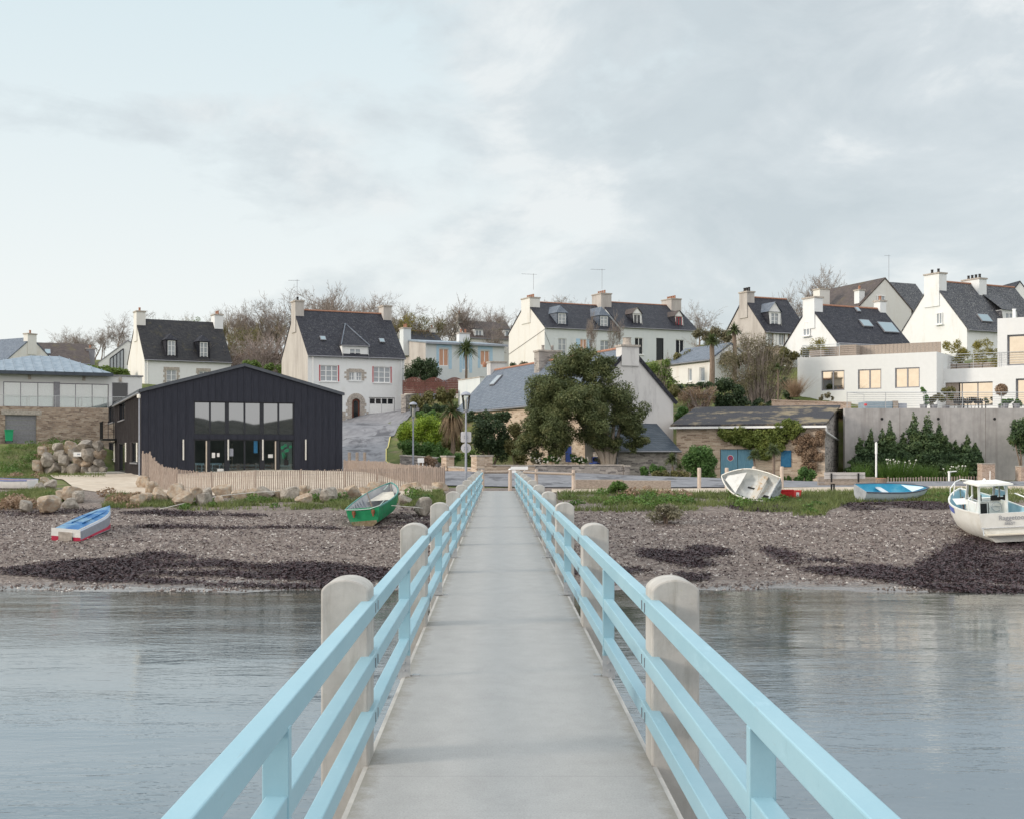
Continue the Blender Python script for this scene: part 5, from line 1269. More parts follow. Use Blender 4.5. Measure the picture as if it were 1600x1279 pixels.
# cottage front border and bushes by the barn
for i,(cs,lab,mt) in enumerate((([(862,716,7),(872,718,6),(852,719,5)],'low white flowering shrub under the cottage window','l_mid'),([(896,716,7),(906,718,7),(914,719,5)],'low flowering shrub right of the blue cottage door','l_mid'),([(834,718,5),(842,719,5)],'small grey shrub at the cottage wall foot','l_grey'))):
    t = shrub('border_shrub',lab,cs,84.4,M[mt],1600,.06,seed=20+i)
    g = random.Random(i); b = Vector(t.location); B = [(*(at(c[0]+g.uniform(-5,5),c[1]+g.uniform(-5,3),84.1)-b),.05,.05,.05) for c in cs for _ in range(4)]
    leaves('flowers',B,120,.045,M['flower'],t,3)
shrub('hydrangea_bush','big round hydrangea bush with pale flower heads at barn corner',[(1085,705,16),(1104,708,17),(1078,722,14),(1098,726,18),(1114,722,11),(1090,738,14),(1106,740,12)],83.5,M['l_mid'],9000,.075,seed=23,sub=8)
shrub('low_hedge','low clipped hedge along road left of hydrangea bush',[(1026,741,8),(1040,741,8),(1054,741,8),(1068,742,8)],81,M['l_olive'],3500,.06,cat='hedge',seed=24)
shrub('shrub','leafy green shrub at the lean-to wall beside hedge',[(1008,735,8),(1022,732,9),(1034,733,8)],82.5,M['l_mid'],2500,.07,seed=25)
shrub('shrub','small bright green bush at right corner of the barn',[(1256,738,9),(1266,740,9),(1250,746,6),(1262,747,8)],79.5,M['l_mid'],2800,.065,seed=26)
shrub('ground_shrub','low green shrub row along foot of the barn',[(1232,748,5),(1244,749,5),(1222,747,5)],80.5,M['l_weed'],1200,.06,seed=27)
def wallplant(name, label, cs, mat, n, size, seed, cat='ivy', off=-.18, r=1.0):
    p0 = BARN.world((*([BARN.front(cs[0][0],cs[0][1],off)[0]]),off,0)); t = thing(name,label,cat,p0)
    g = random.Random(seed); B = []
    for (px,py,rp) in cs:
        for i in range(7):
            a = g.uniform(0,6.28); q = rp*.75*math.sqrt(g.random()); u,z = BARN.front(px+q*math.cos(a),py+q*math.sin(a),off)
            w_ = BARN.world((u,off+g.uniform(-.12,.06),z))-p0; s = g.uniform(.16,.32)*r; B.append((*w_,s,s,s))
    leaves('foliage',B,n,size,mat,t,seed,up=.1); return t
wallplant('ivy','yellow green ivy hanging over barn wall above teal doors',[(1135,676,10),(1155,680,12),(1178,680,13),(1198,682,13),(1215,675,12),(1232,668,11),(1248,666,9),(1190,695,10),(1205,700,10),(1220,690,10),(1168,690,8),(1196,712,8),(1240,674,9),(1145,682,9),(1166,684,10),(1188,684,10),(1210,684,10)],M['l_ivy'],30000,.08,31,r=1.25)
wallplant('creeper','dry brown creeper covering the right end of barn front',[(1248,690,10),(1262,688,12),(1275,690,11),(1250,706,9),(1266,708,12),(1278,712,9),(1258,722,9),(1270,728,8),(1282,680,7)],M['l_dry'],14000,.06,32,cat='creeper',r=.8)
# climbing moss and plants on top of the barn roof rear edge
shrub('scrub','yellow green scrub growing along the top edge of barn roof',[(1150,640,6),(1170,637,6),(1190,635,6),(1130,645,5),(1210,633,5),(1160,645,5)],97,M['l_olive'],2600,.09,seed=33,stem=None)
# shrubs on the slope behind the barn
def wires(t, cs, d, b, seed, n=60, mat='twig'):
    g = random.Random(seed); m = MB()
    for i in range(n):
        c = g.choice(cs); p = at(c[0]+g.uniform(-1,1)*c[2],c[1]-g.random()*c[2]*1.1,d+g.uniform(-.8,.8))-b
        q = Vector((p.x*.35+g.uniform(-.4,.4),g.uniform(-.4,.4),-.2)); mid = q.lerp(p,.55)+Vector((g.uniform(-.3,.3),0,.35)); m.tube([q,mid,p],[.035,.02,.008],3,cap=False)
    m.build('branches', M[mat], t)
cs = [(1150,560,26),(1180,545,26),(1210,560,24),(1140,590,22),(1175,585,28),(1205,590,26),(1230,575,18),(1160,612,20),(1195,618,20),(1225,605,16),(1165,535,16),(1200,535,16)]
t = shrub('willow_scrub','large tangle of grey leafless scrub on the slope above barn',cs,104,M['l_scrub'],10000,.10,cat='shrub',seed=34,aspect=.22,stem=None); wires(t,cs,104,Vector(t.location),5,170,'twig')
cs = [(1072,620,14),(1088,615,16),(1104,622,14),(1080,638,14),(1098,640,14),(1112,610,10)]
t = shrub('dry_bush','pale brown dry bush right of stained cottage gable',cs,99,M['l_dry'],4500,.08,seed=35,aspect=.25,stem=None); wires(t,cs,99,Vector(t.location),6,70,'twig_red')
shrub('dark_bush','dark green bush between dry bush and grey scrub',[(1130,605,15),(1150,610,15),(1138,625,14),(1158,628,12),(1122,625,10)],100,M['l_dark'],5500,.09,seed=36)
shrub('bush','green bush in the gap right of the cottage gable',[(1060,648,9),(1068,640,8),(1062,658,8)],97,M['l_mid'],2000,.08,seed=37)
shrub('hedge','dark clipped hedge below low white cottage',[(1062,606,8),(1078,605,8),(1094,604,8),(1108,604,8)],107,M['l_dark'],3000,.09,cat='hedge',seed=38)
cs = [(1020,575,14),(1036,585,14),(1048,600,14),(1018,595,12),(1056,615,12),(1040,570,10)]
t = shrub('sparse_shrub','sparse yellow green shrub behind the cottage gable chimney',cs,112,M['l_hedge'],3200,.09,cat='shrub',seed=39,stem=None); wires(t,cs,112,Vector(t.location),8,50)
shrub('bush','dark slate green bush at left end of the modern house',[(1228,598,9),(1232,615,9),(1238,628,7)],101,M['l_dark'],2000,.08,seed=40)
cs = [(1243,604,12),(1243,612,9)]
t = thing('ornamental_grass','round tan ornamental grass in front of modern house corner','grass',gx(1243,99.5)); b = Vector(t.location); p0 = at(1243,618,99.5)-b
g = np.random.default_rng(4); fast_mesh('blades', blades(np.tile(np.array([[p0.x,p0.y,p0.z-.1]]),(900,1))+g.normal(size=(900,3))*np.array([.12,.12,.02]),1.25,.012,6,.55),3,M['l_dry'],t)
cs = [(1075,560,12),(1090,575,10),(1068,585,12),(1060,560,9)]
shrub('bush','olive shrubs right of the long house beside low cottage roof',cs,118,M['l_olive'],3500,.10,seed=52)
for i,(cs,d,mt,lab,n) in enumerate(([([(1000+k*18,612+4*(k%3),12) for k in range(5)],106,'l_olive','olive hedge shrubs on slope behind cottage gable right side',4500),([(1135+k*16,560+5*(k%2),12) for k in range(7)],112,'l_scrub','grey scrub band below the grey gable house',6000),([(1125+k*15,632+3*(k%2),10) for k in range(9)],101,'l_dark','dark shrub band just above the barn roof',6500),([(1225+k*17,552+3*(k%2),9) for k in range(5)],108,'l_olive','olive shrubs at the foot of white gable above terrace',3000),([(1090+k*15,520+5*(k%2),10) for k in range(4)],124,'l_scrub','grey shrubs between long house and grey gable',3000)])):
    shrub('slope_shrubs',lab,cs,d,M[mt],n,.10,cat='shrubs',seed=430+i,stem=None)
for i,(cs,d,mt,lab,n) in enumerate(([([(640+k*14,600+2*(k%2),9) for k in range(4)],129,'l_dark','dark shrubs behind arched garden fence',2500),([(655+k*11,648+4*(k%2),8) for k in range(5)],108,'l_mid','green shrubs on the slope above bright lane bushes',3200),([(700+k*9,690+6*(k%2),10) for k in range(4)],93,'l_olive','olive undergrowth behind the fan palm',3000),([(735+k*14,650+4*(k%2),10) for k in range(5)],95,'l_dark','dark shrubs against the cottage side wall',4500),([(640+k*10,716,6) for k in range(5)],90.5,'l_mid','green plants over the dark kerb wall',1800)])):
    shrub('slope_shrubs',lab,cs,d,M[mt],n,.085,cat='shrubs',seed=450+i,stem=None)
# clipped hedge at left, far conifer
shrub('hedge','bright clipped hedge behind flat coping of zinc roofed house',[(140+i*7,577+.6*i,7) for i in range(9)]+[(196,584,6),(150,584,6),(165,586,6),(180,588,6)],142,M['l_hedge'],7000,.12,cat='hedge',seed=41)
shrub('tree','small far dark green tree between two left roofs',[(28,550,7),(36,551,7),(42,553,5)],170,M['l_mid'],1500,.16,cat='tree',seed=42)
shrub('bush','dark bushes at the white long gable foot',[(802,572,6),(808,580,7),(798,584,6)],140,M['l_dark'],1500,.09,seed=43)
shrub('bush','grey pink shrub right of bungalow below sunlit cream gable',[(818,572,7),(828,574,6),(812,580,6)],142,M['l_scrub'],1500,.09,seed=44)
# row of columnar shrubs at the retaining wall
def column(px, ytop, wpx, label, seed, d=86.4, ybot=748, n=11500, group='columnar shrubs along the retaining wall'):
    b = gx(px,d); t = thing('columnar_shrub',label,'shrub',b,0,group); zt = (at(px,ytop,d)-b).z; w_ = wpx/F*d*1.05; g = random.Random(seed); B = []
    k = 16
    for i in range(k):
        f_ = i/(k-1); r = w_*(1-f_**1.9*.88)*g.uniform(.75,1.05)*.60
        for j in range(3 if f_ < .6 else (2 if f_ < .8 else 1)): B.append((g.uniform(-1,1)*w_*.5*(1-f_),g.uniform(-.5,.5)*w_*.4,.3+f_*(zt-.45),r,r,zt/k*1.0))
    leaves('foliage',B,n,.085,M['l_column'],t,seed,up=.5)
    m = MB(); m.tube([(0,0,-.2),(0,0,zt*.8)],[.05,.015],5); m.build('stem',M['bark'],t)
for i,(px,yt,w_,lab) in enumerate(((1344,682,26,'short columnar shrub at left end of the retaining wall row'),(1360,669,24,'second columnar shrub from left in the wall row'),(1378,669,24,'columnar shrub just right of the white pole'),(1390,657,28,'tall dark columnar shrub left of the row middle'),(1411,675,26,'shorter yellow green columnar shrub before the two tallest'),(1428,645,32,'tall columnar shrub, left one of the two tallest'),(1450,645,32,'tall columnar shrub, right one of the two tallest'),(1467,660,26,'columnar shrub right beside the tallest pair'),(1479,678,24,'columnar shrub under the middle drain hole'),(1494,687,24,'short columnar shrub in the right half of wall row'),(1510,678,24,'slim columnar shrub third from the brick pillar'),(1524,690,24,'short columnar shrub next to the brick pillar'),(1534,712,14,'smallest shrub at right end of the wall row'))):
    column(px,yt,w_,lab,60+i)
shrub('evergreen_shrub','broad dark evergreen shrub at the right edge before retaining wall',[(1592,672,16),(1605,660,18),(1584,684,12),(1600,695,16),(1612,680,20)],86,M['l_column'],6000,.08,seed=75)
# terrace plants
zb = MOD_E
def pot_ball(px, py, r, d, label, mat, seed):
    b = at(px,636,d); b.z = zt_terrace; t = thing('topiary',label,'plant',b); c = at(px,py,d)-b; rr = r/F*d
    leaves('foliage',[(c.x,0,c.z,rr,rr,rr)],2600,.05,mat,t,seed,shell=.85); m = MB(); m.tube([(0,0,.3),(c.x,0,c.z)],[.03,.025],5); m.build('stem',M['bark_pale'],t); m = MB(); m.lathe([(.2,0),(.26,.38),(.28,.4)],(0,0,0),10); m.build('pot',M['grey_metal'],t)
zt_terrace = at(1320,637,88).z
pot_ball(1565,609,8.5,92,'brown clipped ball topiary on the terrace at right','l_dry' and M['l_dry'],76)
def tshrub(name, label, cs, d, mat, n, size, seed, **kw):
    b = at(cs[0][0],637,d); b.z = zt_terrace; t = thing(name,label,'plant',b); leaves('foliage',circ(cs,d,b,6,.45,seed),n,size,mat,t,seed,**kw)
    m = MB(); m.lathe([(.22,0),(.28,.4),(.3,.42)],(0,0,0),10); m.build('pot',M['grey_metal'],t); return t
tshrub('bamboo','tall thin green bamboo clump at modern house corner',[(1443,612,6),(1446,622,6),(1441,606,4),(1448,630,5)],93,M['l_mid'],1800,.07,77,aspect=.25)
tshrub('potted_shrub','pinkish potted shrub left of the large terrace window',[(1459,624,7),(1464,618,6),(1456,630,5)],93,M['l_scrub'],1200,.06,78)
tshrub('potted_shrub','green potted shrub in front of bronze sliding window',[(1478,612,9),(1486,618,8),(1490,608,6),(1474,622,8)],94,M['l_olive'],1800,.07,79)
tshrub('potted_plant','low green plant below the ball topiary',[(1570,628,6),(1578,625,5),(1565,631,4)],91,M['l_mid'],1000,.06,80)
tshrub('potted_plant','grass green plant in trough at far right of terrace',[(1588,628,5),(1594,630,5)],91,M['l_weed'],800,.06,81)
tshrub('potted_shrub','small sparse shrub under the left bronze window',[(1282,620,6),(1292,618,6),(1300,622,4)],97,M['l_scrub'],700,.06,82)
# roof terrace planters and hedge
def rplant(label, px0, px1, y0, y1, mat, n, seed, v, name='planter_shrub'):
    u0 = MOD.front(px0,y1,v)[0]; u1 = MOD.front(px1,y1,v)[0]; z1 = MOD.front((px0+px1)/2,y0,v)[1]; z0 = MOD.front((px0+px1)/2,y1,v)[1]; b = MOD.world((u0,v,z0)); t = thing(name,label,'plant',b,MOD.a)
    g = random.Random(seed); B = []
    for i in range(16): r = g.uniform(.22,.42); B.append((g.random()*(u1-u0),g.uniform(-.2,.2),.3+g.random()*(z1-z0-.5),r,r*.7,r))
    leaves('foliage',B,n,.08,mat,t,seed,aspect=.3)
    m = MB(); k = max(1,int((u1-u0)/.75)); g = random.Random(seed)
    for i in range(k):
        for j in range(3): m.box((u1-u0)*i/k+.02,(u1-u0)*(i+1)/k-.04,-.28,.28,-.02+j*.16,-.02+j*.16+.14)
    m.build('planter_box',M['old_wood'],t)
rplant('yellow green hedge plants in wooden boxes on roof terrace, left half',1476,1516,530,577,M['l_yellow'],3000,83,MOD_SB+2.5)
rplant('yellow green hedge plants in wooden boxes on roof terrace, beside upper storey',1517,1557,530,575,M['l_yellow'],3000,84,MOD_SB+2.3)
rplant('potted shrub behind the roof railing at left end of modern house',1266,1290,530,556,M['l_yellow'],1200,85,1.6)
# palms and yuccas
def rosette(c, n, L, w_, seed, lo=-.3, droop=.5, mat='l_palm', parent=None, name='crown'):
    g = np.random.default_rng(seed); V = []
    for i in range(n):
        a = g.random()*6.283; e = math.asin(lo+(1-lo)*g.random()); dv = np.array([math.cos(a)*math.cos(e),math.sin(a)*math.cos(e),math.sin(e)]); l = L*(.75+.4*g.random())
        s = np.array([-math.sin(a),math.cos(a),0])*w_; p0 = np.array(c); p1 = p0+dv*l*.55; p2 = p0+dv*l+np.array([0,0,-droop*l*.5*math.cos(e)])
        V += [p0-s*.5,p0+s*.5,p1+s,p1-s, p1-s,p1+s,p2+s*.08,p2-s*.08]
    return fast_mesh(name, np.array(V), 4, M[mat], parent)
def cordyline(label, px, py, r, d, ybase, seed, n=230, w_=.035, trunk_r=.13, name='cordyline_palm', base_z=None, lo=-.35):
    b = gx(px,d); 
    if base_z is not None: b.z = base_z
    t = thing(name,label,'palm tree',b); c = at(px,py,d)-b; R_ = r/F*d
    rosette((c.x,c.y,c.z),n,R_*1.15,w_,seed,lo,.6,'l_palm',t); m = MB(); m.tube([(0,0,-.3),(c.x*.5+.05,0,c.z*.5),(c.x,c.y,c.z)],[trunk_r*1.2,trunk_r,trunk_r*.9],7); m.build('trunk',M['bark'],t); return t
cordyline('cordyline palm with round green head before the blue bungalow',728,548,21,133,592,1,420)
cordyline('spiky yucca with thick brown trunk beside low white cottage roof',1112,534,14,109,576,2,260,.05,.22,'yucca')
cordyline('spiky yucca top in front of the grey gable',1147,517,13,113,560,3,220,.05,.2,'yucca')
cordyline('small thin cordyline among grey scrub left of the modern house',1215,575,8,103,620,4,140,.03,.06)
cordyline('dark yucca clump by the barn shutter, right one',1208,704,14,80,746,5,240,.035,.09,'yucca')
cordyline('dark yucca clump left of the taller one, beside teal door',1178,712,12,80.5,744,6,200,.035,.07,'yucca')
cordyline('spiky yucca between lean-to and hydrangea bush',1050,719,13,82,742,7,200,.035,.06,'yucca')
cordyline('small spiky plant at left foot of the hydrangea bush',1062,730,8,81.5,745,8,120,.03,.05,'yucca')
t = cordyline('fan palm with green top and drooping brown dead fronds by lamp post',707,646,19,88.5,728,9,230,.07,.16,'fan_palm',lo=-.1)
c = at(707,652,88.5)-Vector(t.location); rosette((c.x,c.y,c.z),240,1.15,.05,10,-.75,1.6,'l_palmdry',t,'dead_fronds')
c = at(708,668,88.5)-Vector(t.location); rosette((c.x,c.y,c.z),160,.95,.045,11,-.8,1.8,'l_palmdry',t,'dead_fronds')
# bare winter trees on the hilltop
VAR = []
for k,(sp,lv,tr,ub,kd,tn) in enumerate(((.95,7,.20,.16,2,1),(.8,7,.18,.22,2,1),(1.1,7,.22,.10,2,1),(.8,6,.13,.28,2,4),(1.2,7,.24,.08,2,1))):
    T, C = branch_tree(100+k, 10, sp, lv, tr, upb=ub, kids=kd, twig_r=.014, trunk_n=tn)
    zs = max(v[2] for v in C.v); xs_ = max(abs(v[0]) for v in C.v); VAR.append((T,C,zs,xs_,{}))
def bare(px, ytop, d, v, label, mat='twig', rz=0, ivy=None, seed=1, wide=1.0, name='bare_tree', group='bare trees on the hilltop'):
    T,C,zs,xs_,cache = VAR[v]; b = gx(px,d); h = CH-(ytop-VY)/F*d-b.z; s = h/zs
    t = thing(name,label,'tree',b,rz,group); t.scale = (s*wide,s*wide,s)
    if mat not in cache:
        o1 = T.build('trunk',M['bark'],t,fix=False); o2 = C.build('crown',M[mat],t,fix=False); cache[mat] = (o1.data,o2.data)
    else:
        for nm,me in zip(('trunk','crown'),cache[mat]): o = bpy.data.objects.new(nm,me); COL.objects.link(o); o.parent = t
    if ivy:
        n,r,mt = ivy; leaves('ivy',lobes((0,0,zs*.55),(zs*.26*r,zs*.26*r,zs*.38),14,.32,seed,-.9),n,.09/s,M[mt],t,seed)
BT = [(100,516,185,0,'bare tree at left end of the hilltop row',.3),(128,512,182,3,'bushy bare tree second in the left hilltop row',1),(158,503,180,1,'bare tree behind the slanted window house',2),(188,485,178,4,'broad bare tree left of the dormer house chimney',3),
 (232,486,186,2,'bare tree top showing above left dormer house ridge',.5),(268,488,186,0,'bare tree top over middle of left dormer house',1.5),(425,462,172,0,'tall bare tree left of the central house chimney',.8),(450,448,170,4,'broad bare tree behind the central house chimney',2.2),
 (505,440,168,1,'upright bare tree above left half of the central ridge',.2),(545,441,168,0,'upright bare tree above middle of the central ridge',1.2),(572,455,170,3,'bare tree above right half of central ridge',3),(700,458,176,1,'tall bare tree right of the central house',.7),
 (730,482,178,2,'low bare tree behind the mansard house',.1),(768,474,182,4,'wide bare tree above mansard roof',1),(800,478,182,2,'bare tree touching the long house gable',2),(890,461,190,0,'thin bare tree top above the long house ridge',2.5),(925,463,190,3,'thin bare tree beside middle chimney of long house',.4),
 (1090,468,182,4,'round bare tree right of the long house',.9),(1265,413,172,1,'tall bare tree above right hand roofs, left one',.5),(1297,414,172,0,'tall bare tree above right hand roofs, right one',1.8),(1248,436,174,3,'lower bare tree left of the tall right pair',.3),(392,470,174,2,'bare tree behind ivy tree in the left centre',.6)]
for (px,yt,d,v,lab,rz) in BT: bare(px,yt,d,v,lab,'twig',rz)
hz_ = random.Random(21)
for x0_,x1_,y0_,n_,lab in ((352,470,468,7,'bare tree in hazy brown row between left house and central chimney'),(480,600,446,5,'bare tree in hazy brown row above central house ridge'),(618,800,476,7,'bare tree in hazy brown row above the blue bungalow'),(95,200,508,5,'bare tree in hazy brown row at the far left skyline'),(230,340,490,4,'bare tree in hazy row above left dormer house'),(845,945,465,3,'bare tree in hazy row above the long white house')):
    for i in range(n_): bare(x0_+(x1_-x0_)*(i+hz_.uniform(.2,.8))/n_,y0_+hz_.uniform(-6,14),hz_.uniform(172,192),hz_.randrange(5),lab,'twig',hz_.uniform(0,6),None,1,hz_.uniform(.95,1.3))
bare(340,488,180,2,'olive tinted tree left of the right dormer chimney','twig_ivy',.4,(1600,1.0,'l_olive'),2)
bare(378,482,160,3,'ivy clad dark tree right of left dormer house','twig_ivy',.4,(3800,.9,'l_olive'),3)
bare(300,487,182,4,'yellowish ivy tree behind left dormer house','twig_ivy',1.4,(1500,1.1,'l_hedge'),4)
bare(640,472,172,4,'yellow brown ivy tree right of the central chimney','twig_ivy',.9,(3000,1.1,'l_yellow'),5)
bare(672,476,174,2,'second yellow brown ivy tree behind the blue bungalow','twig_ivy',1.9,(2200,1.1,'l_olive'),6)
bare(408,510,150,3,'reddish bare thicket beside the ivy clad tree','twig_red',.2,None,1,1.5,'bare_thicket','reddish thickets behind the hall')
bare(430,505,148,3,'reddish bare thicket touching the central grey gable','twig_red',2.2,None,1,1.5,'bare_thicket','reddish thickets behind the hall')
bare(388,520,146,3,'reddish bare thicket at right end of left dormer house','twig_red',1.2,None,1,1.6,'bare_thicket','reddish thickets behind the hall')
bare(1118,505,128,3,'small grey shrub tree left of the grey gable','twig',.2,(900,1.0,'l_scrub'),7,1.2,'small_tree','slope trees')
for i,(px,yt,d) in enumerate(((920,478,140),(950,480,140),(1040,545,118))):
    bare(px,yt,d,1,('slender bare sapling before the long house, left','slender bare sapling before long house, near cottage chimney','slender bare sapling beside the low white cottage')[i],'twig',i,None,1,.5,'bare_sapling','saplings before the long house')
shrub('scrub','green scrub under thickets behind the hall roof',[(400,572,9),(420,574,9),(440,578,9),(385,570,9)],140,M['l_hedge'],2500,.11,seed=50,stem=None)
shrub('scrub','dark scrub along hilltop between left dormer house and tall house',[(375,560,10),(395,556,10),(415,558,10),(435,560,10)],150,M['l_dry'],3000,.12,seed=51,stem=None)
# ------------------------------------------------------------------ beach plants, seaweed
def poly_pts(poly, n, seed, keep=None):
    P = [ghit(*p) for p in poly]; xs_ = [p.x for p in P]; ys_ = [p.y for p in P]; g = np.random.default_rng(seed); out = []
    X0,X1,Y0,Y1 = min(xs_),max(xs_),min(ys_),max(ys_); tot = 0
    while tot < n:
        x = g.uniform(X0,X1,6000); y = g.uniform(Y0,Y1,6000); ins = np.zeros(6000,bool); j = len(P)-1
        for i in range(len(P)):
            c = ((ys_[i] > y) != (ys_[j] > y))&(x < (xs_[j]-xs_[i])*(y-ys_[i])/(ys_[j]-ys_[i]+1e-12)+xs_[i]); ins ^= c; j = i
        x, y = x[ins], y[ins]
        if keep:
            k = np.array([keep(a,b_) for a,b_ in zip(x,y)],bool) if len(x) else np.zeros(0,bool); x, y = x[k], y[k]
        if len(x) == 0: continue
        out.append(np.stack([x,y],1)); tot += len(x)
    xy = np.concatenate(out)[:n]; return np.stack([xy[:,0],xy[:,1],beach_z(xy[:,0],xy[:,1])],1)
def nz(sx, sy, th, o=0): return lambda x,y: noise.fractal((x*sx+o,y*sy,o*1.7),1,2,5)+rnd.gauss(0,.10) > th
def flakes(P, size, seed, lift=.05):
    g = np.random.default_rng(seed); n = len(P); a = g.normal(size=(n,3)); a[:,2] *= .3; a /= np.linalg.norm(a,axis=1)[:,None]; u = g.normal(size=(n,3))*.5; u[:,2] += 1
    b = np.cross(u,a); b /= np.linalg.norm(b,axis=1)[:,None]; s = size*(.5+g.random(n))[:,None]; C = P+np.stack([np.zeros(n),np.zeros(n),lift*g.random(n)+.012],1)
    V = np.empty((n,4,3)); V[:,0] = C-a*s; V[:,1] = C+b*s*.35; V[:,2] = C+a*s; V[:,3] = C-b*s*.35; return V.reshape(-1,3)
SW = [([(40,892),(95,874),(200,868),(245,862),(330,876),(400,884),(460,880),(520,882),(612,890),(640,900),(560,914),(470,919),(330,918),(200,909),(100,906),(48,899)],15000,nz(.35,.9,-.16,1)),
 ([(170,795),(330,799),(410,803),(400,810),(250,806),(170,802)],1500,nz(.5,1.2,-.05,2)),([(180,820),(360,822),(540,822),(700,818),(700,826),(540,827),(350,826),(180,824)],1500,nz(.3,.5,-.1,3)),
 ([(0,890),(60,885),(70,900),(0,903)],500,nz(.5,1,0,4)),([(1000,856),(1060,862),(1090,852),(1135,856),(1136,878),(1085,886),(1040,878),(1005,870)],3200,nz(.5,1,-.12,5)),
 ([(1195,852),(1250,868),(1330,880),(1420,890),(1475,868),(1488,850),(1560,862),(1640,872),(1640,932),(1560,932),(1470,924),(1380,906),(1290,898),(1225,880)],17000,nz(.35,.8,-.25,6)),
 ([(1140,784),(1290,788),(1300,797),(1200,800),(1140,796)],1800,nz(.6,1,-.1,7)),([(1310,786),(1480,784),(1490,796),(1330,798)],2200,nz(.6,1,-.1,8)),([(880,880),(1010,890),(1000,906),(880,900)],900,nz(.6,1,.02,9)),
 ([(1060,895),(1110,898),(1105,910),(1060,908)],400,None),([(630,795),(720,800),(700,830),(600,826)],900,nz(.5,1,0,11)),([(0,795),(160,792),(160,802),(0,806)],700,nz(.5,1,0,12)),([(0,805),(1600,805),(1600,905),(0,905)],5500,nz(.9,2.0,.22,13)),([(-20,800),(1620,800),(1620,900),(-20,900)],2600,nz(.22,2.4,.18,14)),([(1500,838),(1640,845),(1640,862),(1500,858)],1500,None)]
def soft(P, sd, k): g = np.random.default_rng(sd); P = P.copy(); P[:,0] += g.normal(size=len(P))*.45*k; P[:,1] += g.normal(size=len(P))*.38*k; P[:,2] = beach_z(P[:,0],P[:,1]); return P
V = [flakes(soft(poly_pts(p,int(n*(2.0 if i != 12 else .55)),90+i,k),i,{0:.5,4:.4,5:.5,12:.1,13:.1}.get(i,.25)),.055 if i != 12 else .05,i,.07) for i,(p,n,k) in enumerate(SW)]
kind(fast_mesh('seaweed',np.concatenate(V),4,M['seaweed']),'stuff')
t_ = NT('pebbles'); vo = t_.n('ShaderNodeTexWhiteNoise'); 
sn = t_.n('ShaderNodeVectorMath'); sn.operation = 'SNAP'; sn.inputs[1].default_value = (.11,.11,10); t_.l(t_.co(), sn.inputs[0]); t_.l(sn.outputs[0], vo.inputs['Vector'])
M['pebble'] = t_.done(t_.ramp(vo.outputs['Value'],[(0,(.045,.035,.034)),(.35,(.11,.085,.078)),(.65,(.185,.15,.138)),(.88,(.30,.265,.245)),(1,(.56,.53,.50))]),.8,.3)
P = np.concatenate([poly_pts([(-40,800),(1640,800),(1640,900),(-40,900)],50000,77,None),poly_pts([(-40,895),(1640,895),(1640,924),(-40,924)],5000,78,nz(.5,1.2,.0,31))])
g = np.random.default_rng(3); n = len(P); s_ = (.017+.042*g.random(n)**2.8)[:,None]; a = g.random(n)*6.28; ux = np.stack([np.cos(a),np.sin(a),np.zeros(n)],1)*s_*1.3; uy = np.stack([-np.sin(a),np.cos(a),np.zeros(n)],1)*s_*.9; top = P+np.array([0,0,1])*s_*.9
V = np.empty((n,4,3,3)); C4 = [P+ux,P+uy,P-ux,P-uy]
for k in range(4): V[:,k,0] = C4[k]; V[:,k,1] = C4[(k+1)%4]; V[:,k,2] = top
kind(fast_mesh('pebbles',V.reshape(-1,3),3,M['pebble']),'stuff')
GR = [([(0,772),(60,765),(100,770),(110,782),(60,792),(0,795)],5000,None),([(0,700),(60,695),(70,745),(50,760),(0,762)],5000,None),([(60,690),(160,682),(165,700),(60,712)],1500,None),([(170,772),(240,778),(330,784),(420,782),(520,783),(620,780),(690,768),(695,785),(640,792),(560,796),(400,797),(260,797),(160,792)],9000,nz(.4,.8,-.12,21)),
 ([(872,770),(1000,768),(1140,771),(1240,770),(1330,768),(1480,768),(1480,782),(1330,786),(1290,800),(1200,800),(1120,797),(1040,798),(960,800),(872,797)],16000,nz(.3,.6,-.25,22)),([(1420,765),(1600,766),(1600,785),(1480,788),(1420,782)],4000,nz(.4,.8,-.2,23)),([(60,738),(165,738),(165,745),(60,744)],900,None),([(1240,790),(1290,790),(1290,806),(1240,806)],600,None),([(650,770),(695,770),(695,800),(650,800)],1500,None),([(1330,742),(1540,742),(1540,750),(1330,750)],3500,None)]
kind(fast_mesh('grass',np.concatenate([blades(poly_pts(p,n,200+i,k),.20 if i != 9 else .42,.022,i,.4) for i,(p,n,k) in enumerate(GR)]),3,M['l_grass']),'stuff')
def clumps(polys, size, mat, name, seed):
    Vs = []
    for i,(p,n,m_,r) in enumerate(polys):
        P = poly_pts(p,n,seed+i); g = random.Random(seed+i); B = []
        for q in P: s = r*g.uniform(.6,1.4); B.append((q[0],q[1],q[2]+s*.4,s*1.3,s*1.1,s*.8))
        Vs.append(leaf_arrays(B,n*m_,size,seed+i,up=.4))
    kind(fast_mesh(name,np.concatenate(Vs),4,mat),'stuff')
clumps([([(945,782),(1070,778),(1100,792),(1000,798)],26,120,.26),([(1140,768),(1190,778),(1250,785),(1230,795),(1140,792)],20,120,.24),([(880,776),(960,772),(980,790),(880,792)],12,100,.22),([(1250,790),(1285,790),(1285,803),(1250,803)],10,90,.16),([(280,784),(340,786),(340,797),(280,796)],9,110,.22),([(480,775),(550,775),(550,790),(480,790)],12,120,.26),([(390,778),(430,778),(430,795),(390,795)],7,100,.25),([(60,690),(160,680),(165,692),(70,705)],34,120,.40),([(0,700),(60,694),(60,740),(0,745)],30,110,.34),([(640,770),(690,768),(690,782),(640,785)],10,110,.24),([(1440,768),(1490,770),(1490,785),(1440,785)],10,100,.2),([(80,772),(120,776),(120,784),(70,782)],8,100,.2)],.06,M['l_weed'],'weeds',300)
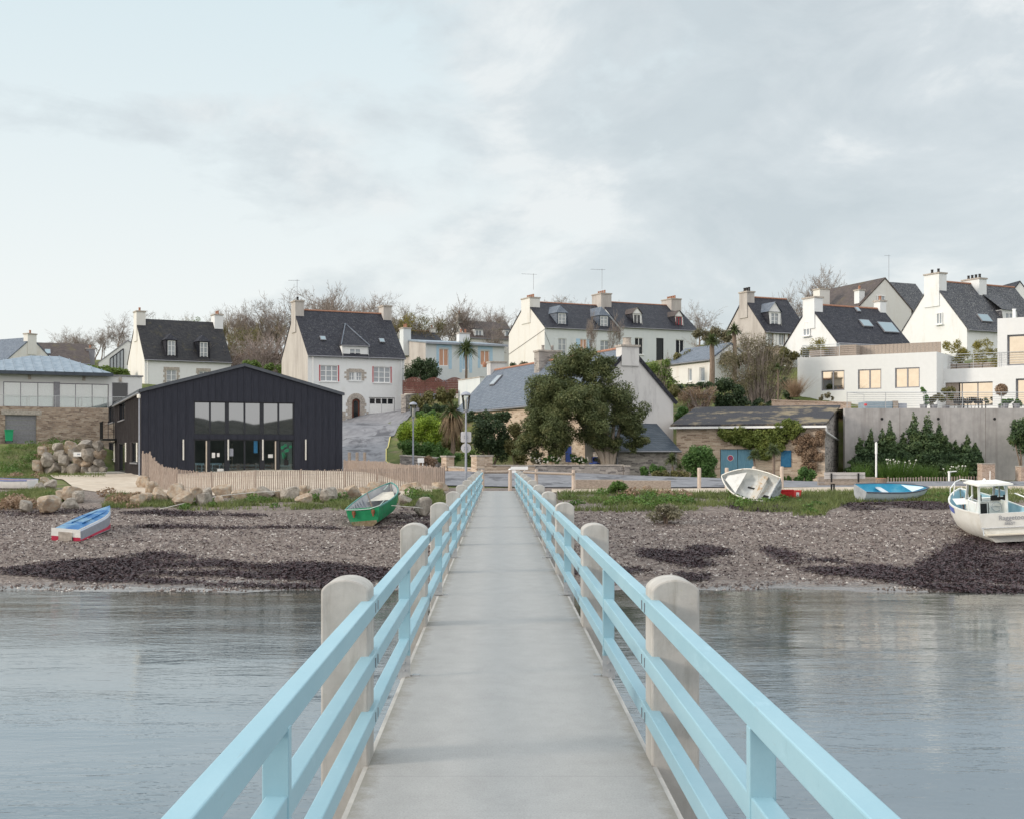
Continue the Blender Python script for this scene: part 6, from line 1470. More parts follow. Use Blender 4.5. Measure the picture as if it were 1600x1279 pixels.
clumps([([(165,775),(215,778),(225,795),(165,792)],12,110,.30),([(0,782),(45,780),(45,796),(0,798)],14,120,.34),([(955,770),(1080,768),(1080,780),(955,780)],10,90,.26),([(0,745),(60,742),(60,752),(0,755)],8,90,.25),([(60,700),(110,696),(110,715),(60,720)],9,80,.3)],.07,M['l_dry'],'dry_weeds',340)
for i,(px,py,r,lab,mt) in enumerate(((1041,818,.45,'lone grey green bush on the shingle right of bridge','l_grey'),(965,772,.36,'upright green weed clump beside the bridge on grass bank','l_weed'),(1170,778,.4,'leafy green clump before the stranded white dinghy','l_weed'))):
    b = ghit(px,py); bush('beach_bush',lab,b,(r*1.3,r,r*.9),1800,.055,M[mt],400+i)
# iris and agapanthus clumps behind the pale fence
for i,(px,h_,lab) in enumerate(((1403,.75,'strappy green clump with white seed heads before tall shrubs'),(1432,.55,'strappy green clump behind middle of the paling fence'),(1452,.5,'low strappy clump right of fence middle'),(1385,.6,'strappy green clump near the tree stump'),(1493,.55,'strappy clump with pale flowers near brick pillar'),(1345,.6,'grassy clump at left of the retaining wall'))):
    b = gx(px,84.6); t = thing('strappy_plant',lab,'plant',b,0,'strappy clumps along the wall'); g = np.random.default_rng(i); P = g.normal(size=(420,3))*np.array([.28,.15,0])
    fast_mesh('blades',blades(P,h_*1.7,.022,i,.35),3,M['l_weed'],t)
    if i in (0,4):
        m = MB(); gg = random.Random(i)
        for k in range(14):
            x = gg.gauss(0,.5); z = h_*gg.uniform(1.5,2.0); m.tube([(x*.5,0,0),(x,0,z)],.008,3); m.lathe([(.01,-.05),(.07,0),(.01,.06)],(x,0,z),5)
        m.build('flower_heads',M['flower'],t)
# ------------------------------------------------------------------ boulders
def boulder_mesh(seed):
    bm = bmesh.new(); bmesh.ops.create_icosphere(bm, subdivisions=3, radius=1); g = random.Random(seed)
    cuts = [(Vector((g.gauss(0,1),g.gauss(0,1),g.gauss(0,.8))).normalized(), g.uniform(.62,.95)) for _ in range(13)]
    for v in bm.verts:
        q = v.co; v.co = Vector([math.copysign(abs(a)**.62,a) for a in q])
        for n_,c in cuts:
            k = v.co.dot(n_)
            if k > c: v.co -= n_*(k-c)*.98
        v.co += v.co.normalized()*(noise.fractal(v.co*1.6+Vector((seed*3.1,0,0)),1,2,4)*.045)
    me = bpy.data.meshes.new('boulder'); bm.to_mesh(me); bm.free(); return me
BM = {}
for k in range(7):
    for mt in ('rock_tan','rock_grey'):
        me = boulder_mesh(k); me.materials.append(M[mt]); BM[(k,mt)] = me
g = random.Random(12)
def boulder(px, py, r, d, label, grp, mt=None, ry=.8):
    c = at(px,py,d); s = r/F*d; o = bpy.data.objects.new('boulder', BM[(g.randrange(7), mt or g.choice(['rock_tan','rock_tan','rock_grey']))]); COL.objects.link(o)
    o.location = c; o.scale = (s*1.22,s*1.1,s*ry*1.22); o.rotation_euler = (g.uniform(-.2,.2),g.uniform(-.2,.2),g.uniform(-.5,.5)+math.pi/2*g.randrange(4)); tag(o,label,'boulder',grp)
ROW = [(226,752,13),(236,761,12),(248,768,10),(227,778,11),(251,775,12),(277,770,18),(284,779,16),(305,770,12),(324,769,10),(317,779,15),(348,766,15),(343,781,10),(373,771,11),(395,769,10),(416,770,14),(436,772,10),(454,771,14),(475,766,11),(474,779,13),(496,771,11),(514,773,16),(534,770,10),(550,766,14),(570,764,9),(584,760,11),(600,757,8),(616,768,10)]
for px,py,r in ROW:
    d = ghit(px,py+r*.7).y; boulder(px,py+1.5,r*.95,d,'tan boulder in the row along foot of the paling fence','boulders below the paling fence')
boulder(647,764,13,64.5,'long flat tan boulder under right end of the paling fence','boulders below the paling fence','rock_tan',.75)
boulder(636,765,11,64.4,'tan boulder at left end of the long flat stone','boulders below the paling fence','rock_tan',.8)
boulder(686,763,14,65,'flat tan boulder beside the bridge railing under fence end','boulders below the paling fence','rock_tan',.65)
boulder(661,794,14,ghit(661,806).y,'big rough brown boulder between green boat and bridge','boulders beside the green boat','rock_grey',1.1)
boulder(633,781,10,ghit(633,789).y,'brown boulder just behind bow of the green boat','boulders beside the green boat','rock_grey')
for px,py,r in ((40,791,12),(75,789,18),(110,787,12),(98,774,12),(112,772,15),(122,776,12),(70,752,9),(78,757,10),(62,760,8),(217,781,11)):
    boulder(px,py,r,ghit(px,py+r*.7).y,'tan boulder edging the grass behind the overturned dinghy','boulders behind the overturned dinghy',None,.72)
for px,py,r in ((75,717,12),(92,710,9),(101,720,12),(119,709,11),(141,711,12),(84,731,11),(122,722,9),(137,722,10),(101,732,7),(117,734,11),(60,729,11),(111,698,10),(132,697,12),(152,697,9),(156,709,8),(155,722,8),(149,735,9),(66,705,8),(134,735,9),(90,698,8),(160,735,7)):
    boulder(px,py,r*1.08,94,'big squared boulder stacked in the bank left of black hall','boulders stacked beside the hall',g.choice(['rock_grey','rock_grey','rock_tan']),.8)
p = at(121,709,92.7); t = thing('small_sign','small white sign fixed on the stacked boulders beside black hall','sign',p); m = MB(); m.box(-.28,.28,-.03,0,-.15,.15); m.build('panel',M['white_paint'],t); m = MB(); m.box(-.02,.2,-.036,-.031,-.04,.05); m.build('symbol',M['lamp_grey'],t)

# ------------------------------------------------------------------ fences
def paling(name, label, pts, seed, step=.095, w_=.05, grp=None, post_every=2.2, holes=0, mat='paling'):
    """pts: (photo x, distance, photo y of the top)"""
    P = [gx(p[0],p[1]) for p in pts]; Hh = [CH-(p[2]-VY)/F*p[1]-q.z for p,q in zip(pts,P)]; o0 = P[0]
    t = thing(name,label,'fence',o0,0,grp); g = random.Random(seed); m = MB(); pm_ = MB(); wm_ = MB(); acc = 0; npost = 0
    for (a,b,ha,hb) in zip(P,P[1:],Hh,Hh[1:]):
        L = (b-a).length; n = max(1,int(L/step)); dr = (b-a).normalized(); dr.z = 0; dr.normalize(); sd = Vector((-dr.y,dr.x,0))
        for i in range(n):
            f_ = i/n; p = a.lerp(b,f_)-o0; p.z = Hg(p.x+o0.x,p.y+o0.y)-o0.z; h = (ha+(hb-ha)*f_)*g.uniform(.955,1.02); lean = dr*g.gauss(0,.018)
            if g.random() < holes: continue
            c = p+Vector((0,0,h/2+.02)); u = (Vector((0,0,1))+lean).normalized()
            m.obox(c,(dr-u*dr.dot(u)).normalized()*w_*g.uniform(.36,.6),sd*.011,u*h/2)
        k = max(1,int(round(L/post_every)))
        for i in range(k+(1 if b is P[-1] else 0)):
            p = a.lerp(b,i/k)-o0; p.z = Hg(p.x+o0.x,p.y+o0.y)-o0.z; h = ha+(hb-ha)*i/k; pm_.tube([p+sd*.05+Vector((0,0,-.2)),p+sd*.05+Vector((0,0,h+.08))],.042,6); npost += 1
        for zf in (.2,.82):
            for i in range(6):
                q0 = a.lerp(b,i/6)-o0; q1 = a.lerp(b,(i+1)/6)-o0; q0.z = Hg(q0.x+o0.x,q0.y+o0.y)-o0.z; q1.z = Hg(q1.x+o0.x,q1.y+o0.y)-o0.z
                wm_.tube([q0+sd*.016+Vector((0,0,zf*(ha+(hb-ha)*i/6))),q1+sd*.016+Vector((0,0,zf*(ha+(hb-ha)*(i+1)/6)))],.006,3,cap=False)
    m.build('palings',M[mat],t,fix=False); pm_.build('posts' if 0 else 'fence_post',M[mat],t); wm_.build('wire',M['grey_metal'],t); return t
paling('paling_fence','long split chestnut paling fence curving in front of the black hall',[(222,68.5,706),(233,67.8,707),(240,67,716),(252,66,727),(275,64.2,732),(330,63,738),(400,62.6,736),(540,64.2,733),(640,66.2,730),(694,67,730)],1,.105)
paling('paling_fence','paling fence returning from the hall corner behind the long front fence',[(537,82.5,719),(575,79,720),(600,76.5,721),(650,71.5,726),(693,67.4,730)],2,.10)
g = random.Random(4)
for px,lab in ((546,'weathered gate post nearest the hall corner'),(558,'middle weathered gate post by the hall corner'),(570,'weathered gate post farthest from the hall corner')):
    b = gx(px,83.5); t = MB(); h = CH-(706-VY)/F*83.5-b.z; t.tube([(0,0,-.2),(0,0,h)],.10,7); o = t.build('gate_post',M['old_wood']); o.location = b; tag(o,lab,'post','gate posts by the hall')
paling('picket_fence','low pale picket fence in front of the columnar shrubs',[(1388,82.5,746),(1440,82.5,745),(1500,82.5,744),(1531,82.5,743.5)],3,.17,.07,None,2.5)
# brown garden fence on the bank, curved tops
b = at(630,616,124); t = thing('garden_fence','brown wooden garden fence panels with arched tops below the blue bungalow','fence',b,R(6))
for i in range(3):
    x0 = i*2.0; m = MB()
    for j in range(7): m.box(x0+.06,x0+1.94,-.02,.02,.1+j*.16,.1+j*.16+.14)
    n_ = 14
    for j in range(n_):
        u0 = x0+.06+1.88*j/n_; u1 = x0+.06+1.88*(j+1)/n_; z = 1.23+.38*math.sin(math.pi*(j+.5)/n_); m.box(u0+.012,u1-.012,-.012,.012,1.22,z)
    for j in range(n_):
        f0, f1 = j/n_, (j+1)/n_; m.beam((x0+.06+1.88*f0,0,1.25+.38*math.sin(math.pi*f0)),(x0+.06+1.88*f1,0,1.25+.38*math.sin(math.pi*f1)),.05,.06)
    m.build('panel',M['brown_fence'],t)
    m = MB(); m.box(x0-.05,x0+.05,-.05,.05,-.6,1.35); m.build('fence_post',M['brown_fence'],t)
# stone garden walls and pillars at the front
def stonewall(label, px0, px1, d0, d1, y0, y1, mt, pillars=(), thick=.4, cap='granite', name='stone_wall'):
    a = gx(px0,d0); b = gx(px1,d1); L = math.hypot(b.x-a.x,b.y-a.y); rz = math.atan2(b.y-a.y,b.x-a.x); t = thing(name,label,'wall',a,rz)
    h0 = CH-(y0-VY)/F*d0-a.z; h1 = CH-(y1-VY)/F*d1-a.z; m = MB(); m.prism([(0,-1),(L,-1),(L,h1),(0,h0)],'y',0,thick); m.build('wall',M[mt],t)
    m = MB(); m.prism([(-.02,h0+.003),(L+.02,h1+.003),(L+.02,h1+.09),(-.02,h0+.09)],'y',-.05,thick+.05); m.build('coping',M[cap],t)
    for (px,yt,wp) in pillars:
        f_ = (px-px0)/(px1-px0); d = d0+(d1-d0)*f_; h = CH-(yt-VY)/F*d-a.z; w_ = wp/F*d/2; m = MB(); m.box(L*f_-w_,L*f_+w_,-.12,thick+.12,-1,h-.1); p = m.build('pillar',M[mt],t)
        m = MB(); m.box(L*f_-w_-.05,L*f_+w_+.05,-.17,thick+.17,h-.098,h); m.build('cap',M[cap],p)
    return t
stonewall('low tan stone garden wall with two square pillars left of bridge end',689,748,83,80,729,733,'stone_tan',((696,711,13),(743,710,14)))
stonewall('low tan stone wall with one square pillar behind wooden barrier',755,836,80.5,82,727,728,'stone_tan',((762,710,14),))
stonewall('low grey stone wall in front of the cottage border',836,974,82,82.5,727,727,'stone_grey',((979,726,9),))
stonewall('dark stone kerb wall around bushes at lane bend',625,684,90,88,712,716,'stone_grey',(),.5)
stonewall('rough stone retaining wall right of tall white house',634,650,123,125,618,616,'stone_grey',(),.5)
stonewall('white painted garden wall below the bungalow terrace',700,720,130,128,596,597,'cream',(),.4)
stonewall('pale grey rendered wall corner beside cottage chimney',716,750,122,118,595,590,'bluegrey',(),.4)
t = stonewall('terracotta tiled parapet strip along top of barn garden',1206,1330,96,95,626,630,'brick',(),.3,'brick')
# white boards and garden sign
for nm,lab,px0,px1,y0,y1,d in (('white_board','white board fixed on the low wall behind right bridge railing',798,825,728,733,80),('white_board','white panel standing behind the end of the right bridge railing',797,806.5,734,748,79),('garden_board','small white board at foot of the lamp post by lane bend',652.5,662.5,715,722,85)):
    b = at((px0+px1)/2,y1,d); w_ = (px1-px0)/F*d/2; h = (y1-y0)/F*d; o = MB(); o.box(-w_,w_,-.025,.025,0,h); gz = Hg(b.x,b.y)-b.z; o.box(-w_*.6-.03,-w_*.6+.03,.026,.06,gz,h*.8); o.box(w_*.6-.03,w_*.6+.03,.026,.06,gz,h*.8)
    o = o.build(nm,M['white_paint']); o.location = b; tag(o,lab,'board')
# brick pillars by the retaining wall
for px0,px1,y0,lab in ((1531,1551,723,'square brick pillar at end of the picket fence'),(1591,1613,727,'pale brick pillar at right edge beside the retaining wall')):
    d = 82; b = gx((px0+px1)/2,d); w_ = (px1-px0)/F*d/2; h = CH-(y0-VY)/F*d-b.z; t = thing('brick_pillar',lab,'pillar',b); m = MB(); m.box(-w_,w_,-w_,w_,-.5,h-.06); m.build('shaft',M['brick'],t); m = MB(); m.box(-w_-.02,w_+.02,-w_-.02,w_+.02,h-.058,h); m.build('cap',M['granite'],t)
# ------------------------------------------------------------------ lamps and signs
def lamp(label, px, ytop, d, yb_, seed):
    b = gx(px,d); h = CH-(ytop-VY)/F*d-b.z; t = thing('street_lamp',label,'street lamp',b); k = h/5.6
    m = MB(); m.lathe([(.16,-.1),(.16,.12),(.09,.2),(.07,.5),(.058,1.6),(.045,h-1.15),(.045,h-1.1)],(0,0,0),10); m.build('pole',M['lamp_grey'],t)
    m = MB(); m.lathe([(.06,h-1.1),(.12,h-1.02),(.14,h-.98)],(0,0,0),10); m.lathe([(.27,h-.2),(.29,h-.17),(.22,h-.07),(.06,h),(.0,h+.01)],(0,0,0),14); hd_ = m.build('lantern_cap',M['lamp_grey'],t)
    m = MB(); m.lathe([(.14,h-.97),(.24,h-.21)],(0,0,0),12); m.build('lantern_glass',seethrough('lantern_glass',(.88,.9,.9),.1) if 'lg' not in M else M['lg'],hd_)
    m = MB(); m.lathe([(.05,h-.95),(.06,h-.45),(.02,h-.4)],(0,0,0),8); m.build('bulb',M['lamp_white'],hd_)
    return t
lamp('grey street lamp with lantern head near the bridge end, taller one',728,612,68.5,742,1); lamp('grey street lamp with lantern head at lane bend, farther one',645.5,628,86.5,724,2)
b = gx(728,68.5); d = 68.38
for nm,lab in (('rectangular_sign','back of square road sign on the nearer lamp post'),('round_sign','back of round road sign on the nearer lamp post')):
    m = MB()
    if nm[0] == 'r' and nm[1] == 'e':
        c = at(728,682,d); w_, h = 8.2/F*d, 8.2/F*d; n_ = 5; r = .08; pts = []
        for cx,cz,a0 in ((w_-r,h-r,0),(-w_+r,h-r,90),(-w_+r,-h+r,180),(w_-r,-h+r,270)):
            for i in range(n_): a = R(a0+90*i/(n_-1)); pts.append((cx+r*math.cos(a),cz+r*math.sin(a)))
    else:
        c = at(728,699.3,d); pts = [(8/F*d*math.cos(i*math.pi/14),7.6/F*d*math.sin(i*math.pi/14)) for i in range(28)]
    t = thing(nm,lab,'road sign',(c.x,c.y+.20,c.z)); m.prism(pts,'y',-.012,.012); m.build('plate',M['sign_back'],t)
    m = MB(); m.box(-.1,.1,-.12,-.0125,.03,.07); m.box(-.1,.1,-.12,-.0125,-.07,-.03); m.build('bracket',M['lamp_grey'],t)
# ------------------------------------------------------------------ wooden barriers, bollards, bench, odds and ends
def logpost(px, d, ytop, r=.09): b = gx(px,d); return b, CH-(ytop-VY)/F*d-b.z
b0,h0 = logpost(754,64.6,733); b1,h1 = logpost(797,64.6,733); t = thing('log_barrier','round log barrier with two posts across the far bridge end','barrier',b0)
for bb,h in ((b0,h0),(b1,h1)): m = MB(); q = bb-b0; m.tube([q-Vector((0,0,.3)),q+Vector((0,0,h))],[.1,.095],10); m.build('post',M['post_wood'],t)
m = MB(); m.tube([Vector((0.1,0,h0-.12)),b1-b0+Vector((-.1,0,h1-.12))],.075,8); m.build('rail',M['old_wood'],t); m = MB(); q = b1-b0; m.lathe([(.1,0),(.105,.02),(.0,.07)],(q.x,q.y,h1),10); m.build('white_cap',M['white_paint'],t)
b0,h0 = logpost(838,70,732); b1,h1 = logpost(896,65,733); t = thing('log_barrier','log barrier with sloping rail right of the bridge end','barrier',b0)
for bb,h in ((b0,h0),(b1,h1)): m = MB(); q = bb-b0; m.tube([q-Vector((0,0,.3)),q+Vector((0,0,h))],[.1,.09],10); m.build('post',M['post_wood'],t)
m = MB(); m.tube([at(818,737,71)-b0,at(838,738,70)-b0+Vector((0,-.15,0)),b1-b0+Vector((0,-.15,h1-.22))],.07,8); m.build('rail',M['old_wood'],t)
b0 = gx(899,66.2); b1 = gx(1048,66.2); t = thing('timber_beam','long weathered timber beam lying beside the sandy path','beam',b0); L = b1.x-b0.x; h = CH-(748.5-VY)/F*66.2-b0.z
for k in range(2): m = MB(); m.box(L*k/2+.01*k,L*(k+1)/2-.01,-.2,.2,-.15,h-.04*k); m.build('beam_length',M['old_wood'],t,bevel=.03)
for px,yt,lab in ((1092.5,730,'pale wooden bollard farthest left of the four'),(1135.5,730,'pale wooden bollard before the teal barn doors'),(1178,728,'pale wooden bollard behind the stranded white dinghy'),(1221.5,728,'pale wooden bollard right of the stranded white dinghy')):
    b,h = logpost(px,66.8,yt); m = MB(); m.lathe([(.10,-.3),(.10,h-.05),(.085,h),(.0,h+.005)],(0,0,0),12); o = m.build('bollard',M['post_wood'],smooth=False); o.location = b; tag(o,lab,'bollard','wooden bollards along the path')
# bench
b = gx(1289,64.3); t = thing('park_bench','grey slatted bench with black legs facing the water','bench',b); L = 64/F*64.3; zb = CH-(753.5-VY)/F*64.3-b.z; zt = CH-(737-VY)/F*64.3-b.z
m = MB()
for k in range(3): m.box(0,L,-.45+k*.15,-.33+k*.15,zb-.03,zb+.02)
m.build('seat',M['old_wood'],t); m = MB()
for k in range(2): m.box(0,L,.12+k*.02,.16+k*.02,zt-.33+k*.17,zt-.33+k*.17+.155)
m.build('backrest',plain('silvered_wood',(.42,.40,.40),(.55,.53,.52),6,.85,stretch=(.5,5,5)),t)
for x in (.35,L-.35): m = MB(); m.box(x-.04,x+.04,-.42,-.36,-.1,zb-.032); m.box(x-.04,x+.04,.06,.115,-.1,zt-.05); m.box(x-.04,x+.04,-.36,.06,zb-.09,zb-.032); m.build('leg',M['black_metal'],t)
# timber box behind the bench, stump, pole, tap
b0 = gx(1278,70); b1 = gx(1370,70); t = thing('timber_planter','low timber edged bed behind the slatted bench','planter',b0); L = b1.x-b0.x; h = CH-(744-VY)/F*70-b0.z; m = MB()
for k in range(3): m.box(0,L,-.12,.12,h*k/3-.1*(k == 0),h*(k+1)/3-.02)
m.build('board',M['old_wood'],t)
b = gx(1376.5,69); h = CH-(746-VY)/F*69-b.z; t = thing('tree_stump','cut reddish brown tree stump beside white pole','stump',b); m = MB(); g = random.Random(3); m.lathe([(.36,-.1),(.31,.1),(.29,h-.03)],(0,0,0),14); m.build('bark',M['bark'],t); m = MB(); m.lathe([(.285,h-.029),(.28,h),(.0,h+.005)],(0,0,0),14); m.build('cut_face',M['ridge'],t)
b = gx(1369,70.5); h = CH-(690-VY)/F*70.5-b.z; o = MB(); o.tube([(0,0,-.2),(0,0,h*.7),(.01,0,h)],[.05,.05,.04],8); o.tube([(0,0,h*.72),(0,0,h*.98)],.065,8); o = o.build('pole',M['white_paint']); o.location = b; tag(o,'slim white pole standing before the columnar shrubs','pole')
b = gx(1483,78); h = CH-(735-VY)/F*78-b.z; t = thing('water_post','white T shaped post in front of the picket fence','post',b); m = MB(); m.tube([(0,0,-.2),(0,0,h)],.07,8); m.build('post',M['white_paint'],t); m = MB(); m.tube([(-.1,0,h*.9),(.45,0,h*.98)],.035,6); m.build('arm',M['white_paint'],t)
# wheelie bin at the garage
p = ZINC.world((ZINC.front(14,690,-2.1)[0],-2.1,0)); p.z = CH-(690-VY)/F*p.y; t = thing('wheelie_bin','green wheelie bin in front of grey garage door','bin',p,ZINC.a); m = MB()
m.prism([(-.26,0.08),(.26,.08),(.33,.95),(-.33,.95)],'y',-.3,.3); bn = m.build('body',M['green_plastic'],t,bevel=.02); m = MB(); m.box(-.36,.36,-.36,.36,.952,1.02); m.build('lid',M['green_plastic'],t,bevel=.02)
for x in (-.27,.27): m = MB(); m.tube([(x-.03,.3,.1),(x+.03,.3,.1)],.1,10); m.build('wheel',M['black_rubber'],t)
# terrace furniture and odds
def tpos(px, d): p = at(px,637,d); p.z = zt_terrace; return p
for px,lab in ((1497,'dark woven terrace chair left of the group'),(1512,'dark woven terrace chair in middle of the group'),(1529,'dark woven terrace chair turned right')):
    t = thing('terrace_chair',lab,'chair',tpos(px,91.5),R(20 if px < 1520 else -70),'terrace chairs'); m = MB(); m.lathe([(.05,.40),(.30,.44),(.33,.5)],(0,0,0),12); m.build('seat',M['black_rubber'],t)
    m = MB()
    for i in range(9): a = math.pi*(.0+i/8); m.beam((.32*math.cos(a),-.32*math.sin(a),.48),(.40*math.cos(a),-.40*math.sin(a),.74+.12*math.sin(a)),.12,.025)
    m.build('backrest',M['black_rubber'],t)
    for i in range(4): a = math.pi/4+i*math.pi/2; m = MB(); m.tube([(.2*math.cos(a),.2*math.sin(a),.42),(.28*math.cos(a),.28*math.sin(a),0)],.018,5); m.build('leg',M['black_metal'],t)
t = thing('terrace_table','low wooden terrace table beside dark woven chairs','table',tpos(1520,93)); m = MB(); m.box(-.9,.9,-.45,.45,.66,.71); m.build('tabletop',M['old_wood'],t,bevel=.01)
for x in (-.8,.8):
    for y in (-.35,.35): m = MB(); m.box(x-.03,x+.03,y-.03,y+.03,0,.658); m.build('leg',M['black_metal'],t)
t = thing('spa_tub','blue grey square terrace tub with wooden end box','tub',tpos(1352,91)); m = MB(); m.box(0,1.95,0,1.8,0,.55); m.build('tub',plain('tub_grey_blue',(.20,.26,.31),(.25,.31,.36),4,.6),t,bevel=.03); m = MB(); m.box(1.99,2.35,0,1.8,0,.62); m.build('end_box',M['old_wood'],t,bevel=.01); m = MB(); m.box(2.4,3.0,.1,1.6,0,.45); m.build('cover',M['lamp_grey'],t,bevel=.02)
t = thing('watering_stand','small metal stand with a red float hanging by the railing','stand',tpos(1350,89)); m = MB(); m.tube([(0,0,0),(0,0,1.0)],.02,5); m.tube([(0,0,.98),(-1.2,0,1.12)],.018,5); m.build('frame',M['rail_metal'],t); m = MB(); m.lathe([(.0,-.11),(.08,-.08),(.11,0),(.08,.08),(.0,.11)],(.1,-.05,.24),12); m.build('float',M['red_plastic'],t)
b = at(757,568,118); t = thing('clay_pot','red clay pot standing on the cottage rear chimney','pot',(b.x,b.y,b.z)); m = MB(); m.lathe([(.16,-.35),(.2,-.1),(.14,.1),(.1,.15)],(0,0,0),10); m.build('body',M['ridge'],t)
# mooring line along the stones and rope to the boats
def rope(label, pts, r=.018):
    P = [Vector(p) for p in pts]; m = MB(); m.tube([p-P[0] for p in P],r,5); o = m.build('rope',M['rope']); o.location = P[0]; return tag(o,label,'rope')
def gp(px,py,dz=.06): p = ghit(px,py); p.z += dz; return p
rope('thin pale rope lying along the boulders before the paling fence',[gp(250,797),gp(300,790,.2),gp(345,786,.35),gp(400,782,.4),gp(470,778,.4)])
# ------------------------------------------------------------------ boats: stern at x = 0, bow at x = L, keel line at z = 0
def hull_pts(L, B, Ht, tw=.8, bowrise=.18, keelrise=.5, n=16, m=9, flat=.35, inset=0, zmin=None, rake=.25):
    rows = []
    for i in range(n+1):
        t = i/n
        f_ = tw+(1-tw)*math.sin(min(1,t/.42)*math.pi/2) if t < .42 else max(0.0,math.cos(((t-.42)/.58)**1.35*math.pi/2))**.8
        b = max(.012,B/2*f_-inset); s = Ht+bowrise*max(0,(t-.3)/.7)**2+.03*(1-t); k = keelrise*Ht*max(0,(t-.55)/.45)**2.4+inset
        row = []
        for j in range(m):
            q = -1+2*j/(m-1); a = abs(q); y = b*(math.sin(min(1,a*1.02)*math.pi/2)**(.8)) if flat < .5 else b*min(1,a*1.55)
            z = k+(s-k)*(max(0,(a-flat)/(1-flat))**1.15 if a > flat else 0)
            if flat >= .5: z = k+(s-k)*max(0,(a-.645)/.355)+.03*a
            if zmin is not None: z = max(z,zmin)
            x = t*L+rake*(z/Ht-.5)*t**3
            row.append((x,math.copysign(y,q),z))
        rows.append(row)
    return rows
def shell(rows, j0=0, j1=None, cap=False):
    m = MB(); w_ = len(rows[0]); j1 = j1 if j1 is not None else w_-1
    m.v = [p for r in rows for p in r]; m.f = [(i*w_+j,i*w_+j+1,(i+1)*w_+j+1,(i+1)*w_+j) for i in range(len(rows)-1) for j in range(j0,j1)]
    return m
def clean(m):
    used = sorted({i for f in m.f for i in f}); mp_ = {o:n for n,o in enumerate(used)}; m.v = [m.v[i] for i in used]; m.f = [tuple(mp_[i] for i in f) for f in m.f]; return m
def rubrail(rows, name, mat, parent, w_=.05, h=.05, dz=0):
    for sd in (0,-1):
        m = MB(); P = [Vector(r[sd])+Vector((0,0,dz)) for r in rows]
        for a,b in zip(P,P[1:]): m.beam(a,b,w_,h)
        m.build(name,mat,parent)
def boat(name, label, L, B, Ht, top, low, inner, gun, cat='boat', split=2, seats=(), seat_m=None, tw=.8, flat=.35, floor=None, transom=None, **kw):
    t = thing(name,label,cat); o = hull_pts(L,B,Ht,tw,flat=flat,**kw); w_ = len(o[0])-1
    m = shell(o,0,split); q = shell(o,w_-split,w_); m.add(q.v,q.f); clean(m).build('hull',top,t,smooth=True,fix=True)
    clean(shell(o,split,w_-split)).build('bottom',low,t,smooth=True)
    i_ = hull_pts(L,B,Ht,tw,flat=flat,inset=.035,zmin=floor,**kw); clean(shell(i_)).build('inside',inner,t,smooth=True)
    m = MB(); r0 = o[0]; m.add([p for p in r0]+[(p[0]+.04,p[1],p[2]) for p in r0],[tuple(range(len(r0))),tuple(range(2*len(r0)-1,len(r0)-1,-1)),(0,len(r0)-1,2*len(r0)-1,len(r0))]); m.build('transom',transom or top,t)
    rubrail(o,'gunwale',gun,t)
    for (x,zz,wd) in seats:
        k = int(x/L*16); yb = abs(o[k][0][1])-.04; m = MB(); m.box(x-wd/2,x+wd/2,-yb,yb,zz,zz+.04); m.build('thwart',seat_m or gun,t)
    return t, o
def place(t, p, heading, roll=0, pitch=0):              # heading: direction of the bow on the ground
    yaw = math.atan2(heading[1],heading[0]); t.rotation_mode = 'XYZ'
    t.matrix_world = Matrix.Translation(p) @ Matrix.Rotation(yaw,4,'Z') @ Matrix.Rotation(pitch,4,'Y') @ Matrix.Rotation(roll,4,'X')
def weathered(name, c1, c2, patch, pscale=3, ppos=(.52,.6), rough=.55): return plain(name,c1,c2,4,rough,.1,30,dirt=patch,dscale=pscale,dpos=ppos)
hullwhite = weathered('boat_white',(.68,.69,.68),(.78,.78,.76),(.50,.48,.43),2.5,(.58,.8))
# overturned dinghy: blue bottom up, white side, red band at the rim on the shingle
bl = plain('worn_blue_hull',(.008,.085,.25),(.02,.14,.33),2.2,.5,.15,30,dirt=(.15,.27,.38),dscale=1.1,dpos=(.48,.58))
P = ghit(103,845); t = thing('overturned_dinghy','overturned dinghy with worn blue bottom, white sides and red band','boat')
o = hull_pts(3.6,1.16,.44,.95,.30,-.2,flat=.6,rake=-.1,m=13); w_ = 12; n = len(o)
clean(shell(o,3,9)).build('bottom',bl,t)
m = MB(); band = MB(); rim = MB()
def lerp3(a,b,f): return tuple(a[i]+(b[i]-a[i])*f for i in range(3))
for sd in (0,12):
    st = 3 if sd == 0 else 9
    for i in range(n-1):
        a0,a1,b0,b1 = o[i][sd],o[i+1][sd],o[i][st],o[i+1][st]
        for bb,f0,f1 in ((rim,0,.06),(band,.06,.34),(m,.34,1)): bb.add([lerp3(a0,b0,f0),lerp3(a1,b1,f0),lerp3(a1,b1,f1),lerp3(a0,b0,f1)],[(0,1,2,3)])
r0 = o[0]; zc = lambda y,f: None
ys_ = [r0[0][1],r0[12][1]]; z_r = r0[0][2]; z_b = r0[6][2]
def tq(bb,y0,y1,f0,f1): bb.add([(-.01,y0,z_r+(z_b-z_r)*f0),(-.01,y1,z_r+(z_b-z_r)*f0),(-.01,y1*.985,z_r+(z_b-z_r)*f1),(-.01,y0*.985,z_r+(z_b-z_r)*f1)],[(0,1,2,3)])
tq(m,ys_[0],ys_[1],.42,1); tq(band,ys_[0],ys_[0]*.45,.03,.42); tq(band,ys_[1]*.5,ys_[1],.03,.42)
m.build('side',hullwhite,t); band.build('red_band',plain('boat_red',(.38,.02,.06),(.46,.04,.08),4,.5),t); rim.build('rim',M['grey_metal'],t)
mm = MB(); mm.box(-.035,-.012,-.27,.24,z_b+.12,z_r-.02); mm.build('motor_board',M['granite'],t); clean(shell(hull_pts(3.6,1.16,.44,.95,.30,-.2,flat=.6,rake=-.1,m=13,inset=.03))).build('inside',M['lamp_grey'],t)
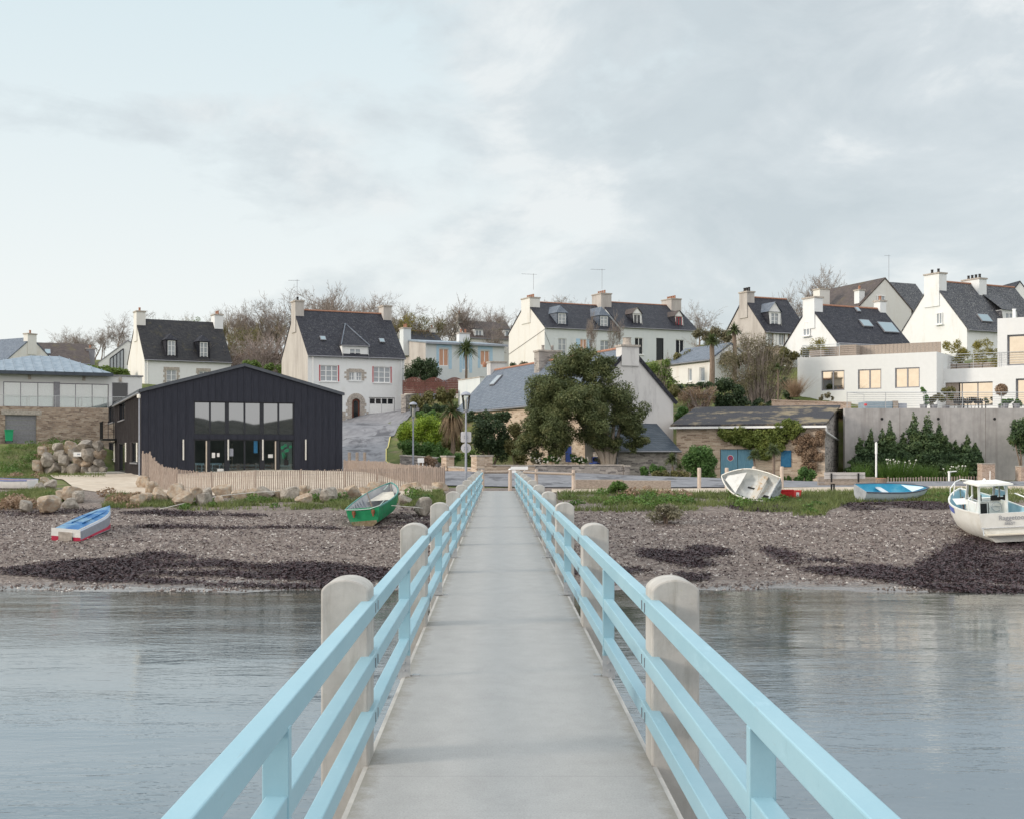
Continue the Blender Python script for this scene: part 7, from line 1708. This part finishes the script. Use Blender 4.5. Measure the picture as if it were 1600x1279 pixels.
for yy in (-.2,.2): m = MB(); m.beam((.9,yy,-.02),(3.0,yy*.8,-.0),.04,.04); m.build('runner',bl,t)
place(t,P+Vector((0,0,.44)),(.13,.99),math.pi+R(4),R(-9.5))
# green clinker boat
gr = plain('boat_green',(.012,.20,.085),(.025,.27,.12),2.5,.5,.1,20,dirt=(.10,.21,.15),dscale=1.6,dpos=(.55,.75)); gt = plain('boat_green_rim',(.06,.20,.18),(.10,.26,.23),4,.6)
t,o = boat('green_boat','green wooden rowing boat with grey inside resting on shingle',4.3,1.55,.72,gr,plain('worn_keel_paint',(.25,.20,.16),(.38,.32,.27),3,.8,dirt=(.13,.09,.05),dscale=2),plain('boat_inside_grey',(.30,.31,.33),(.42,.43,.44),3,.7),gt,split=2,seats=((1.2,.46,.28),),seat_m=plain('pale_thwart',(.45,.44,.42),(.55,.53,.50),4,.8),tw=.86,floor=.16,bowrise=.22)
m = MB(); m.add([(2.75,-.60,.52),(3.9,-.22,.66),(3.9,.22,.66),(2.75,.60,.52)],[(0,1,2,3)]); m.build('foredeck',plain('pale_foredeck',(.46,.43,.38),(.56,.53,.47),4,.85),t)
m = MB()
for k in range(7):
    x = .4+k*.34; j = min(16,int(x/4.3*16)); 
    for sg in (-1,1): yb = abs(o[j][0][1])-.05; m.beam((x,sg*yb,.66),(x,sg*yb*.72,.2),.03,.04)
m.build('ribs',M['lamp_grey'],t)
m = MB(); r0 = [p for p in o[0] if p[2] < .24]; m.prism([(p[1],p[2]) for p in r0]+[(r0[-1][1],.24),(r0[0][1],.24)],'x',-.008,-.002); m.build('fouling_band',plain('waterline_fouling',(.16,.12,.06),(.30,.25,.18),5,.9,dirt=(.07,.12,.05),dscale=4),t)
for yy in (-.42,.36): m = MB(); m.box(-.07,-.004,yy-.06,yy+.06,.52,.66); m.box(-.1,-.05,yy-.03,yy+.03,.42,.62); m.build('rudder_bracket',M['rust'],t)
m = MB(); m.tube([(1.5,.0,.3),(1.2,.1,1.15)],.025,6); m.build('oar_shaft',M['old_wood'],t)
m = MB(); m.tube([(-.03,.7,.74),(-.03,.2,.70),(-.02,-.3,.70),(.0,-.7,.8),(.25,-.85,.95)],.018,5); m.tube([(4.0,0,.92),(4.1,.1,.82),(4.0,.2,.74)],.02,5); m.build('mooring_rope',plain('pale_green_rope',(.45,.58,.55),(.55,.66,.62),20,.9),t)
P = ghit(570,821); place(t,P+Vector((0,0,-.05)),(.17,.985),R(-5),R(-9))
rope('pale mooring rope from green boat to the bridge-side boulder',[at(612,789,49.5),at(640,791,50),at(660,793,51.2)],.015)
# stranded white dinghy, tilted towards the water, inside showing
t,o = boat('white_dinghy','old weathered white dinghy tilted on its side on the grass',2.5,1.6,.62,weathered('old_white_hull',(.50,.51,.50),(.66,.66,.63),(.33,.31,.27),2.2,(.5,.66)),weathered('old_white_bottom',(.46,.47,.47),(.60,.61,.60),(.20,.20,.20),2,(.5,.62)),weathered('old_white_inside',(.50,.52,.52),(.62,.64,.63),(.40,.34,.27),2.4,(.56,.7)),weathered('old_white_rim',(.60,.58,.52),(.74,.72,.67),(.40,.33,.25),4,(.52,.64)),split=2,seats=((.85,.40,.32),),seat_m=weathered('old_thwart',(.42,.40,.36),(.55,.53,.48),(.36,.24,.13),4,(.5,.6)),tw=.84,floor=.14,transom=weathered('grey_blue_transom',(.32,.36,.40),(.46,.50,.53),(.16,.17,.18),5,(.48,.58)),bowrise=.12)
m = MB(); m.box(.9,1.5,-.12,-.05,.15,.19); m.box(.35,.6,.1,.3,.15,.18); m.build('loose_board',M['black_rubber'],t)
m = MB(); m.add([(1.7,-.60,.57),(2.42,-.12,.68),(2.42,.12,.68),(1.7,.60,.57)],[(0,1,2,3)]); m.build('foredeck',weathered('old_foredeck',(.58,.58,.56),(.70,.70,.67),(.40,.36,.30),3,(.55,.7)),t)
P = ghit(1196,784); place(t,P+Vector((0.55,.0,.18)),(-.78,.62),R(-52),R(-12))
# small red tender behind it
t,o = boat('red_tender','small red plastic tender half hidden behind the white dinghy',1.8,1.0,.40,M['red_plastic'],M['red_plastic'],plain('red_inside',(.40,.03,.035),(.48,.05,.05),4,.5),M['red_plastic'],split=2,tw=.85,floor=.1,bowrise=.05,seats=((.8,.26,.22),))
m = MB(); m.box(-.012,-.004,-.16,.16,.14,.34); m.build('sticker',M['paper'],t)
P = ghit(1240,779); place(t,P+Vector((.2,.1,-.03)),(-.80,.60),R(3))
# pale blue rowing boat
pb = plain('pale_blue_hull',(.50,.62,.67),(.60,.70,.74),3,.5,dirt=(.46,.55,.57),dscale=2,dpos=(.55,.75)); ib = plain('bright_blue_inside',(.05,.34,.52),(.09,.42,.60),2.5,.5,dirt=(.20,.48,.58),dscale=1.5)
t,o = boat('blue_rowing_boat','pale blue rowing boat with bright blue inside on the grass bank',3.35,1.35,.52,pb,plain('blue_boot_paint',(.20,.36,.46),(.26,.42,.52),4,.6),ib,plain('navy_rim',(.07,.09,.13),(.10,.12,.16),4,.5),split=3,seats=((1.25,.36,.26),),seat_m=plain('pale_seat',(.48,.53,.56),(.56,.60,.62),4,.7),tw=.86,floor=.12,bowrise=.05,transom=plain('grey_transom',(.26,.28,.30),(.36,.38,.40),4,.7))
m = MB(); m.add([(2.35,-.50,.54),(3.2,-.08,.58),(3.2,.08,.58),(2.35,.50,.54)],[(0,1,2,3)]); m.build('foredeck',pb,t)
P = ghit(1343,783); place(t,P+Vector((.05,.35,.08)),(.97,.24),R(17))
# dinghy at the left edge
t,o = boat('small_dinghy','small white dinghy with blue rim cut by the left edge',3.0,1.2,.46,hullwhite,hullwhite,plain('pinkish_inside',(.30,.22,.24),(.38,.30,.32),3,.7),plain('dinghy_blue',(.10,.17,.40),(.14,.22,.46),4,.5),tw=.86,floor=.1,seats=((1.2,.3,.24),))
P = ghit(48,764); place(t,P+Vector((0,.3,0)),(-.97,.22),R(-3))
# white cabin boat, right
LB = 5.2; BB = 2.2; HB = 1.0
bf = plain('antifoul_blue',(.05,.19,.33),(.10,.27,.42),3,.7,dirt=(.48,.45,.38),dscale=1.6,dpos=(.44,.6)); wh = plain('cabin_boat_white',(.72,.72,.68),(.80,.80,.77),3,.4,dirt=(.60,.55,.46),dscale=1.1,dpos=(.55,.85))
t,o = boat('cabin_boat','white cabin motor boat with open wheelhouse stranded on seaweed',LB,BB,HB,wh,bf,plain('cockpit_blue',(.25,.42,.50),(.34,.52,.58),3,.6),wh,split=3,tw=.92,floor=.55,flat=.30,bowrise=.45,keelrise=.3,transom=wh)
STR = plain('boat_stripe_blue',(.09,.13,.42),(.13,.18,.48),4,.45)
m = MB()
for sd in (0,-1):
    if sd == -1: m.build('blue_stripe',STR,t); m = MB()
    for i in range(8,15):
        a0, a1 = Vector(o[i][sd]), Vector(o[i+1][sd]); b0, b1 = Vector(o[i][1 if sd == 0 else -2]), Vector(o[i+1][1 if sd == 0 else -2]); e = Vector((0,-.012 if sd == 0 else .012,0))
        m.add([a0.lerp(b0,.14)+e,a1.lerp(b1,.14)+e,a1.lerp(b1,.62)+e,a0.lerp(b0,.62)+e],[(0,1,2,3)])
m.build('blue_stripe',STR,t)
# keel skeg, swim step, wheelhouse
m = MB(); m.prism([(.3,.02),(1.9,.02),(1.6,-.42),(.75,-.42)],'y',-.07,.07); m.build('keel',bf,t)
m = MB(); m.tube([(-.06,.95,.52),(-.06,-.95,.52)],.025,6)
for yy in (.95,-.95): m.tube([(-.01,yy,.54),(-.12,yy*.98,.50),(-.32,yy*1.02,.28)],.018,5)
m.build('swim_ladder_rail',M['rail_metal'],t); m = MB(); m.box(-.3,-.015,-.9,.9,.27,.31); m.build('swim_step',plain('cream_step',(.60,.55,.46),(.68,.63,.54),4,.7),t)
x0, x1 = 1.55, 2.8; yw = .52; z0 = .5; z1 = 1.86
m = MB(); m.box(x0-.35,x1+.15,-yw-.1,yw+.1,z1,z1+.07); m.box(x0-.3,x1+.05,-yw-.04,yw+.04,z1+.07,z1+.10); m.build('roof',wh,t,bevel=.02)
m = MB()
for sg in (-1,1):
    m.box(x0,x1+.3,*sorted((sg*yw,sg*(yw-.05))),z0,1.26)
    m.beam((x0+.04,sg*(yw-.03),1.26),(x0+.04,sg*(yw-.03),z1),.08,.06); m.beam((x1+.28,sg*(yw-.03),1.26),(x1+.0,sg*(yw-.03),z1),.08,.06); m.beam((x0+.8,sg*(yw-.03),1.26),(x0+.8,sg*(yw-.03),z1),.05,.05)
m.box(x1+.24,x1+.3,-yw+.05,yw-.05,z0,1.26); m.box(x0+.55,x0+.62,-yw+.05,-.02,z0,1.23); m.box(x0+.55,x0+.62,.02,yw-.05,z0,1.23); m.box(x0+.55,x1+.24,-yw+.05,yw-.05,1.19,1.24)
w_ = m.build('wheelhouse',wh,t); gl = seethrough('boat_glass',(.80,.86,.88),.1)
m = MB()
for sg in (-1,1): m.add([(x0+.1,sg*(yw-.03),1.28),(x1+.22,sg*(yw-.03),1.28),(x1-.02,sg*(yw-.03),z1-.02),(x0+.1,sg*(yw-.03),z1-.02)],[(0,1,2,3)])
m.add([(x1+.27,-yw+.07,1.28),(x1+.27,yw-.07,1.28),(x1+.0,yw-.07,z1-.02),(x1+.0,-yw+.07,z1-.02)],[(0,1,2,3)]); m.build('windows' if 0 else 'wheelhouse_glass',gl,w_,fix=False)
m = MB(); m.box(x0+.535,x0+.548,.06,.46,.56,1.17); m.build('companion_door',M['black_rubber'],w_)
m = MB(); tor = [(x0+.42,-.25+.17*math.cos(a),1.05+.17*math.sin(a)) for a in [i*math.pi/8 for i in range(17)]]; m.tube(tor,.02,6); m.tube([(x0+.42,-.25,1.05),(x0+.6,-.25,1.05)],.025,6); m.tube([(x0+.42,-.42,1.05),(x0+.42,-.08,1.05)],.012,4); m.build('steering_wheel',M['rail_metal'],w_)
for yy,zz,sz in ((.33,1.37,.13),(-.26,1.37,.11),(-.42,1.3,.07)): m = MB(); m.box(x0+.66,x0+.76,yy-sz,yy+sz,1.245,1.245+sz*1.7); m.build('instrument',M['black_rubber'],w_)
for sg in (-1,1):
    m = MB(); pts = [(.3,sg*.98,1.0),(.35,sg*.98,1.36),(1.2,sg*1.0,1.42),(1.5,sg*.75,1.55)]; m.tube(pts,.022,6); m.tube([(1.2,sg*1.0,1.0),(1.2,sg*1.0,1.42)],.02,6); m.build('grab_rail',M['white_paint'],t)
    m = MB(); m.tube([(3.9,sg*.85,1.1),(3.95,sg*.8,1.62),(4.8,sg*.35,1.78),(5.25,0,1.82)],.02,6); m.tube([(4.6,sg*.5,1.25),(4.65,sg*.42,1.74)],.018,6); m.build('bow_rail',M['white_paint'],t)
m = MB(); m.add([(3.0,-.88,1.08),(4.1,-.70,1.2),(4.1,.70,1.2),(3.0,.88,1.08)],[(0,1,2,3)]); m.build('foredeck',wh,t)
m = MB(); m.lathe([(.05,0),(.07,.05),(.03,.12)],(x0+.6,.1,z1+.10),8); m.tube([(x0+.9,-.2,z1+.1),(x0+1.0,-.25,z1+.45)],.012,4); m.build('roof_light',M['white_paint'],t)
m = MB(); m.beam((5.06,0,.8),(4.65,0,.02),.03,.05); m.beam((5.16,0,1.15),(5.06,0,.8),.03,.05); m.build('stem_iron',M['rust'],t)
LET = plain('lettering_grey',(.30,.31,.34),(.36,.37,.40),5,.6)
for j,(txt,yy,zz,size) in enumerate((('Raggetoo',.30,.78,.235),('BREST',.10,.61,.135))):
    cu = bpy.data.curves.new('lettering','FONT'); cu.body = txt; cu.size = size; cu.extrude = .003; cu.align_x = 'CENTER'
    tmp = bpy.data.objects.new('tmp',cu); COL.objects.link(tmp); bpy.context.view_layer.update(); me = bpy.data.meshes.new_from_object(tmp.evaluated_get(bpy.context.evaluated_depsgraph_get())); bpy.data.objects.remove(tmp); me.materials.clear()
    ob = bpy.data.objects.new('lettering',me); COL.objects.link(ob); ob.parent = t; ob.location = (-.016,-yy*.3,zz); ob.rotation_euler = (R(90),0,R(-90)); me.materials.append(LET)
m = MB()
for k in range(2): m.box(-.018,-.012,-.74-k*.11,-.66-k*.11,.79,.89)
m.build('registration_mark',M['lamp_grey'],t)
P = ghit(1560,850); place(t,P+Vector((.35,-.1,.10)),(.05,1),R(-3),R(-3))
